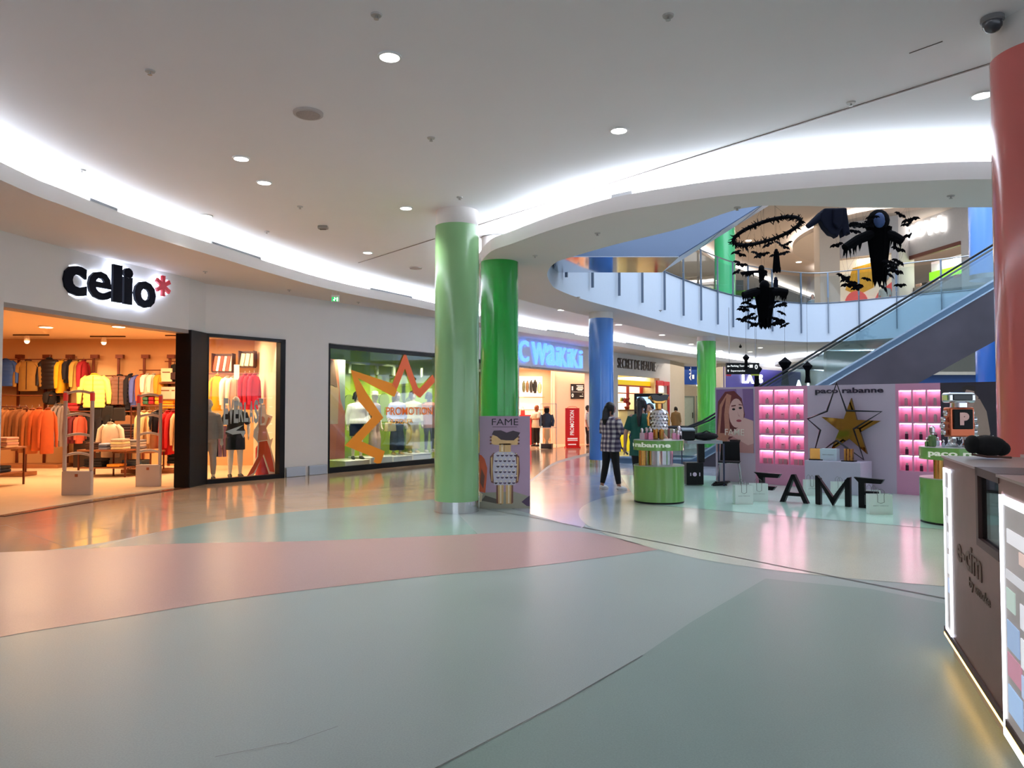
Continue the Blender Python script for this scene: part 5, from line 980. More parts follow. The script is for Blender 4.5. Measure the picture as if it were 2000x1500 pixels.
for k, (x, y, c, s) in enumerate(((1216, 785, (200, 190, 90), 'olive'), (1222, 785, (120, 60, 140), 'purple'), (1219, 785, (90, 110, 60), 'green'), (1208, 803, (214, 176, 60), 'gold'), (1207, 827, (110, 110, 60), 'dark olive'), (1217, 815, (190, 150, 110), 'tan'), (1201, 815, (230, 180, 190), 'pink'))):
    a = sl.at(x, y, 1.0); q = sl.w(a[0], 1.08); m = MB(); m.lathe([(.06, 0), (.06, .14), (.03, .16), (.03, .2)], n=10); tag(m.build('cosmetic_bottle', [mat(c, .4, name='plastic')], loc=(q.x, q.y, a[1]+.02), smooth=True), s+' cosmetic bottle on the lit shelf behind the women', 'bottle')
t = thing('shop_counter', 'cream counter with red top inside the beauty shop', 'counter', sl.loc, sl.rz); m = MB(); slb(m, 1226, 1246, 803, 872, .6, .5); m.build('body', [CRM], t); m = MB(); slb(m, 1225, 1247, 800, 803, .58, .54); m.build('worktop', [mat((110, 84, 50), .4, name='worktop')], t)
a = sl.at(1228, 800, .7); q = sl.w(a[0], .8); t = thing('table_ornament', 'red and green ornament on the cream counter', 'ornament', (q.x, q.y, a[1])); m = MB(); m.lathe([(.08, 0), (.14, .12), (.1, .16)], n=12); m.build('bowl', [mat((170, 60, 30), .5, name='ceramic')], t); m = MB(); [m.ball((.1*cos(k*1.3), .1*sin(k*1.3), .3+.06*k), .09, 8) for k in range(5)]; m.build('blooms', [mat((150, 40, 40), .7, noise=.3, name='petal')], t)
p = fl(1214, 880); t = thing('yellow_tub', 'round yellow tub low in front of the beauty shop', 'tub', (p.x, p.y, 0)); m = MB(); m.lathe([(.42, .0), (.52, .25), (.55, .5), (.5, .62), (.45, .6)], n=24); m.build('tub_body', [YEL], t, smooth=True); m = MB(); m.lathe([(.46, .6), (.3, .66)], n=20); m.build('rim', [mat((190, 130, 20), .5, name='yellow_laminate')], t)
t = thing('red_display_frame', 'tall red frame unit at the right end of the beauty shop front', 'display unit', sl.loc, sl.rz); m = MB(); slb(m, 1284, 1296, 743, 752, -.1, .08); slb(m, 1297, 1308, 745, 753, -.1, .08)
m.build('header', [mat((200, 20, 34), .4, emit=.2, name='red_lit')], t)
for x0, x1 in ((1284, 1286), (1306, 1308)): m = MB(); slb(m, x0, x1, 752, 872, -.1, .08); m.build('upright', [REDL], t)
m = MB(); slb(m, 1287, 1296, 754, 766, -.06, .04); m.build('light_panel', [LITP], t); m = MB(); slb(m, 1287, 1305, 768, 872, -.04, .02); m.build('panel', [CRM], t)
# far end : blue sign, glass doors, dark blue shop, white letters
p = atD(1350, 800, 45.5); t = thing('shop_sign', 'deep blue square sign panel above grey doors left of the far green pillar', 'sign', (p.x, p.y, 0), .3); z0 = atD(1350, 751, 45.5).z; z1 = atD(1350, 707, 45.5).z
m = MB(); m.b2((-.8, 0, z0), (1.1, .15, z1)); m.build('panel', [mat((16, 66, 150), .4, emit=.1, name='blue_panel')], t, bevel=.01); m = MB(); m.text('ALL', -.12, .0, z0+.25, z1-.3, -.003, .01, .02, vert=True); m.b2((.08, -.01, z0+.35), (.22, 0, z0+.6)); m.build('lettering', [WH], t); m = MB(); m.b2((.4, -.1, z0-.09), (.9, .0, z0-.03)); m.build('lamp', [DLED], t)
for k, dx in enumerate((-.6, .35)):
    p = atD(1350, 800, 46.0); t = thing('glass_door', ['left', 'right'][k]+' grey framed glass door under the deep blue sign', 'door', (p.x+dx, p.y, 0), .3); m = MB()
    for a in (((0, 0, 0), (.08, .08, 2.3)), ((.85, 0, 0), (.93, .08, 2.3)), ((0, 0, 2.22), (.93, .08, 2.3)), ((0, 0, 0), (.93, .08, .12))): m.b2(*a)
    m.build('frame', [mat((120, 132, 128), .5, name='door_frame')], t); m = MB(); m.b2((.08, .03, .12), (.85, .04, 2.22)); m.build('glass_pane', [mat((168, 182, 176), .25, noise=.1, name='frosted_glass')], t); m = MB(); m.box((.75, -.05, 1.1), (.03, .05, .35)); m.build('pull_handle', [BLACK], t)
p = atD(1320, 812, 38.5); figure('person', 'person in beige coat with dark curly hair far behind the perfume robot', 'person', (fl(1322, 852).x*.0+p.x, p.y, 0), pi*.8, 1.62, hair=((16, 12, 12), .86), top=((150, 120, 80), 1.9, .35, 1.35), bottom=((60, 44, 36), 'slim', .1), shoes=(30, 24, 20), vox=.014)
sE = Seg(FE, FFp); t = thing('shop_sign', 'dark blue shop fascia with white glowing letters behind the hanging black shapes', 'sign', sE.loc, sE.rz)
a = sE.at(1412, 752, -.05); b = sE.at(1562, 731, -.05); z1 = sE.at(1412, 716, -.05)[1]; z0 = 2.3
m = MB(); m.b2((a[0], -.12, z0), (b[0], -.01, z1)); m.build('fascia', [mat((46, 44, 120), .4, emit=.12, noise=.08, name='blue_panel')], t)
c0 = sE.at(1450, 748, -.15); c1 = sE.at(1472, 733, -.15); WG = mat((255, 255, 255), .4, emit=4, noise=0, name='white_glow'); m = MB(); m.text('LA', c0[0], c1[0], c0[1], c1[1], -.13, .05, .03); c0 = sE.at(1481, 748, -.15); c1 = sE.at(1489, 732, -.15); m.text('S', c0[0], c1[0], c0[1], c1[1], -.13, .05, .03); m.build('lettering', [WG], t)
p0 = atD(1553, 752, 44); t = thing('shop_sign', 'white glowing letters peeping over the display wall beside the escalator', 'sign', (p0.x, 44, 0)); m = MB(); z = p0.z-.15; m.text('A', 0, .42, z-.1, z+.45, 0, .05, .04); m.text('i', .7, .82, z-.1, z+.42, 0, .05, .04); m.text('L', .95, 1.3, z-.3, z+.12, 0, .05, .04); m.build('lettering', [WG], t)
m = MB(); m.b2((-1, .06, z-.6), (3.2, .1, z+.1)); m.build('fascia', [mat((196, 188, 176), .6, name='beige_panel')], t)
# blue counter band under the escalator on the right
m = MB(); m.b2((11.5, 24, 2.3), (19, 24.2, 2.62)); tag(m.build('blue_fascia', [mat((24, 66, 120), .4, name='blue_panel')]), 'dark blue fascia strip seen under the escalator at the right', 'panel')
m = MB(); m.b2((11.5, 23.9, 2.62), (19, 26.5, 2.72)); tag(m.build('beige_canopy', [mat((206, 192, 170), .6, name='beige_panel')]), 'beige canopy above the dark blue fascia strip under the escalator', 'panel')
for k, x in enumerate((1848, 1877, 1893)):
    p = atD(x, 742 if k != 1 else 736, 22.8); downlight(Vector((p.x, 25.0 if k != 1 else 25.6, 2.62)), .1, 'small downlight under the beige canopy by the escalator, '+['left', 'middle', 'right'][k], 'canopy downlights')
# hanging direction sign
p = atD(1450, 720, 22); t = thing('direction_sign', 'black hanging direction sign with white arrows and text above the display wall', 'sign', p); w = 64/F*22; h = 22/F*22
m = MB(); m.box((0, 0, 0), (w, .1, h)); m.build('panel', [BLACK], t); m = MB()
m.prism([(-w*.44, h*.2), (-w*.48, h*.2-.0), (-w*.45, h*.3), (-w*.45, h*.24), (-w*.4, h*.24), (-w*.4, h*.16), (-w*.45, h*.16), (-w*.45, h*.1), (-w*.48, h*.2)][1:], -.055, -.05); m.prism([(-w*.46, -h*.3), (-w*.44, -h*.3), (-w*.44, -h*.18), (-w*.42, -h*.18), (-w*.45, -h*.08), (-w*.48, -h*.18), (-w*.46, -h*.18)], -.055, -.05)
m.text('Parking Terrasse', -w*.37, w*.18, h*.1, h*.32, -.05, .005, .015); m.text('Supermarche', -w*.37, w*.06, -h*.32, -h*.12, -.05, .005, .015); m.text('0', w*.36, w*.45, -h*.05, h*.35, -.05, .005, .02); m.b2((w*.2, -.056, h*.08), (w*.3, -.05, h*.34)); m.build('lettering', [mat((236, 236, 230), .5, emit=.5, noise=0, name='white_print')], t)
m = MB(); m.b2((-w*.5, -.052, -h*.66), (-w*.36, .0, -h*.52)); m.build('red_tab', [mat((190, 40, 60), .5, name='red_print')], t); m = MB(); m.b2((w*.25, -.052, -h*.62), (w*.5, .0, -h*.5)); m.build('yellow_tab', [mat((180, 190, 60), .5, name='yellow_print')], t)
for sx in (-.4, .4): m = MB(); m.tube([(sx*w, 0, h/2), (sx*w, 0, ZC-p.z)], .008, 6); m.build('hanger', [STEEL], t)
# ================================================================== UPPER FLOOR SHOPS
def UG(x, y, off=0): return us.at(x, y, off)
t = thing('shop_sign', 'overexposed white glowing letters on the upper floor shopfront', 'sign', us.loc, us.rz)
for ch, x0, x1, yt, yb in (('G', 1760, 1781, 444, 471), ('i', 1781, 1785, 440, 464), ('O', 1786, 1806, 433, 462), ('W', 1808, 1838, 426, 457), ('i', 1840, 1846, 424, 452)):
    a = UG(x0, yb, -.08); b = UG(x1, yt, -.08); q = (a[1]+0, UG((x0+x1)/2, yt, -.08)[1]); m = MB(); m.text(ch, a[0], b[0], UG((x0+x1)/2, yb, -.08)[1], q[1], -.06, .1, .02); m.build('letter', [mat((255, 255, 255), .4, emit=1.6, noise=0, name='white_glow')], t)
t = thing('upper_storefront', 'upper shopfront opening with brown header rail and hanging clothes above a green band', 'shopfront', us.loc, us.rz)
m = MB(); m.b2((5.35, -.06, zl-.05), (9.3, .1, zl+.12)); m.build('header_rail', [mat((120, 70, 58), .5, name='header_paint')], t)
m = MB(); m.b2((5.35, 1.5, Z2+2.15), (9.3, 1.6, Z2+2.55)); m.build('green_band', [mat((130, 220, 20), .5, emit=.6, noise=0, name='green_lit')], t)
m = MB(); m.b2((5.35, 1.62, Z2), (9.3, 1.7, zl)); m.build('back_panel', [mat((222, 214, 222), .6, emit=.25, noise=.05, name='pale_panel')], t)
m = MB(); m.b2((5.4, .5, Z2+.0), (9.2, 1.2, Z2+1.75)); m.build('display_shelf', [mat((150, 140, 130), .5, noise=.3, scale=5, name='shelf')], t)
for k in range(9):
    q = us.w(5.6+.42*k, .85); c = [(210, 170, 150), (60, 50, 50), (190, 150, 120), (230, 220, 210), (90, 60, 50), (120, 130, 160), (200, 110, 90), (40, 40, 50), (220, 200, 160)][k]
    folded('folded clothes pile number %d along the upper floor shelf' % (k+1) if False else ['salmon', 'charcoal', 'tan', 'white', 'brown', 'slate blue', 'brick red', 'black', 'cream'][k]+' folded clothes on the upper shop shelf under the green band', (q.x, q.y, Z2+1.75), .36, .3, .2, [c], 2, us.rz)
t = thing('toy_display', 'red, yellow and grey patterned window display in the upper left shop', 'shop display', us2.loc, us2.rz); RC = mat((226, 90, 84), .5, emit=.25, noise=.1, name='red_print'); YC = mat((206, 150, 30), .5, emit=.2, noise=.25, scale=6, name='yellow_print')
m = MB(); m.b2((.0, .45, Z2), (2.3, .55, zl)); m.build('backboard', [mat((232, 220, 196), .6, emit=.25, noise=.05, name='board')], t)  # cream board is no lamp; shop brightness put in as faint emission
m = MB(); m.prism([(.25, Z2+.4+1.2), (.6, Z2+.4+2.2), (1.6, Z2+.4+2.4), (1.5, Z2+.4+1.2), (.8, Z2+.4+.9)], .38, .44); m.build('yellow_shape', [YC], t); m = MB(); m.prism(ell(.75, Z2+.4+.55, .5, .55, 20), .3, .4); m.build('red_disc', [RC], t)
m = MB(); m.prism([(1.3, Z2+.4+.1), (1.7, Z2+.4+.9), (2.3, Z2+.4+1.35), (2.5, Z2+.4+1.1), (2.2, Z2+.4+.3)], .3, .4); m.build('red_shape', [RC], t); m = MB(); m.prism(ell(2.0, Z2+.4+1.9, .25, .5, 16), .3, .4); m.build('grey_shape', [mat((180, 184, 186), .5, name='grey_print')], t)
q = us2.w(2.05, .12); figure('mannequin', 'grey mannequin in the upper left shop display', 'mannequin', (q.x, q.y, Z2+.01), us2.rz, 1.75, (170, 176, 174), face=False, top=((190, 196, 190), .9, .5, 1.2), bottom=((150, 150, 150), 'loose', .1), vox=.016)
q = atD(1587, 583, 36); figure('person', 'tiny visitor in pale blue top and navy trousers on the upper floor', 'person', (q.x, 36, Z2), -.6, 1.5, hair=((18, 16, 20), .9), top=((130, 160, 180), .9, .5, 1.15), bottom=((40, 70, 100), 'slim', .1), shoes=(20, 20, 24), vox=.013)
lv = Vector((16.0, 27.5)); 
for k, (x, z0, z1, c, s) in enumerate(((1455, 1.2, 1.7, (110, 190, 30), 'lime green'), (1432, .3, 2.2, (60, 70, 64), 'dark grey'))):
    p = atD(x, 560, 36); m = MB(); m.b2((p.x-.5, 36, Z2+z0*0+.1), (p.x+.5, 36.1, Z2+z1)); tag(m.build('store_board', [mat(c, .5, emit=.15 if c[1] > 150 else 0, name='panel')]), s+' panel of a shop on the upper floor behind the glass balustrade', 'panel')
# ================================================================== PERFUME EVENT STAND
LIL = mat((196, 178, 196), .55, noise=.015, name='lilac_board'); PNK = mat((214, 146, 178), .5, noise=.02, name='pink_board'); PNI = mat((232, 150, 184), .5, noise=.0, name='pink_niche')
W0 = Vector((4.36, 15.93)); W1 = Vector((8.12, 12.32)); sw = Seg(W0, W1); HW = 1.99
def wx(x): return sw.at(x, 850)[0]
t = thing('display_wall', 'long pink and lilac exhibition wall with lit product niches', 'display wall', sw.loc, sw.rz)
X0, X1, X2, X3, X4, X5 = 0, wx(1475), wx(1578), wx(1750), wx(1838), wx(1953)
m = MB(); m.b2((X0, 0, 0), (X1, .2, HW)); m.build('poster_panel', [LIL], t)
m = MB(); m.b2((X2, 0, 0), (X3, .2, HW)); m.build('centre_panel', [LIL], t)
m = MB(); m.b2((X4, 0, 0), (X5, .2, HW)); m.build('poster_panel', [mat((46, 34, 48), .5, noise=.03, name='dark_board')], t)
NL = mat((255, 226, 240), .5, emit=7, noise=0, name='niche_light'); niches = []
for side, (A, B, cols, refx) in (('left', (X1, X2, ((1483, 1510), (1513, 1540), (1543, 1570)), 1525)), ('right', (X3, X4, ((1756, 1781), (1784, 1809), (1812, 1839)), 1795))):
    rows = [(761, 788), (791, 818), (821, 847), (851, 877), (881, 907)] if side == 'left' else [(762, 792), (794, 824), (827, 859), (860, 889), (891, 921)]
    cx = [(wx(a), wx(b)) for a, b in cols]; rz_ = [(sw.at(refx, b)[1], sw.at(refx, a)[1]) for a, b in rows]
    m = MB(); m.b2((A, .14, 0), (B, .2, HW)); m.build('niche_back', [PNI], t)
    m = MB(); zt = rz_[0][1]; zb = rz_[-1][0]; m.b2((A, 0, 0), (B, .14, zb)); m.b2((A, 0, zt), (B, .14, HW)); e = [A]+[v for c in cx for v in c]+[B]
    for k in range(0, len(e), 2):
        if e[k+1]-e[k] > .005: m.b2((e[k], 0, zb), (e[k+1], .14, zt))
    for k in range(4): m.b2((A, 0.002, rz_[k+1][1]), (B, .138, rz_[k][0]))
    m.build('niche_grid', [PNK], t)
    for r in range(5):
        for c in range(3):
            x0, x1 = cx[c]; m = MB(); m.b2((x0+.01, .06, rz_[r][1]-.018), (x1-.01, .10, rz_[r][1]-.004)); m.build('light_strip', [NL], t)
            niches.append((side, r, c, (x0+x1)/2, rz_[r][0], rz_[r][1]-rz_[r][0]))
m = MB(); m.text('paco rabanne', wx(1594), wx(1727), sw.at(1660, 771)[1], sw.at(1660, 757)[1], 0, .02, .02); m.build('lettering', [mat((36, 20, 48), .4, name='dark_letters')], t)
RN = ['top', 'second', 'middle', 'fourth', 'bottom']; CN = ['left', 'centre', 'right']
for side, r, c, x, z, h in niches:
    q = sw.w(x, .07); rz = sw.rz; lab = ', %s row, %s column, %s lit niches' % (RN[r], CN[c], side)
    if side == 'left' and r != 4 and c != 1 or side == 'left' and r == 2:
        t = thing('perfume_bottle', 'small clear gift bottle'+lab, 'bottle', (q.x, q.y, z), rz); m = MB(); m.box((0, 0, .045), (.07, .04, .09)); m.build('flacon', [mat((206, 170, 176), .2, .3, noise=.05, name='flacon')], t, bevel=.008); m = MB(); m.lathe([(.012, .09), (.012, .115)], n=10); m.build('cap', [mat((120, 90, 90), .3, .6, name='cap_metal')], t)
    elif side == 'left' and r == 4:
        t = thing('gift_box', 'pair of silver pink boxes'+lab, 'box', (q.x, q.y, z), rz)
        for s in (-1, 1): m = MB(); m.box((s*.05, 0, .055), (.07, .05, .11)); m.build('carton', [mat((196, 150, 160), .3, .3, name='foil_card')], t)
    elif side == 'left':
        t = thing('perfume_bottle', 'flat pink bottle with small red mark'+lab, 'bottle', (q.x, q.y, z), rz); m = MB(); m.box((0, 0, .06), (.09, .04, .12)); m.build('flacon', [mat((240, 160, 190), .3, name='flacon')], t, bevel=.01); m = MB(); m.box((0, -.021, .09), (.04, .004, .012)); m.build('mark', [mat((170, 30, 60), .4, name='print')], t)
    else:
        dark = r >= 2; t = thing('perfume_bottle', ('small dark bottle' if dark else 'slim grey boxed bottle')+lab, 'bottle', (q.x, q.y, z), rz); bm_ = mat((70, 36, 60) if dark else (190, 160, 168), .3, .5, name='flacon')
        m = MB(); m.box((0, 0, .05 if dark else .06), (.05, .035, .1 if dark else .12)); m.build('flacon', [bm_], t, bevel=.006); m = MB(); m.box((0, 0, .12), (.035, .03, .03)); m.build('cap', [CHROME], t)
# posters on the wall
def poster_art(name, label, loc, rz, parts, mats):
    m = MB(); t = thing(name, label, 'poster', loc, rz); m.b2(*parts[0])
    for k, (pts, mi) in enumerate(parts[1:]): m.flat(pts, parts[0][0][1]-.0012-.0005*k, mi)
    m.build('print', mats, t); return t
x0, x1 = .03, X1-.03; U = lambda u, v: (x0+(x1-x0)*u, .62+(HW-.66)*v)
SKp = mat((196, 140, 136), .5, noise=.04, name='print_skin'); SKl = mat((222, 178, 172), .5, noise=.02, name='print_skin'); HRp = mat((104, 40, 44), .5, noise=.2, scale=30, name='print_hair'); HRl = mat((188, 128, 108), .5, noise=.2, scale=30, name='print_hair'); MVp = mat((128, 96, 148), .5, noise=.05, name='print_mauve'); WTP = mat((228, 210, 212), .5, name='print_white'); BKP = mat((26, 14, 22), .5, name='print_black'); LPp = mat((160, 60, 76), .5, name='print_lips')
EP = lambda u, v, a, b, n=20: [U(u+a*cos(2*pi*k/n), v+b*sin(2*pi*k/n)) for k in range(n)]
t = poster_art('poster', 'portrait poster of a long-haired woman on the left of the exhibition wall', sw.loc, sw.rz, [((x0, -.012, .62), (x1, -.001, HW-.04)),
    ([U(.55, 1), U(.72, 1), U(.76, 0.5), U(.7, .45)], 7), ([U(0, 0), U(1, 0), U(1, .3), U(.6, .42), U(.3, .25), U(0, .3)], 1), ([U(0, .2), U(.05, .8), U(.25, .96), U(.5, .97), U(.7, .85), U(.78, .6), U(.7, .35), U(.35, .2)], 2), ([U(.3, .25), U(.45, .25), U(.85, .12), U(1, .15), U(1, .5), U(.75, .55), U(.6, .4)], 3),
    (EP(.55, .62, .20, .23), 3), ([U(.02, .2), U(.1, .75), U(.3, .93), U(.42, .9), U(.34, .6), U(.38, .3), U(.25, .1)], 4), ([U(.1, .3), U(.16, .7), U(.28, .88), U(.22, .6), U(.24, .3)], 2),
    (EP(.48, .68, .045, .018, 10), 6), (EP(.66, .70, .045, .018, 10), 6), (EP(.62, .50, .07, .02, 12), 5), ([U(.57, .66), U(.61, .57), U(.66, .565), U(.61, .60)], 1), ([U(.42, .74), U(.54, .75), U(.54, .73), U(.42, .72)], 2), ([U(.62, .765), U(.72, .75), U(.72, .74), U(.62, .745)], 2),
    ([U(.42, .02), U(.58, .02), U(.6, .12), U(.4, .12)], 8), ([U(.36, .2), U(.66, .2), U(.62, .12), U(.4, .12)], 6)], [MVp, SKp, HRp, SKl, HRl, LPp, BKP, mat((168, 140, 186), .5, name='print_mauve'), mat((206, 190, 170), .3, .6, name='print_silver')])
m = MB(); a = U(.24, .27); b = U(.76, .34); m.text('FAME', a[0], b[0], a[1], b[1]+.04, -.022, .003, .01); m.build('lettering', [mat((240, 226, 214), .4, name='print_white')], t)
x0, x1 = X4+.05, X5-.02; U = lambda u, v: (x0+(x1-x0)*u, .45+(HW-.5)*v)
t = poster_art('poster', 'dark poster of a bare-chested man on the right end of the exhibition wall', sw.loc, sw.rz, [((X4+.02, -.012, .45), (X5, -.001, HW-.03)),
    ([U(.38, .45), U(.42, .8), U(.5, .86), U(.68, .84), U(.8, .7), U(.86, .45), U(.7, .2), U(.45, .25)], 1), (EP(.5, .86, .10, .12), 2), ([U(.38, .9), U(.36, .98), U(.46, 1), U(.6, .99), U(.63, .88), U(.58, .93), U(.44, .95)], 3), (EP(.46, .875, .02, .008, 8), 3), (EP(.54, .872, .02, .008, 8), 3), (EP(.48, .80, .028, .008, 8), 4), ([U(.6, .9), U(.66, .86), U(.62, .8)], 1), ([U(.7, .22), U(.88, .3), U(.84, .14), U(.74, .12)], 2), ([U(.3, .2), U(.7, .25), U(.7, .32), U(.34, .3)], 5)], [mat((44, 36, 50), .5, noise=.1, name='print_dark'), mat((170, 142, 130), .5, noise=.06, name='print_skin'), mat((186, 150, 140), .5, noise=.04, name='print_skin'), mat((40, 28, 28), .5, name='print_hair'), mat((130, 70, 70), .5, name='print_lips'), mat((120, 130, 150), .3, .5, name='print_silver')])
m = MB(); a = U(.1, .37); b = U(.92, .42); m.text('PHANTOM', a[0], b[0], a[1], b[1]+.02, -.022, .003, .01); m.build('lettering', [mat((220, 220, 226), .4, name='print_white')], t)
# stars
def starpts(cx, cz, R, r, rot=0): return [(cx+(R if k % 2 == 0 else r)*sin(rot+k*pi/5), cz+(R if k % 2 == 0 else r)*cos(rot+k*pi/5)) for k in range(10)]
c = sw.at(1661, 836, -.1); t = thing('gold_star', 'mirrored gold five-pointed star mounted on the lilac wall', 'star', sw.loc, sw.rz); m = MB(); m.prism(starpts(c[0], c[1], .56, .20, .06), -.14, -.08); m.build('star_plate', [mat((150, 116, 52), .08, 1, noise=.05, name='gold_mirror')], t); m = MB(); m.box((c[0], -.045, c[1]), (.1, .07, .1)); m.build('bracket', [BLACK], t)
c = sw.at(1650, 830, -.3); t = thing('star_frame', 'large thin black star outline standing out in front of the gold star', 'star', sw.loc, sw.rz); P = [(1634, 748), (1653, 802), (1722, 804), (1667, 838), (1687, 898), (1634, 860), (1588, 892), (1602, 840), (1583, 823) if False else (1577, 818), (1615, 803)]
P = [sw.at(x, y, -.3) for x, y in P]; m = MB()
m.tube([(p[0], -.3, p[1]) for p in P], .021, 4, closed=True); m.build('outline', [mat((22, 20, 24), .2, .4, name='black_metal')], t); m = MB(); m.b2((P[6][0]-.01, -.3, .6), (P[6][0]+.01, -.28, P[6][1])); m.b2((P[3][0]-.01, -.29, P[3][1]), (P[3][0]+.01, 0, P[3][1]+.02)); m.build('bracket', [BLACK], t)
# pedestal and products
a0 = sw.at(1582, 900, -.5); a1 = sw.at(1690, 900, -.5); zt = sw.at(1636, 900, -.5)[1]; m = MB(); m.b2((a0[0], -.75, 0), (a1[0], -.16, zt)); tag(m.build('pedestal', [mat((190, 182, 202), .5, noise=.02, name='lilac_board')], loc=sw.loc, rz=sw.rz, bevel=.006), 'lilac box pedestal against the middle of the exhibition wall', 'pedestal')
def onped(x): return sw.w(sw.at(x, 880, -.55)[0], -.55)
q = onped(1594); t = thing('gold_box', 'gold gift box on a black plate at the left of the pedestal', 'box', (q.x, q.y, zt), sw.rz+.4); m = MB(); m.box((0, 0, .12), (.22, .16, .2)); m.build('carton', [GOLD], t, bevel=.004); m = MB(); m.box((0, 0, .01), (.26, .22, .018)); m.build('plate', [BLACK], t)
q = onped(1622); t = thing('white_gift_box', 'pale blue-white printed gift box in the middle of the pedestal', 'box', (q.x, q.y+.03, zt), sw.rz); m = MB(); m.box((0, 0, .11), (.30, .16, .22)); m.build('carton', [mat((206, 222, 232), .5, noise=.02, name='card')], t, bevel=.004); m = MB(); m.text('paco rabanne', -.1, .1, .1, .12, -.081, .002, 0); m.build('lettering', [mat((60, 60, 70), .5, name='print')], t)
q = onped(1658); t = thing('tester_bottle', 'gold bar-shaped bottle on a black plate at the right of the pedestal', 'bottle', (q.x, q.y, zt), sw.rz); m = MB(); [m.box((dx, 0, .12), (.035, .09, .22)) for dx in (-.055, 0, .055)]; m.build('flacon', [GOLD], t, bevel=.006); m = MB(); m.box((0, 0, .01), (.22, .18, .018)); m.build('plate', [BLACK], t)
# ---- robots
def scales(m, r, z0, z1, rows, n, mi=0):
    for k in range(rows):
        z = z1-(z1-z0)*(k+.5)/rows; h = (z1-z0)/rows
        for j in range(n):
            a = 2*pi*(j+.5*(k % 2))/n; w = 2*pi*r/n*.56; c = Vector((r*sin(a), -r*cos(a), z)); pts = []
            T = Vector((cos(a), sin(a), 0)); N = Vector((sin(a), -cos(a), 0))
            for q in range(9):
                b = pi*q/8; pts.append(c+T*w*cos(b)-Vector((0, 0, 1))*h*.75*sin(b)+N*(.022*sin(b)+.006))
            pts += [c-T*w+Vector((0, 0, h*.35))+N*.0, c+T*w+Vector((0, 0, h*.35))+N*.0]
            m.add(pts, [tuple(range(len(pts)))], mi)
def perfume_robot(label, loc, rz, k, name='perfume_robot'):
    t = thing(name, label, 'sculpture', loc, rz); SV = mat((226, 222, 226), .22, 1, noise=.03, name='silver')
    for s in (-1, 1): m = MB(); m.lathe([(.055*k, 0), (.06*k, .02*k), (.06*k, .28*k)], (s*.075*k, 0, 0), 20); m.build('leg', [GOLD], t, smooth=True)
    m = MB(); m.lathe([(.10*k, .26*k), (.20*k, .28*k), (.205*k, .70*k), (.15*k, .75*k), (.09*k, .77*k)], n=32); m.build('torso', [SV], t, smooth=True)
    m = MB(); scales(m, .208*k, .27*k, .74*k, 6, 14); m.build('scales', [SV], t)
    for s in (-1, 1): m = MB(); m.tube([(s*.22*k, 0, .70*k), (s*.265*k, 0, .55*k), (s*.26*k, -.02*k, .34*k)], .035*k, 10); m.build('arm', [GOLD], t, smooth=True)
    m = MB(); m.lathe([(.08*k, .76*k), (.08*k, .90*k)], n=24); m.build('neck', [GOLD], t, smooth=True)
    m = MB(); m.prism([(-.13*k, .90*k), (.13*k, .90*k), (.2*k, 1.0*k), (.22*k, 1.10*k), (0, 1.07*k), (-.22*k, 1.10*k), (-.2*k, 1.0*k)], -.1*k, .1*k); m.build('head', [GOLD], t, bevel=.02*k)
    m = MB(); m.prism([(-.19*k, .99*k), (-.05*k, .96*k), (.05*k, .96*k), (.19*k, .99*k), (.24*k, 1.12*k), (.12*k, 1.13*k), (0, 1.09*k), (-.12*k, 1.13*k), (-.24*k, 1.12*k)], -.14*k, -.09*k); m.build('visor', [mat((20, 12, 16), .08, noise=0, name='visor')], t, bevel=.01*k)
    for s in (-1, 1): m = MB(); m.lathe([(.03*k, -.03*k), (.035*k, .03*k)], (s*.235*k, 0, 1.04*k), 12, ry=pi/2); m.build('ear', [GOLD], t, smooth=True)
    return t
# poster totem beside the front pillars
P0 = fl(987, 993); t = thing('poster_totem', 'lilac poster panel printed with a gold robot bottle, standing behind the front pillar', 'poster stand', (P0.x-.01, P0.y, 0))
hw = .393; HT = 1.425; m = MB(); m.box((0, .04, HT/2), (2*hw, .08, HT)); m.build('panel', [mat((186, 158, 186), .5, noise=.02, name='lilac_print')], t)
m = MB(); y = -.0012; A_ = [mat((160, 158, 142), .5, noise=.05, name='print_floor'), mat((214, 96, 60), .5, noise=.15, name='print_orange'), mat((46, 22, 38), .3, name='print_black'), mat((196, 160, 110), .3, .5, noise=.1, scale=30, name='print_gold'), mat((190, 186, 200), .3, .3, noise=.1, name='print_silver'), mat((120, 74, 60), .4, noise=.2, name='print_copper'), mat((96, 90, 82), .5, name='print_shadow'), mat((80, 60, 90), .4, name='print_shade'), mat((236, 220, 190), .4, name='print_highlight')]
def pf(pts, mi, l): m.flat(pts, -.001-.0006*l, mi)
pf([(-hw, 0), (hw, 0), (hw, .18), (.14, .26), (-hw, .24)], 0, 0); pf([(-.36, .12), (-.05, .06), (-.05, .12), (-.3, .2)], 6, 1)
pf([(-hw, .26), (-.30, .24), (-.28, .46), (-.27, .62), (-.31, .76), (-.36, .82), (-hw, .83)], 1, 1); pf([(-.38, .4), (-.33, .3), (-.31, .5), (-.36, .62)], 5, 2); pf([(-.39, .1), (-.36, .1), (-.34, .22), (-.39, .26)], 8, 2); pf([(.26, .1), (.34, .04), (.39, .03), (.39, .2), (.33, .16)], 7, 1)
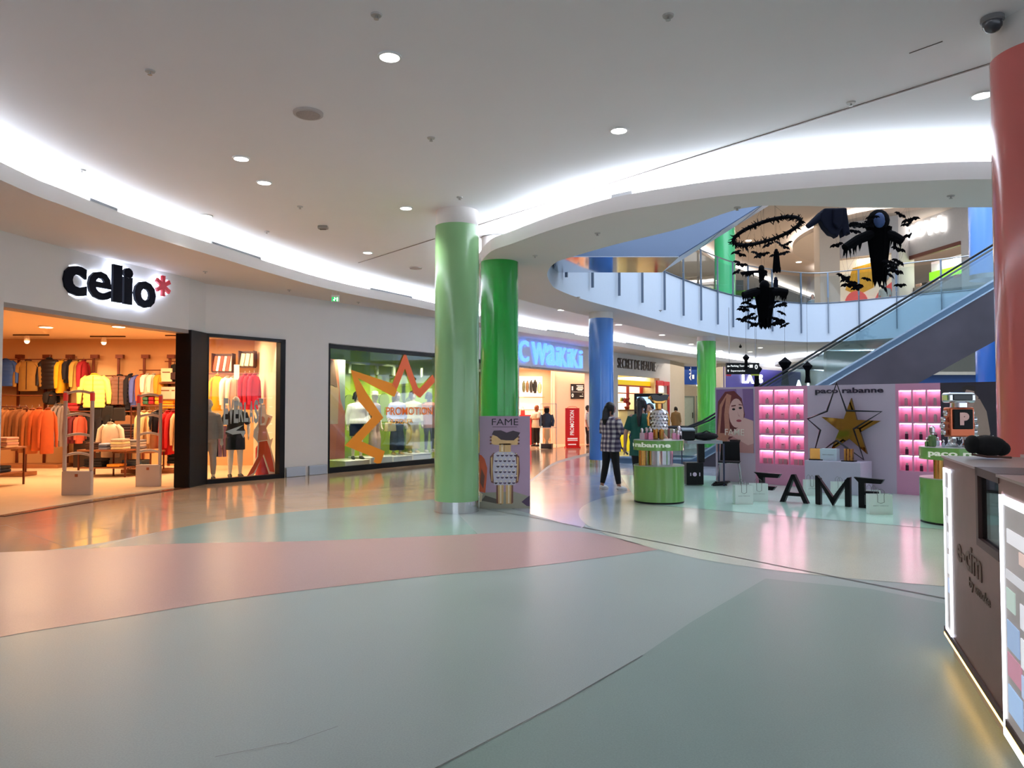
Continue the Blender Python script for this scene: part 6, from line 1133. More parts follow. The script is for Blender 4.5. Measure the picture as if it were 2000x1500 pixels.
for s in (-1, 1):
    pf([(.0+s*.035-.05*(s < 0)-.0, .07), (.0+s*.035+.05*(s > 0)+.0, .07)]+[(s*.125, .1), (s*.115, .38), (s*.02, .38), (s*.03, .1)][0:0] if False else [(s*.02, .07), (s*.12, .07), (s*.125, .38), (s*.015, .38)], 3, 2); pf([(s*.05, .08), (s*.075, .08), (s*.075, .37), (s*.05, .37)], 8, 3); pf([(s*.10, .07), (s*.13, .09), (s*.13, .38), (s*.105, .38)], 5, 3)
    pf([(s*.16, .38), (s*.21, .4), (s*.235, .56), (s*.225, .8), (s*.17, .86), (s*.13, .84)], 5, 2); pf([(s*.19, .42), (s*.205, .42), (s*.215, .78), (s*.19, .8)], 3, 3)
pf([(-.165, .36), (.165, .36), (.185, .6), (.17, .84), (.1, .88), (-.1, .88), (-.17, .84), (-.185, .6)], 4, 4)
for r in range(6):
    for c in range(5):
        cx = -.135+.068*c+(.03 if r % 2 else 0); cz = .40+.085*r
        if abs(cx) < .17: pf([(cx+.026*cos(pi+pi*q/6), cz+.026*sin(pi+pi*q/6)) for q in range(7)], 7 if (c+r) % 3 else 2, 5); pf([(cx+.012, cz+.005), (cx+.03, cz+.02), (cx+.0, cz+.03)], 8, 5)
pf([(-.085, .87), (.095, .87), (.095, 1.0), (-.085, 1.0)], 3, 6); pf([(-.005, .87), (.0, .87), (.0, 1.0), (-.005, 1.0)], 2, 7); pf([(-.05, .88), (-.03, .88), (-.03, .99), (-.05, .99)], 8, 7)
pf([(-.16, .98), (.2, .98), (.215, 1.08), (.22, 1.14), (-.18, 1.14), (-.21, 1.08), (-.205, 1.0)], 3, 6); pf([(-.2, 1.14), (-.17, 1.20), (-.06, 1.205), (.03, 1.17), (.13, 1.20), (.24, 1.17), (.20, 1.10), (.14, 1.05), (.02, 1.05), (-.06, 1.06), (-.12, 1.11)], 2, 8)
for s in (-1, 1):
    for zz in (1.0, 1.05, 1.1): pf(ell(s*.215, zz, .018, .014, 8), 5, 8)
m.build('print', A_, t); m = MB(); m.text('FAME', -.20, .21, 1.285, 1.385, -.001, .003, .0); m.build('lettering', [mat((34, 26, 40), .5, name='print_black')], t); m = MB(); m.b2((-.19, -.003, 1.253), (.19, -.001, 1.262)); m.build('small_print', [mat((110, 90, 110), .5, name='print_grey')], t)
# ---- round green counters
CG = mat((112, 164, 84), .14, noise=.02, coat=.5, name='green_laminate')
def counter(label, x, y, r, txt, a0, a1):
    t = thing('round_counter', label, 'counter', (x, y, 0)); m = MB(); m.lathe([(r*.985, .0), (r*.985, .03)], n=64); m.build('toe_base', [BLACK], t)
    m = MB(); m.lathe([(r, .03), (r, .60)], n=72); m.build('drum', [CG], t, smooth=True); m = MB(); m.lathe([(r*.995, .60), (r*.99, .612)], n=72); m.build('drum_top', [mat((150, 160, 150), .3, name='counter_top')], t, smooth=True)
    m = MB(); m.lathe([(r*.56, .61), (r*.56, .86)], n=48); m.build('mirror_column', [CHROME], t, smooth=True); m = MB(); m.lathe([(.06, .61), (.06, .86)], (-.30, -.16, 0), 20); m.build('gold_tube', [GOLD], t, smooth=True)
    m = MB(); m.lathe([(r, .86), (r, 1.02)], n=72); m.build('top_ring', [CG], t, smooth=True); m = MB(); m.lathe([(r*.99, 1.02), (r*.985, 1.028)], n=72); m.build('counter_top', [mat((190, 196, 196), .2, noise=.02, name='counter_top')], t, smooth=True)
    m = MB(); m.text(txt, a0, a1, .892, .992, 0, .008, .03, wrap=r+.001); m.build('lettering', [mat((232, 238, 222), .5, emit=.12, noise=0, name='white_letters')], t); return t
q = fl(1297, 986); C1 = Vector((q.x, q.y+.41)); counter('round green counter at the left of the event stand', C1.x, C1.y, .415, 'paco rabanne', -2.38, .27)
q = fl(1862, 1031); C2 = Vector((5.98, 10.08)); counter('round green counter half hidden by the brown kiosk', C2.x, C2.y, .415, 'paco rabanne', -1.3, 1.2)
perfume_robot('gold and silver robot-shaped sculpture with black visor on the left green counter', (C1.x, C1.y, 1.03), .1, .66)
# second sculpture
t = thing('perfume_robot', 'silver robot sculpture with black chest panel bearing a P on the right green counter', 'sculpture', (C2.x+.08, C2.y, 1.03), .05); SV = CHROME; COP = mat((206, 110, 76), .25, .8, noise=.05, name='copper')
for s in (-1, 1): m = MB(); m.lathe([(.07, 0), (.075, .02), (.05, .05), (.05, .13)], (s*.1, 0, 0), 16); m.build('leg', [SV], t, smooth=True)
m = MB(); m.box((0, 0, .33), (.34, .16, .40)); m.build('torso', [COP], t, bevel=.02, seg=3); m = MB(); m.box((.0, -.09, .37), (.27, .03, .27)); m.build('chest_panel', [BLACK], t, bevel=.02, seg=3); m = MB(); m.text('P', -.06, .07, .29, .46, -.105, .01, .08); m.build('emblem', [mat((190, 150, 140), .25, .7, name='silver_pink')], t)
for s in (-1, 1):
    m = MB()
    for k in range(4): m.lathe([(.03, 0), (.036, .02), (.036, .055), (.03, .07)], (s*(.215+.012*k*(2-k)), 0, .16+.085*k), 14)
    m.build('arm', [SV], t, smooth=True)
m = MB(); m.lathe([(.10, .53), (.10, .59)], n=24); m.build('neck', [SV], t, smooth=True); m = MB(); m.box((0, 0, .66), (.38, .18, .14)); m.build('head', [SV], t, bevel=.035, seg=3); m = MB(); m.box((0, -.095, .665), (.27, .02, .08)); m.build('visor', [mat((12, 14, 24), .08, noise=0, name='visor')], t, bevel=.02, seg=3)
# little bottles on the counters
def bottle(label, p, c, h=.17, group=None, kind=0):
    t = thing('perfume_bottle', label, 'bottle', p, random.uniform(-.4, .4), group); m = MB()
    if kind == 0: m.box((0, 0, h*.3), (h*.38, h*.26, h*.6))
    else: m.lathe([(h*.16, 0), (h*.18, h*.1), (h*.18, h*.5), (h*.06, h*.6)], n=14)
    m.build('flacon', [mat(c, .12, .25, noise=.03, name='flacon')], t, bevel=.006, smooth=kind == 1); m = MB(); m.lathe([(h*.09, h*.58), (h*.09, h*.66), (h*.13, h*.7), (h*.13, h*.92), (h*.05, h)], n=12); m.build('cap', [mat((206, 196, 200), .15, 1, noise=0, name='cap_metal')], t, smooth=True)
bs = [(1254, -.12, (220, 190, 200), .19, 'clear bottle at the far left of the left counter'), (1263, .02, (226, 140, 170), .2, 'pink bottle second from the left on the left counter'), (1271, -.1, (222, 130, 166), .2, 'pink bottle third from the left on the left counter'), (1279, .1, (200, 196, 206), .13, 'silver bottle left of the gold robot'), (1316, .05, (224, 140, 172), .17, 'pink bottle just right of the gold robot'), (1324, -.1, (230, 150, 180), .15, 'pink bottle farther right on the left counter'), (1333, .08, (200, 186, 196), .22, 'tall clear bottle at the right end of the left counter'), (1340, -.02, (60, 40, 50), .12, 'small dark bottle at the right edge of the left counter')]
for k, (x, dy, c, h, s) in enumerate(bs):
    p = atD(x, 860, C1.y+dy); 
    d = Vector((p.x-C1.x, dy)); d = d*min(1, .36/d.length); bottle('small '+s, (C1.x+d.x, C1.y+d.y, 1.03), c, h, 'bottles on the left counter', k % 2)
for k, (x, dy, c, h, s) in enumerate(((1808, .0, (110, 150, 90), .12, 'low green bottle at the left of the right counter'), (1821, -.05, (96, 130, 80), .28, 'tall green bottle with silver cap on the right counter'), (1832, .2, (200, 206, 220), .12, 'clear bottle before the silver robot'), (1843, -.22, (190, 200, 214), .1, 'row-end clear bottle in front of the silver robot'))):
    p = atD(x, 880, C2.y+dy); d = Vector((p.x-C2.x, dy)); d = d*min(1, .36/d.length); bottle(s, (C2.x+d.x, C2.y+d.y, 1.03), c, h, 'bottles on the right counter', k % 2)
# ---- big letters
sf = Seg(fl(1478, 976), fl(1737, 996)); LB = mat((8, 6, 10), .45, spec=.2, noise=.03, name='black_letters')
def letter(nm, label, x0, x1, yt, shapes, yb):
    a = sf.at(x0, yb)[0]; b = sf.at(x1, yb)[0]; z1 = sf.at((x0+x1)/2, yt)[1]; p = sf.w(a); t = MB()
    for sh in shapes: t.prism([((b-a)*u, z1*v) for u, v in sh], -.04, .06)
    o = t.build('letter', [LB], loc=(p.x, p.y, 0), rz=sf.rz); tag(o, label, 'letter')
letter('F', 'large black standing letter F behind the white bags', 1474, 1526, 923, [[(0, 1), (1, .97), (.9, .83), (.36, .83), (.36, 0), (.2, 0), (.2, .78), (.1, .93)], [(.36, .52), (.82, .52), (.7, .38), (.36, .38)]], 976)
letter('A', 'large black standing letter A', 1524, 1580, 927, [[(.42, 1), (.54, 1), (.16, 0), (0, 0)], [(.42, 1), (.54, 1), (1, 0), (.84, 0)], [(.22, .36), (.8, .36), (.82, .24), (.2, .24)]], 985)
letter('M', 'large black standing letter M', 1594, 1662, 930, [[(0, 1), (.15, .9), (.15, 0), (0, .02)], [(1, 1), (.85, .9), (.85, 0), (1, 0)], [(0, 1), (.06, 1), (.57, .18), (.5, 0)], [(1, .98), (.92, .98), (.43, .18), (.5, 0)]], 990)
letter('E', 'large black standing letter E partly behind a white bag', 1669, 1728, 933, [[(0, 1), (1, .96), (.9, .82), (.36, .82), (.36, .12), (.9, .12), (1, 0), (.16, 0), (.16, .84)], [(.36, .56), (.8, .56), (.8, .44), (.36, .44)]], 994)
# ---- paper bags
BG = mat((226, 232, 228), .6, noise=.02, name='white_paper')
def bag(label, x0, x1, yt, yb, rz=0):
    p = fl((x0+x1)/2, yb); D = p.y; w = (x1-x0)/F*D*.92; h = (yb-yt)/F*D*.92; t = thing('paper_bag', label, 'bag', (p.x, p.y+.06, 0), rz, 'white paper bags on the stand')
    m = MB(); d = .13; vs = [(-w/2, -d/2, 0), (w/2, -d/2, 0), (w/2, d/2, 0), (-w/2, d/2, 0), (-w/2, -d/2, h), (w/2, -d/2, h), (w/2, d/2, h), (-w/2, d/2, h)]; m.add(vs, [(0, 3, 2, 1), (0, 1, 5, 4), (1, 2, 6, 5), (2, 3, 7, 6), (3, 0, 4, 7)]); o = m.build('bag_body', [BG], t); so = o.modifiers.new('t', 'SOLIDIFY'); so.thickness = .004
    for s in (-1, 1): m = MB(); m.tube([(-w*.16, s*d/2, h*.98), (-w*.15, s*d/2, h*1.0+.05), (0, s*d/2, h+.085), (w*.15, s*d/2, h*1.0+.05), (w*.16, s*d/2, h*.98)], .003, 6); m.build('handle', [mat((120, 116, 112), .7, name='cord')], t)
    m = MB(); m.tube([(-w*.14, -d/2-.002, h), (-w*.14, -d/2-.004, h*.62), (0, -d/2-.004, h*.56), (w*.14, -d/2-.004, h*.62), (w*.14, -d/2-.002, h)], .003, 6); m.build('handle', [mat((120, 116, 112), .7, name='cord')], t)
    m = MB(); m.text('paco rabanne', -w*.32, w*.32, h*.42, h*.46, -d/2-.001, .002, 0); m.build('lettering', [mat((70, 70, 74), .6, name='print')], t)
bag('white paper bag with cord handles, frontmost left of the letter F', 1434, 1472, 945, 985, .05); bag('white paper bag tucked behind the frontmost left one', 1466, 1502, 942, 980, -.15)
bag('white paper bag between the letters A and M, behind them', 1573, 1598, 935, 968, .1); bag('white paper bag seen through the letter M', 1627, 1656, 939, 974, -.1); bag('white paper bag right of the letter E, in front', 1698, 1745, 963, 1005, -.1); bag('white paper bag behind the letter E', 1690, 1722, 956, 990, .1)
# ---- black chair, cart, screen
q = fl(1432, 948); t = thing('chair', 'black chair with thin chrome legs in front of the woman poster', 'chair', (q.x, q.y+.25, 0), -.35)
m = MB(); m.prism([(-.2, .47), (.2, .47), (.19, .86), (-.17, .86)], .18, .21); m.build('backrest', [BLACKM], t, bevel=.01); m = MB(); m.box((0, 0, .455), (.42, .42, .03)); m.build('seat', [BLACKM], t, bevel=.01)
for sx in (-1, 1):
    for sy in (-1, 1): m = MB(); m.tube([(sx*.18, sy*.17, .44), (sx*.24, sy*.24, 0)], .010, 8); m.build('leg', [CHROME], t, smooth=True)
m = MB(); m.tube([(-.2, -.2, .44), (.2, -.2, .44), (.2, .2, .44), (-.2, .2, .44)], .010, 8, closed=True); m.build('seat_frame', [CHROME], t)
q = fl(1372, 950); t = thing('equipment_cart', 'black equipment trolley with tray and printed box behind the left counter', 'trolley', (q.x, q.y+.25, 0), 0)
m = MB(); m.box((-.12, 0, .24), (.34, .32, .44)); m.build('lower_box', [BLACK], t, bevel=.01); m = MB(); m.lathe([(.04, 0), (.04, .012)], (-.13, -.162, .23), 16, rx=pi/2); m.box((-.03, -.164, .23), (.02, .006, .07)); m.box((-.21, -.164, .23), (.02, .006, .06)); m.build('emblem', [mat((210, 190, 214), .5, noise=0, name='print')], t)
m = MB(); m.b2((-.03, -.05, .46), (.1, .05, .86)); m.build('post', [BLACK], t); m = MB(); m.b2((-.28, -.2, .84), (.42, .22, .90)); m.build('tray', [mat((150, 155, 160), .4, .5, name='grey_metal')], t)
m = MB(); m.b2((.43, -.2, 0), (.46, -.17, .84)); m.b2((.43, .17, 0), (.46, .2, .84)); m.b2((-.4, -.2, .3), (-.38, -.18, .84)); m.build('frame_tube', [mat((30, 36, 70), .4, name='blue_black')], t)
q2 = Vector((q.x, q.y+.2, .905)); t = thing('black_bag', 'soft black bag lying on the trolley tray', 'bag', (q2.x+.12, q2.y, q2.z)); m = MB(); m.ball((0, 0, .08), (.26, .13, .085), 14); m.build('bag_body', [BLACKM], t, smooth=True); m = MB(); m.tube([(-.12, -.05, .13), (0, -.08, .19), (.12, -.05, .13)], .012, 6); m.build('handle', [BLACK], t)
t = thing('card_reader', 'small black machine on a thin shelf at the left end of the trolley', 'machine', (q2.x-.26, q2.y, q2.z)); m = MB(); m.box((0, 0, .10), (.3, .24, .2)); m.build('case', [BLACK], t, bevel=.03, seg=3); m = MB(); m.box((.02, -.02, .215), (.26, .2, .03), rx=.2); m.build('lid', [mat((120, 130, 140), .4, name='plastic')], t)
t = thing('cable_heap', 'tangle of black cables on the floor beside the trolley', 'cables', (q.x+.35, q.y+.1, 0)); m = MB()
for k in range(4): m.tube([(.16*cos(a*.9+k)+.03*k, .1*sin(a*1.1+k), .02+.02*k) for a in range(8)], .012, 6)
m.build('cable', [BLACK], t, smooth=True)
t = thing('screen', 'tall black framed screen showing pale blue behind the two women', 'screen', (atD(1267, 800, 15.3).x, 15.3, 0), 0); m = MB(); w = .29; m.b2((-w, 0, .95), (w, .07, 1.85)); m.build('frame', [BLACK], t, bevel=.008); m = MB(); m.b2((-w+.05, -.006, 1.0), (w-.04, -.001, 1.78)); m.build('display', [mat((150, 196, 246), .3, emit=1.5, noise=.12, scale=2, name='screen_picture')], t); m = MB(); m.b2((-.03, .02, .03), (.03, .06, .97)); m.build('pole', [BLACK], t); m = MB(); m.box((0, .03, .015), (.5, .35, .03)); m.build('foot', [BLACK], t)
# ================================================================== PEOPLE AT THE STAND
def plaid():
    def fn(nt, b):
        t = nt.nodes.new('ShaderNodeTexCoord'); s = nt.nodes.new('ShaderNodeSeparateXYZ'); nt.links.new(t.outputs['Object'], s.inputs[0])
        def band(out, f, th):
            a = nt.nodes.new('ShaderNodeMath'); a.operation = 'MULTIPLY'; a.inputs[1].default_value = f; fr = nt.nodes.new('ShaderNodeMath'); fr.operation = 'FRACT'; g = nt.nodes.new('ShaderNodeMath'); g.operation = 'GREATER_THAN'; g.inputs[1].default_value = th
            nt.links.new(out, a.inputs[0]); nt.links.new(a.outputs[0], fr.inputs[0]); nt.links.new(fr.outputs[0], g.inputs[0]); return g.outputs[0]
        bx = band(s.outputs[0], 11, .5); bz = band(s.outputs[2], 11, .5); ad = nt.nodes.new('ShaderNodeMath'); ad.operation = 'ADD'; nt.links.new(bx, ad.inputs[0]); nt.links.new(bz, ad.inputs[1])
        h = nt.nodes.new('ShaderNodeMath'); h.operation = 'MULTIPLY'; h.inputs[1].default_value = .5; nt.links.new(ad.outputs[0], h.inputs[0])
        r = nt.nodes.new('ShaderNodeValToRGB'); r.color_ramp.interpolation = 'CONSTANT'; e = r.color_ramp.elements; e[0].position = 0; e[0].color = (.72, .66, .68, 1); e[1].position = .4; e[1].color = (.23, .19, .26, 1); n = e.new(.8); n.color = (.06, .045, .09, 1)
        nt.links.new(h.outputs[0], r.inputs[0]); nt.links.new(r.outputs[0], b.inputs['Base Color'])
    return nodemat('plaid_flannel', fn, .85, .3)
p = fl(1194, 958); H1 = 1.66
figure('person', 'person with black ponytail, white and purple plaid shirt, folded arms and white trainers', 'person', (p.x, p.y+.08, 0), 2.25, H1, (176, 124, 104), hair=((16, 12, 16), .74), top=(plaid(), 1.1, .44, 1.28), bottom=((12, 11, 14), 'slim', .1), shoes=(226, 222, 220), headturn=-.35,
       pose=dict(aL=((.155, -.02, .66), (.06, -.14, .665)), aR=((-.155, -.02, .66), (-.03, -.15, .655)), lL=((.085, -.01, .285), (.11, .03, .045)), lR=((-.065, -.02, .285), (-.10, -.03, .045))))
p = fl(1248, 967); figure('person', 'person seen from behind in dark green top with long black hair', 'person', (p.x+.06, p.y+.1, 0), pi-.4, 1.74, (200, 150, 132), hair=((12, 10, 14), .70), top=((14, 84, 76), .85, .40, 1.15), bottom=((14, 12, 16), 'slim', .1), shoes=(18, 16, 18), headturn=-.1,
       pose=dict(aL=((.155, .02, .64), (.17, .0, .49)), aR=((-.175, -.03, .68), (-.22, -.12, .60)), lL=((.05, -.01, .285), (.035, .03, .045)), lR=((-.06, -.01, .285), (-.08, -.03, .045))))
q = atD(1273, 800, 14.35); figure('person', 'person with long dark hair facing the camera, behind the green top', 'person', (q.x-.045, 14.35, 0), -.25, 1.64, (206, 160, 140), hair=((20, 14, 16), .66), top=((24, 22, 28), 1.9, .46, 1.15), bottom=((16, 14, 18), 'slim', .1), shoes=(20, 18, 20), headturn=-.25)
# ================================================================== KIOSK AT THE RIGHT EDGE
KW = mat((122, 88, 78), .45, noise=.12, scale=(7), name='brown_veneer'); KT = mat((176, 158, 150), .3, noise=.03, name='kiosk_top'); KD = mat((66, 34, 26), .5, noise=.1, name='dark_edge'); KL = mat((235, 240, 250), .4, emit=2.2, noise=0, name='kiosk_light'); KA = mat((255, 196, 96), .4, emit=7, noise=0, name='amber_led')
kdir = Vector((.363, .932)); K0 = Vector((2.77, 4.78)); sk = Seg(K0, K0-kdir*3.4); HK = 1.232     # runs from the far corner towards the camera
t = thing('kiosk', 'brown veneered vape kiosk with lit showcases and amber floor light at the right edge', 'kiosk', sk.loc, sk.rz)
def kx(x, y=1000): return sk.at(x, y)[0]
n1 = kx(1908); n2 = kx(1951)
# local y < 0 faces the aisle?  the seg runs right-to-left in depth, so its left normal points into the kiosk
m = MB(); m.b2((0, 0, .13), (n1, .42, HK)); m.build('end_block', [KW], t); m = MB(); m.b2((n1, 0, .13), (n2, .42, .86)); m.build('niche_base', [KW], t)
m = MB(); m.b2((n2, 0, .13), (3.4, .42, HK)); m.build('near_block', [KW], t)
m = MB(); m.b2((.04, .03, 0), (3.4, .40, .11)); m.build('plinth', [mat((150, 140, 134), .3, noise=.05, name='plinth')], t)
m = MB(); m.b2((-.01, -.012, .108), (3.4, .0, .125)); m.build('amber_light', [KA], t)
m = MB(); m.b2((-.012, -.012, .125), (3.4, -.002, .16)); m.build('base_trim', [KD], t)
m = MB(); m.b2((-.01, -.01, HK), (n1, .43, HK+.012)); m.b2((n2, -.01, HK), (3.4, .43, HK+.012)); m.build('worktop', [KT], t)
m = MB(); m.b2((0, .421, .13), (.42, 1.9, HK)); m.build('back_counter', [mat((128, 74, 64), .45, noise=.1, name='brown_veneer')], t); m = MB(); m.b2((-.005, .42, HK+.012), (.42, 1.9, HK+.03)); m.build('back_worktop', [KT], t)
for a in (((n1, -.005, .86), (n1+.05, .42, HK)), ((n1, -.005, HK-.03), (n2+.02, .42, HK+.012)), ((n1, -.005, .84), (n2, .42, .88))): m = MB(); m.b2(*a); m.build('niche_frame', [KD], t)
m = MB(); m.b2((n1+.05, .015, .88), (n2, .022, HK-.03)); m.build('niche_glass', [GLB], t)
m = MB(); m.b2((n1+.06, .38, .89), (n2, .40, HK-.10)); m.build('niche_board', [mat((176, 206, 192), .4, emit=.15, noise=.03, name='pale_green_board')], t)
def lit(x0, x1, y0, y1, items):
    a = kx(x0); b = kx(x1) if x1 < 1990 else a+.62; z1 = sk.at(x0, y0)[1]; z0 = sk.at(x0, y1)[1]; e = .035 if b-a > .4 else .02
    o = MB(); [o.b2(*q) for q in (((a, -.012, z0), (a+e, .0, z1)), ((b-e, -.012, z0), (b, .0, z1)), ((a, -.012, z1-e), (b, .0, z1)), ((a, -.012, z0), (b, .0, z0+e)))]; fr = o.build('light_frame', [KL], t)
    o = MB(); o.b2((a+e, -.006, z0+e), (b-e, .0, z1-e)); sc_ = o.build('showcase_panel', [mat((150, 142, 140), .3, emit=.35, noise=.1, name='panel_grey')], t)
    for u0, u1, v0, v1, c in items: o = MB(); W_, H_ = b-a-2*e, z1-z0-2*e; o.b2((a+e+W_*u0, -.010, z0+e+H_*v0), (a+e+W_*u1, -.006, z0+e+H_*v1)); o.build('product_print', [mat(c, .4, emit=.4, noise=.1, name='print')], sc_)
its = [(.15, .75, .84, .90, (240, 240, 246)), (.5, .85, .78, .83, (230, 200, 190)), (.1, .9, .68, .72, (216, 216, 222)), (.1, .35, .55, .64, (190, 210, 200)), (.5, .9, .52, .62, (236, 236, 244)), (.1, .45, .38, .50, (160, 184, 220)), (.5, .95, .36, .48, (240, 244, 250)), (.1, .5, .26, .36, (200, 140, 160)), (.5, .95, .24, .33, (190, 206, 240)), (.1, .5, .10, .22, (170, 200, 240)), (.55, .95, .06, .2, (200, 220, 250))]
lit(1847, 1858, 914, 1222, its[:9:2]); lit(1957, 2000, 966, 1420, its)
m = MB(); a = kx(1872, 1150); b = kx(1925, 1200); m.text('e-cim', a, b-.06, .66, .80, -.001, .004, .02); m.build('lettering', [mat((98, 74, 60), .6, name='engraved')], t); m = MB(); m.text('by smoke', (a+b)/2-.02, b+.12, .56, .63, -.001, .004, .01); m.build('lettering', [mat((98, 74, 60), .6, name='engraved')], t)
q = atD(1903, 896, 4.62); t = thing('handbag', 'black fur handbag lying on the brown kiosk top', 'bag', (q.x+.0, 4.50, HK+.03), -.35); m = MB(); m.ball((.01, 0, .06), (.10, .075, .062), 20); m.ball((-.075, -.01, .068), (.045, .055, .056), 14); m.ball((.075, .0, .045), (.05, .06, .045), 14); m.ball((0, .01, .085), (.07, .05, .04), 14)
m.build('bag_body', [mat((8, 8, 10), .95, noise=.4, scale=160, bump=1, name='black_fur')], t, smooth=True); m = MB(); m.tube([(-.09, -.06, .01), (-.02, -.1, .0), (.05, -.10, .0), (.09, -.15, -.0)], .007, 6); m.build('strap', [DBROWN], t)
# ================================================================== HANGING HALLOWEEN DECORATIONS
BD = mat((4, 4, 7), .95, noise=.1, spec=.1, name='black_paper'); BDB = mat((10, 14, 34), .8, noise=.2, spec=.2, name='blue_black_cloth'); ZTOP = ZU
def bat_mesh():
    m = MB(); pts = [(0, .02), (.02, .05), (.03, .025), (.07, .05), (.14, .03), (.17, -.02), (.12, -.01), (.09, -.035), (.06, -.015), (.03, -.05), (0, -.07)]; pts = pts+[(-x, z) for x, z in reversed(pts[1:-1])]
    for P in (pts,):
        L = [(x, abs(x)*.35, z) for x, z in P]; n = len(L); m.add([(x, y-.004, z) for x, y, z in L]+[(x, y+.004, z) for x, y, z in L], [tuple(range(n-1, -1, -1)), tuple(range(n, 2*n))]+[(k, (k+1) % n, (k+1) % n+n, k+n) for k in range(n)])
    return m
proto = None
def bat(p, s, label, group):
    global proto
    if proto is None:
        t = thing('paper_bat', label, 'bat decoration', p, 0, group); bat_mesh().build('wings', [BD], t); m = MB(); m.tube([(0, 0, 0), (0, 0, .6)], .0012, 4); m.build('string', [BD], t); proto = t
    else: t = dup(proto, p, 0, label, group)
    t.location = p; t.rotation_euler = (random.uniform(-.3, .3), random.uniform(-.5, .5), random.uniform(-.7, .7)); t.scale = (s, s, s); return t
DA = 19.5
for x, y in ((1450, 479), (1459, 485), (1437, 492), (1447, 497), (1478, 494), (1484, 500), (1492, 496), (1499, 478), (1524, 476), (1537, 476), (1533, 482), (1531, 494), (1514, 498), (1442, 512), (1450, 517), (1441, 530), (1460, 535)):
    bat(atD(x, y, DA+random.uniform(-1, 1)), .8+.3*random.random(), 'small black paper bat hanging below the feathered ring', 'bats under the feathered ring')
for x, y in ((1459, 590), (1455, 600), (1453, 605), (1474, 599), (1470, 597), (1462, 618), (1456, 624), (1451, 625), (1476, 621), (1469, 632), (1476, 634), (1513, 590), (1511, 597), (1523, 595), (1534, 596), (1528, 611), (1513, 621), (1519, 625), (1520, 630), (1512, 632), (1532, 635), (1525, 632)):
    bat(atD(x, y, 17.5+random.uniform(-.8, .8)), .72+.3*random.random(), 'small black paper bat hanging round the lower cloaked figure', 'bats round the lower cloaked figure')
for x, y in ((1661, 439), (1668, 441), (1674, 438), (1680, 440), (1687, 438), (1694, 439), (1700, 437), (1704, 424), (1760, 420), (1777, 429), (1636, 478), (1655, 452), (1672, 452), (1756, 487), (1741, 512), (1745, 522), (1752, 517), (1757, 512), (1733, 528), (1754, 531), (1740, 537), (1655, 545), (1663, 551), (1660, 556), (1670, 558), (1676, 563), (1695, 545), (1760, 557), (1731, 565), (1648, 541), (1773, 438), (1777, 460)):
    bat(atD(x, y, 13+random.uniform(-.6, .6)), .62+.3*random.random(), 'small black paper bat hanging round the large hooded figure', 'bats round the large hooded figure')
c = atD(1497, 452, 18.0); t = thing('feathered_ring', 'tilted black feathered ring hanging in the atrium', 'decoration', c); R = .80; m = MB()
M = Euler((-.15, -.2, 0)).to_matrix(); pr = [M @ Vector((R*cos(2*pi*k/40), R*1.0*sin(2*pi*k/40), 0)) for k in range(40)]; m.tube(pr, .045, 8, closed=True); m.build('hoop', [BD], t, smooth=True); m = MB()
for k in range(320):
    a = random.uniform(0, 2*pi); o = M @ Vector((R*cos(a), R*sin(a), 0)); d = Vector((random.gauss(0, 1), random.gauss(0, 1), random.gauss(-.25, 1))).normalized()*random.uniform(.08, .17); n = d.cross(Vector((.3, .5, .8))).normalized()*.022
    m.add([o-n, o+n, o+d+n*.3, o+d-n*.3], [(0, 1, 2, 3)])
m.build('feathers', [BD], t)
for k in (0, 13, 27): m = MB(); m.tube([pr[k], Vector((0, 0, .8))], .002, 4); m.build('string', [BD], t)
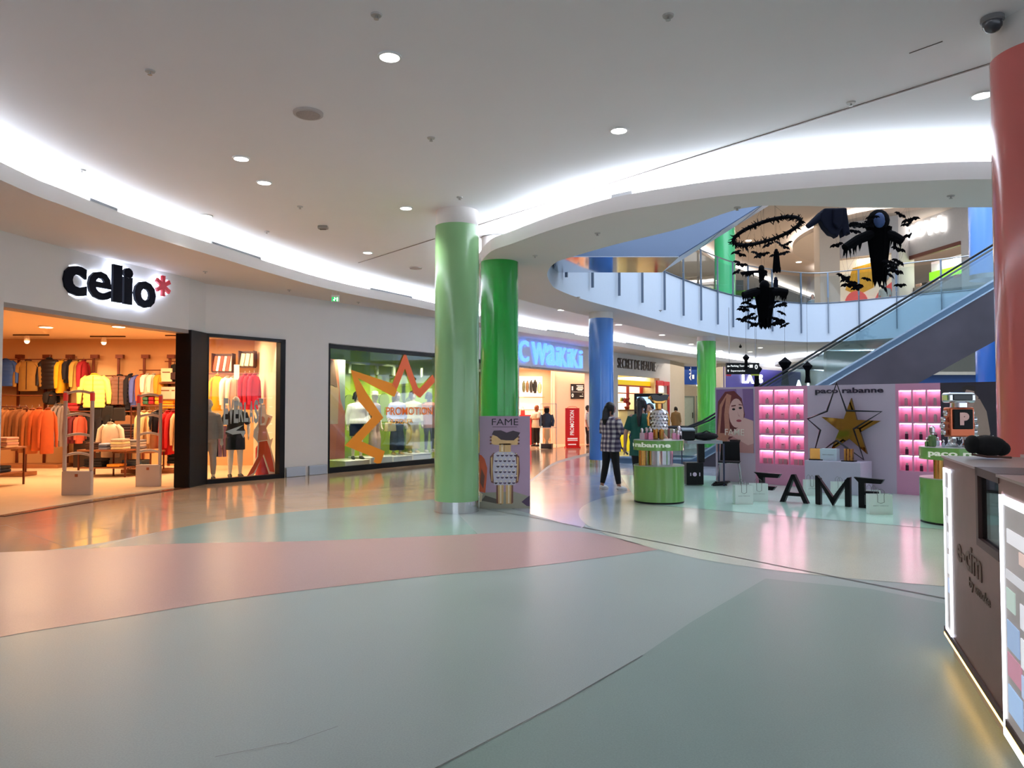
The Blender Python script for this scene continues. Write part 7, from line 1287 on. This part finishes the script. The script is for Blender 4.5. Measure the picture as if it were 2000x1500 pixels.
def cloak(label, x, ytop, ybot, D, w0, w1, arms, blue=False, yaw=0, face=False, hem=8, tilt=0, name='cloaked_figure', hw=.16):
    p = atD(x, ytop, D); H = (ybot-ytop)/F*D; t = thing(name, label, 'decoration', p, yaw); CM = BDB if blue else BD; m = MB()
    hh = H*hw; m.ball((0, 0, -hh*.55), (hh*.55, hh*.5, hh*.6), 14); m.build('hood', [CM], t, smooth=True)
    if face: mm = MB(); mm.ball((-hh*.12, -hh*.36, -hh*.6), (hh*.30, hh*.2, hh*.40), 12); mm.build('face_scarf', [mat((44, 66, 110), .7, noise=.3, scale=20, name='blue_gauze')], t, smooth=True)
    m = MB(); n = 24; rings = []
    for k in range(7):
        f = k/6; z = -hh*.85-(H-hh)*f; r = (w0*.5+(w1*.5-w0*.5)*f)
        rings.append([(r*cos(2*pi*j/n)*(1+.08*cos(j*3)), r*.5*sin(2*pi*j/n)*(1+.08*cos(j*3)), z-(.06*H*(j % 3) if k == 6 else 0)) for j in range(n)])
    m.loft(rings, cap=False); m.add([q for q in rings[0]], [tuple(range(n))])
    for k in range(16):
        j = random.randrange(n); o = Vector(rings[5][j]); L = random.uniform(.10, .22)*H; d = Vector((random.uniform(-.02, .02), 0, -L)); q = Vector((-sin(2*pi*j/n), cos(2*pi*j/n), 0))*w1*.12
        m.add([o-q, o+q, o+d], [(0, 1, 2)]); m.build('robe', [CM], t, smooth=True)
    for s, (dx, dz) in zip((-1, 1), arms):
        if dx == 0: continue
        m = MB(); a = Vector((s*w0*.3, 0, -hh*1.25)); b = Vector((s*dx*.6, -.03, -hh*1.1-dz*.5)); e = Vector((s*dx, -.05, -hh*1.1-dz)); m.tube([a, b, e], [(w0*.22, w0*.22), (w0*.16, w0*.2), (w0*.2, w0*.16)], 10)
        for k in range(14):
            f = random.uniform(.35, 1); o = a.lerp(e, f); L = random.uniform(.15, .4)*max(w0, .3); m.add([o+Vector((-.03, 0, 0)), o+Vector((.03, 0, 0)), o+Vector((random.uniform(-.06, .06), random.uniform(-.05, .05), -L*1.4))], [(0, 1, 2)])
        m.build('sleeve', [CM], t)
    m = MB(); m.tube([(0, 0, 0), (0, 0, min(ZTOP-p.z, 3.0))], .002, 4); m.build('string', [BD], t); t.rotation_euler.y = tilt; return t
cloak('black cloaked figure with outstretched arms before the white balcony band', 1493, 548, 637, 17.5, .52, .26, ((.52, .12), (.52, .06)), hw=.2)
cloak('large black hooded figure with tattered sleeves and blue scarf face', 1715, 411, 552, 13, .44, .22, ((.62, .30), (.40, .18)), face=True, hw=.27)
p = atD(1625, 408, 12.4); u = 12.4/F; t = thing('cape_figure', 'blue-black cape with ragged hem flying at the left of the large hooded figure', 'decoration', p)
PX = lambda x, y: ((x-1625)*u, -(y-408)*u)
m = MB(); m.prism([PX(*q) for q in ((1606, 409), (1650, 408), (1653, 432), (1657, 461), (1650, 458), (1643, 466), (1640, 450), (1636, 458), (1631, 467), (1627, 462), (1618, 460), (1606, 446), (1598, 430), (1600, 418))], -.09, .09); m.build('cape', [BDB], t, bevel=.03, seg=2)
m = MB(); m.prism([PX(*q) for q in ((1622, 412), (1640, 410), (1638, 440), (1630, 452), (1620, 440))], -.15, -.08); m.build('fold', [BDB], t, bevel=.02, seg=2)
m = MB(); a = PX(1604, 422); b = PX(1575, 444); m.tube([(a[0], 0, a[1]), ((a[0]+b[0])/2, -.02, (a[1]+b[1])/2), (b[0], -.03, b[1])], [.075, .06, .045], 10); m.build('sleeve', [BDB], t, smooth=True)
m = MB(); m.tube([(.1, 0, 0), (.1, 0, 2.2)], .002, 4); m.build('string', [BD], t)
cloak('slim black closed cloak right under the feathered ring', 1516, 486, 530, 18.5, .12, .20, ((0, 0), (0, 0)), hw=.14)
cloak('small black cloaked shape above the hooded one by the balcony rail', 1487, 518, 552, 19, .16, .12, ((.55, .06), (.12, .02)), hw=.3)
cloak('grey-blue hooded shape behind the glass balustrade', 1515, 541, 562, 20.0, .12, .12, ((0, 0), (0, 0)), blue=True, hw=.3)
def kite(label, x, y0, y1, D):
    p = atD(x, y0, D); H = (y1-y0)/F*D; t = thing('lantern_cloak', label, 'decoration', p); m = MB(); r = H*.24; m.lathe([(.01, 0), (r, -H*.2), (r*.9, -H*.26), (r*.45, -H*.42), (r*.42, -H*.7), (r*.6, -H)], n=8); m.build('body', [BD], t); m = MB(); m.tube([(0, 0, 0), (0, 0, ZC-p.z)], .003, 4); m.build('string', [BD], t)
kite('black hooded lantern shape just above the direction sign', 1457, 692, 722, 21.3); kite('black draped shape hanging right of the direction sign', 1478, 711, 756, 23); kite('black diamond-headed lantern shape right of the blue shop fascia', 1533, 697, 752, 21); kite('greenish black draped shape beside the escalator handrails', 1577, 706, 748, 18.5)
# soft grey translucent cloth by the escalator
